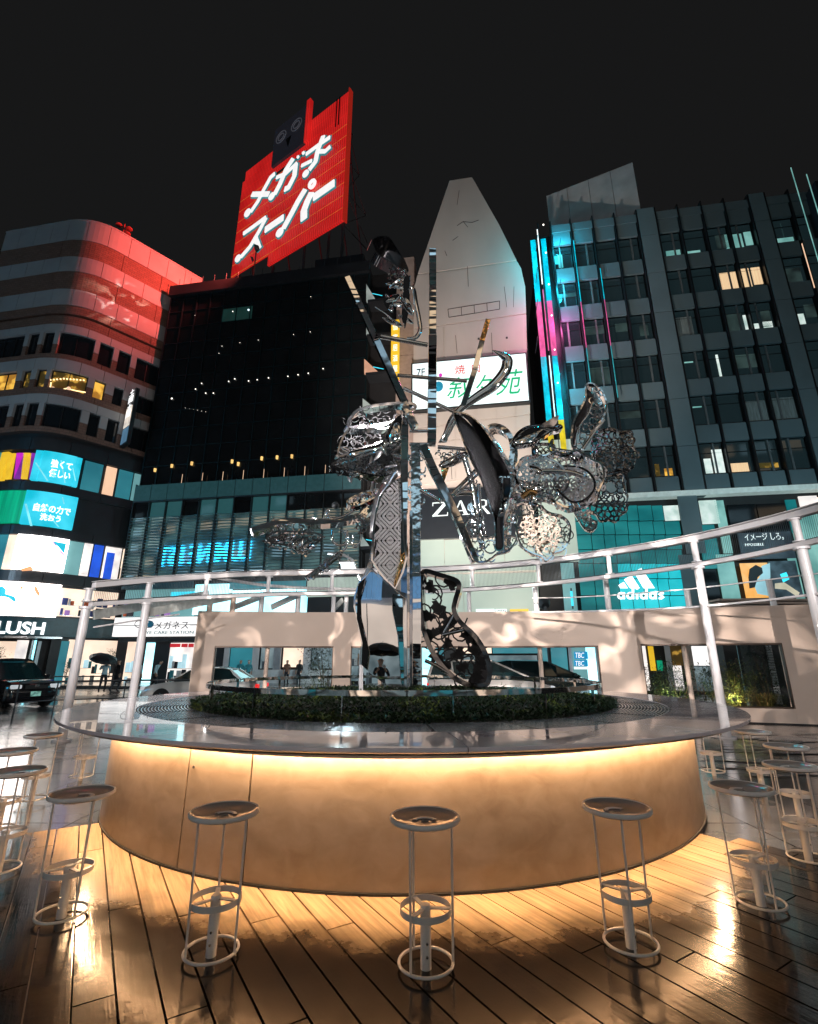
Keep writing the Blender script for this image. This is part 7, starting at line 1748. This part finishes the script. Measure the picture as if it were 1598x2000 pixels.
# kiosk with roller shutter and slatted roof behind the wall at right
ks = empty('service_kiosk', (at(1500,1200,19).x, 19.5, 0), 'low kiosk with slatted roof edge and grey roller shutter behind the wall', 'kiosk')
kx0, kx1 = at(1452,1300,19.3).x, at(1452,1300,19.3).x+9; zk = CAMZ+ray(1500,1172).z*18.4
kd = mat('dark_grey_kiosk', (.06,.065,.07), .5, .3); M().box(((kx0+kx1)/2, 19.0, zk/2-.3), (kx1-kx0, .6, zk-.6)).build('wall_box', kd, ks)
sx1 = at(1520,1300,18.3).x
for i in range(30): M().box(((kx0+sx1)/2+.3, 18.62, .25+i*.088), (sx1-kx0-.4, .06, .072)).build('shutter_slat', mat('shutter_grey', (.40,.44,.47), .4, .3, var=.08) if 'shutter_grey' not in bpy.data.materials else bpy.data.materials['shutter_grey'], ks)
for i in range(6): M().box(((kx0+kx1)/2-.6, 18.3, zk-.62+i*.115), (kx1-kx0+1.5, .9, .07)).build('roof_slat', mat('beige_slat', (.40,.33,.29), .6) if 'beige_slat' not in bpy.data.materials else bpy.data.materials['beige_slat'], ks)
vx = at(1420,1180,18.6).x; M().box((vx, 19.2, zk-.55), (1.1,1.0,.75)).build('vent_box', mat('pale_vent_box',(.6,.62,.62),.4), ks, bevel=.03)
M().box((vx, 19.2, (zk-.95)/2), (.5,.6,zk-.95)).build('vent_stand', kd, ks)
for dx in (-.45,.45): M().box((vx+dx, 18.66, zk-.55), (.05,.06,.8)).build('vent_frame', m_frame, ks)

# ================================================================== station building behind the camera (what the glass and steel mirror)
stn = empty('station_building', (0,-24,0), 'broad station building with rows of lit windows and a blue neon name', 'building')
YS = -16.0
m_stc = glow('station_cool_window', (.55,.85,1), .9, vs=.5); m_stw2 = glow('station_warm_window', (1,.72,.45), .85, vs=.5)
m_stw = mat('station_cladding', (.28,.27,.26), .6); M().box((-20, YS-6, 19), (190, 12, 38)).build('wall', m_stw, stn)
for j in range(8):
    for i in range(36):
        x = -112+i*5.1; R2 = rnd.random()
        if abs(j-5) < 1 and -85 < x < -40: continue
        mm_ = m_dimw if R2 < .3 else (m_stc if R2 < .55 else (m_stw2 if R2 < .88 else m_winD))
        M().box((x, YS+.03, 8.5+j*3.7), (4.2,.1,1.9)).build('window', mm_, stn)
for i in range(24):
    x = -110+i*7.8; M().box((x, YS+.05, 2.2), (6.6,.12,3.6)).build('shop_window', [m_roomg,m_roomw,m_roomg,m_teal_w][i % 4], stn)
M().box((-20, YS+1.3, 4.9), (186, 2.6, .5)).build('canopy', m_white, stn)
def refl(px, py):
    h = FP.hit(px, py); q = FP.pos(h[0]); p = V((q.x,q.y,h[1])); d = ray(px,py); n = FP.nrm(h[0]); n = V((n.x,n.y,0)); r_ = d-n*2*d.dot(n); return p+r_*((YS+.2-p.y)/r_.y)
M().box((0, YS+2.7, 3.6), (16,.2,2.3)).build('fascia', glow('beige_lit_fascia', (.95,.78,.66), .75, vs=.3), stn)
for i in range(9): M().box((-8+i*2, YS+2.81, 3.6), (.04,.03,2.3)).build('fascia_joint', m_frame, stn)
for i in range(12): M().box((-2.6+i*.3, YS+2.9, 5.75), (.27,.5,1.5)).build('blue_box_rib', glow('blue_ribbed_box', (.12,.28,.50), .9, var=.2) if 'blue_ribbed_box' not in bpy.data.materials else bpy.data.materials['blue_ribbed_box'], stn)
ra, rb, rc_ = refl(490,1080), refl(312,1080), refl(400,1062); rd = refl(400,1100)
print('neon', ra, rb, rc_, rd)
m_neon = glow('station_neon', (.02,.55,1), 13., var=.05)
text_on('LUMINE EST', (ra.x, YS+.25, rd.z), (-1,0,0), (0,0,1), ra.x-rb.x, rc_.z-rd.z, m_neon, stn, ext=.3, bold=.02)
# ------------------------------------------------------------------ lamps read off lit surfaces, plus added helper lamps; most stand in a fixture
def area_lamp(name, loc, target, size, power, col, spread=120):
    l = bpy.data.lights.new(name, 'AREA'); l.shape = 'DISK'; l.size = size; l.energy = power; l.color = col; l.spread = rad(spread)
    o = bpy.data.objects.new(name, l); COL.objects.link(o); o.location = loc; o.rotation_euler = (V(target)-V(loc)).to_track_quat('-Z','Y').to_euler(); return o
def spot(name, loc, target, power, col, ang, blend=.5, r=.15):
    l = bpy.data.lights.new(name, 'SPOT'); l.energy = power; l.color = col; l.spot_size = rad(ang); l.spot_blend = blend; l.shadow_soft_size = r
    o = bpy.data.objects.new(name, l); COL.objects.link(o); o.location = loc; o.rotation_euler = (V(target)-V(loc)).to_track_quat('-Z','Y').to_euler(); return o
def fixture(name, loc, target, label, pole=True, s=.35):
    t = empty(name, (loc[0], loc[1], 0), label, 'floodlight'); d = (V(target)-V(loc)).normalized(); b = V(loc)-d*s
    M().tube([b, V(loc)-d*.17*s], [s*.6, s], 16).build('housing', m_tr, t); 
    if pole: M().tube([(b.x,b.y,0), (b.x,b.y,b.z)], .09, 10).build('pole', m_tr, t)
    return t
def flood(loc, target, power, col, ang, label, blend=.6, r=.2, pole=True, s=.35):
    fixture('floodlight', loc, target, label, pole, s); spot('flood_lamp', loc, target, power, col, ang, blend, r)
def hooded(loc, target, power, col, ang, label, pole=True, cut=30, r=.12):
    """floodlight with a broad cut-off plate under it, so that nothing steeper than the cut angle gets direct light"""
    t = fixture('floodlight', loc, target, label, pole); spot('flood_lamp', loc, target, power, col, ang, .4, r)
    k = 2 if pole else .45; e = .8*k/math.tan(rad(cut))
    d = (V(target)-V(loc)); d.z = 0; d.normalize(); s_ = V((-d.y,d.x,0)); c = V(loc)+V((0,0,-.8*k)); P = [c-d*.6*k-s_*3.2*k, c+d*e-s_*3.2*k, c+d*e+s_*3.2*k, c-d*.6*k+s_*3.2*k]
    M().prism(P, (0,0,.03)).build('cut_off_plate', m_tr, t)  # unseen plate, added to keep direct lamp light off the deck
hooded((9,-8,9), (2,16,11), 2800, (1,.93,.93), 92, 'tall plaza floodlight mast right of the viewer', r=.4)
hooded((-9,-8,9), (-3,16,11), 2500, (1,.92,.90), 92, 'tall plaza floodlight mast left of the viewer', r=.4)
hooded((7.3,5.3,3.9), (-1,16.4,3.4), 2400, (1,.92,.88), 100, 'small unseen floodlight added beside the ring canopy at right', False, r=.08)  # side lamps added out of view: wall brighter, far buildings still dark
hooded((-7.3,5.3,3.2), (2,16.4,3.0), 1900, (1,.92,.88), 100, 'small unseen floodlight added beside the ring canopy at left', False, r=.08)
flood((-1,20.2,5.2), (5,35,19), 24000, (1,.84,.73), 72, 'upward floodlight washing the pale tower')
flood((7,26,4.6), (6,35,12), 2800, (1,.90,.72), 95, 'low floodlight before the sign wall')
rl = (-14.5, 37.3, Ztop+3.2)
flood(rl, (-25.8,39,38.5), 24000, (1,.10,.075), 112, 'red lamp head on the dark roof edge facing the corner building', blend=.8, r=.25, pole=False)
M().tube([(rl[0],rl[1]+.35,Ztop+.4),(rl[0],rl[1]+.35,Ztop+3.2)], .06, 6).build('lamp_bracket', m_an, [o for o in bpy.data.objects if o.get('label','').startswith('red lamp head')][0])
flood((24,22,9), (20,34,16), 1500, (.40,.80,.95), 120, 'unseen cool flood added beyond the right edge')  # these two cool lamps are added to lift the teal tone of the facades
flood((-30,24,9), (-34,36,14), 2600, (.50,.72,.92), 120, 'unseen cool flood added beyond the left edge')

# wall glints: small lamps added inside the steel bouquet, broken up by noise
def ripple(loc, target, power, ang, sc_, lo, label, s=.07):
    fixture('floodlight', loc, target, label, False, s); o = spot('added_ripple_lamp', loc, target, power, (1,.86,.76), ang, .9, .012)
    l = o.data; l.use_nodes = True; nt = l.node_tree; N, L = nt.nodes, nt.links; em = N['Emission']
    tc = N.new('ShaderNodeTexCoord'); n = N.new('ShaderNodeTexNoise'); n.inputs['Scale'].default_value = sc_; n.inputs['Detail'].default_value = 1.5; n.inputs['Distortion'].default_value = 1.2
    L.new(tc.outputs['Normal'], n.inputs[0]); r = N.new('ShaderNodeMapRange'); L.new(n.outputs['Fac'], r.inputs[0]); r.inputs[1].default_value = lo; r.inputs[2].default_value = .72; r.inputs[3].default_value = 0; r.inputs[4].default_value = 1
    L.new(r.outputs[0], em.inputs['Strength'])
ripple((1.7,8.4,4.4), (6,15.5,2.0), 7500, 80, 8., .5, 'small rippled lamp added among the right steel petals for wall glints')
ripple((-1.3,8.3,4.3), (-4,16,2.6), 5000, 65, 9, .52, 'small rippled lamp added among the left steel petals for wall glints')

# point lamps added to carry the strip-lit fins' glow on to their neighbours
def glow_lamp(px, py, off, power, col):
    h = FP.hit(px, py); q = FP.pos(h[0], off); l = bpy.data.lights.new('strip_glow', 'POINT'); l.energy = power; l.color = col; l.shadow_soft_size = .4
    o = bpy.data.objects.new('strip_glow', l); COL.objects.link(o); o.location = (q.x, q.y, h[1])
    M().tube([(q.x,q.y,h[1]),(q.x+.16*off,q.y+.98*off,h[1])], .03, 5).build('added_lamp_arm', m_fin, gb)
for py, col, p in ((480,(.02,.75,1),150),(560,(.02,.75,1),190),(640,(1,.15,.5),190),(740,(.02,.75,1),190),(800,(.02,.75,1),100)): glow_lamp(1093, py, .8, p*2.6, col)
for py, col, p in ((500,(.02,.80,1),280),(560,(.02,.80,1),260),(620,(1,.25,.5),230),(690,(1,.3,.5),170)): glow_lamp(1046, py, 2.2, p, col)

# the lantern of the street lamp is lit; small spike lights in the planted bed behind the right opening
l = bpy.data.lights.new('lantern_light', 'POINT'); l.energy = 1500; l.color = (.75,.95,1); l.shadow_soft_size = .3
o = bpy.data.objects.new('lantern_light', l); COL.objects.link(o); o.location = (lc.x, lc.y-.0, lc.z-.75)
for px, p, lab in ((1330, 60, 'small spike light in the bed left of the white column'), (1450, 110, 'small spike light in the bed among the yellowish shrubs')):
    q = bedpt(px, .40); flood((q.x-.3, q.y-.02, .62), (q.x+.5, q.y+1.6, 1.0), p, (1,.86,.45), 130, lab, r=.03, pole=False, s=.06)

# patterned lamp added to suggest the big sign's letters on the corner building
h = LP.hit(232, 590); q = LP.pos(h[0]); ripple((-14.9, 37.6, Ztop+2.2), (q.x, q.y, h[1]), 26000, 24, 11., .53, 'lamp head added on the dark roof edge to suggest sign light, just below the red one', .25)
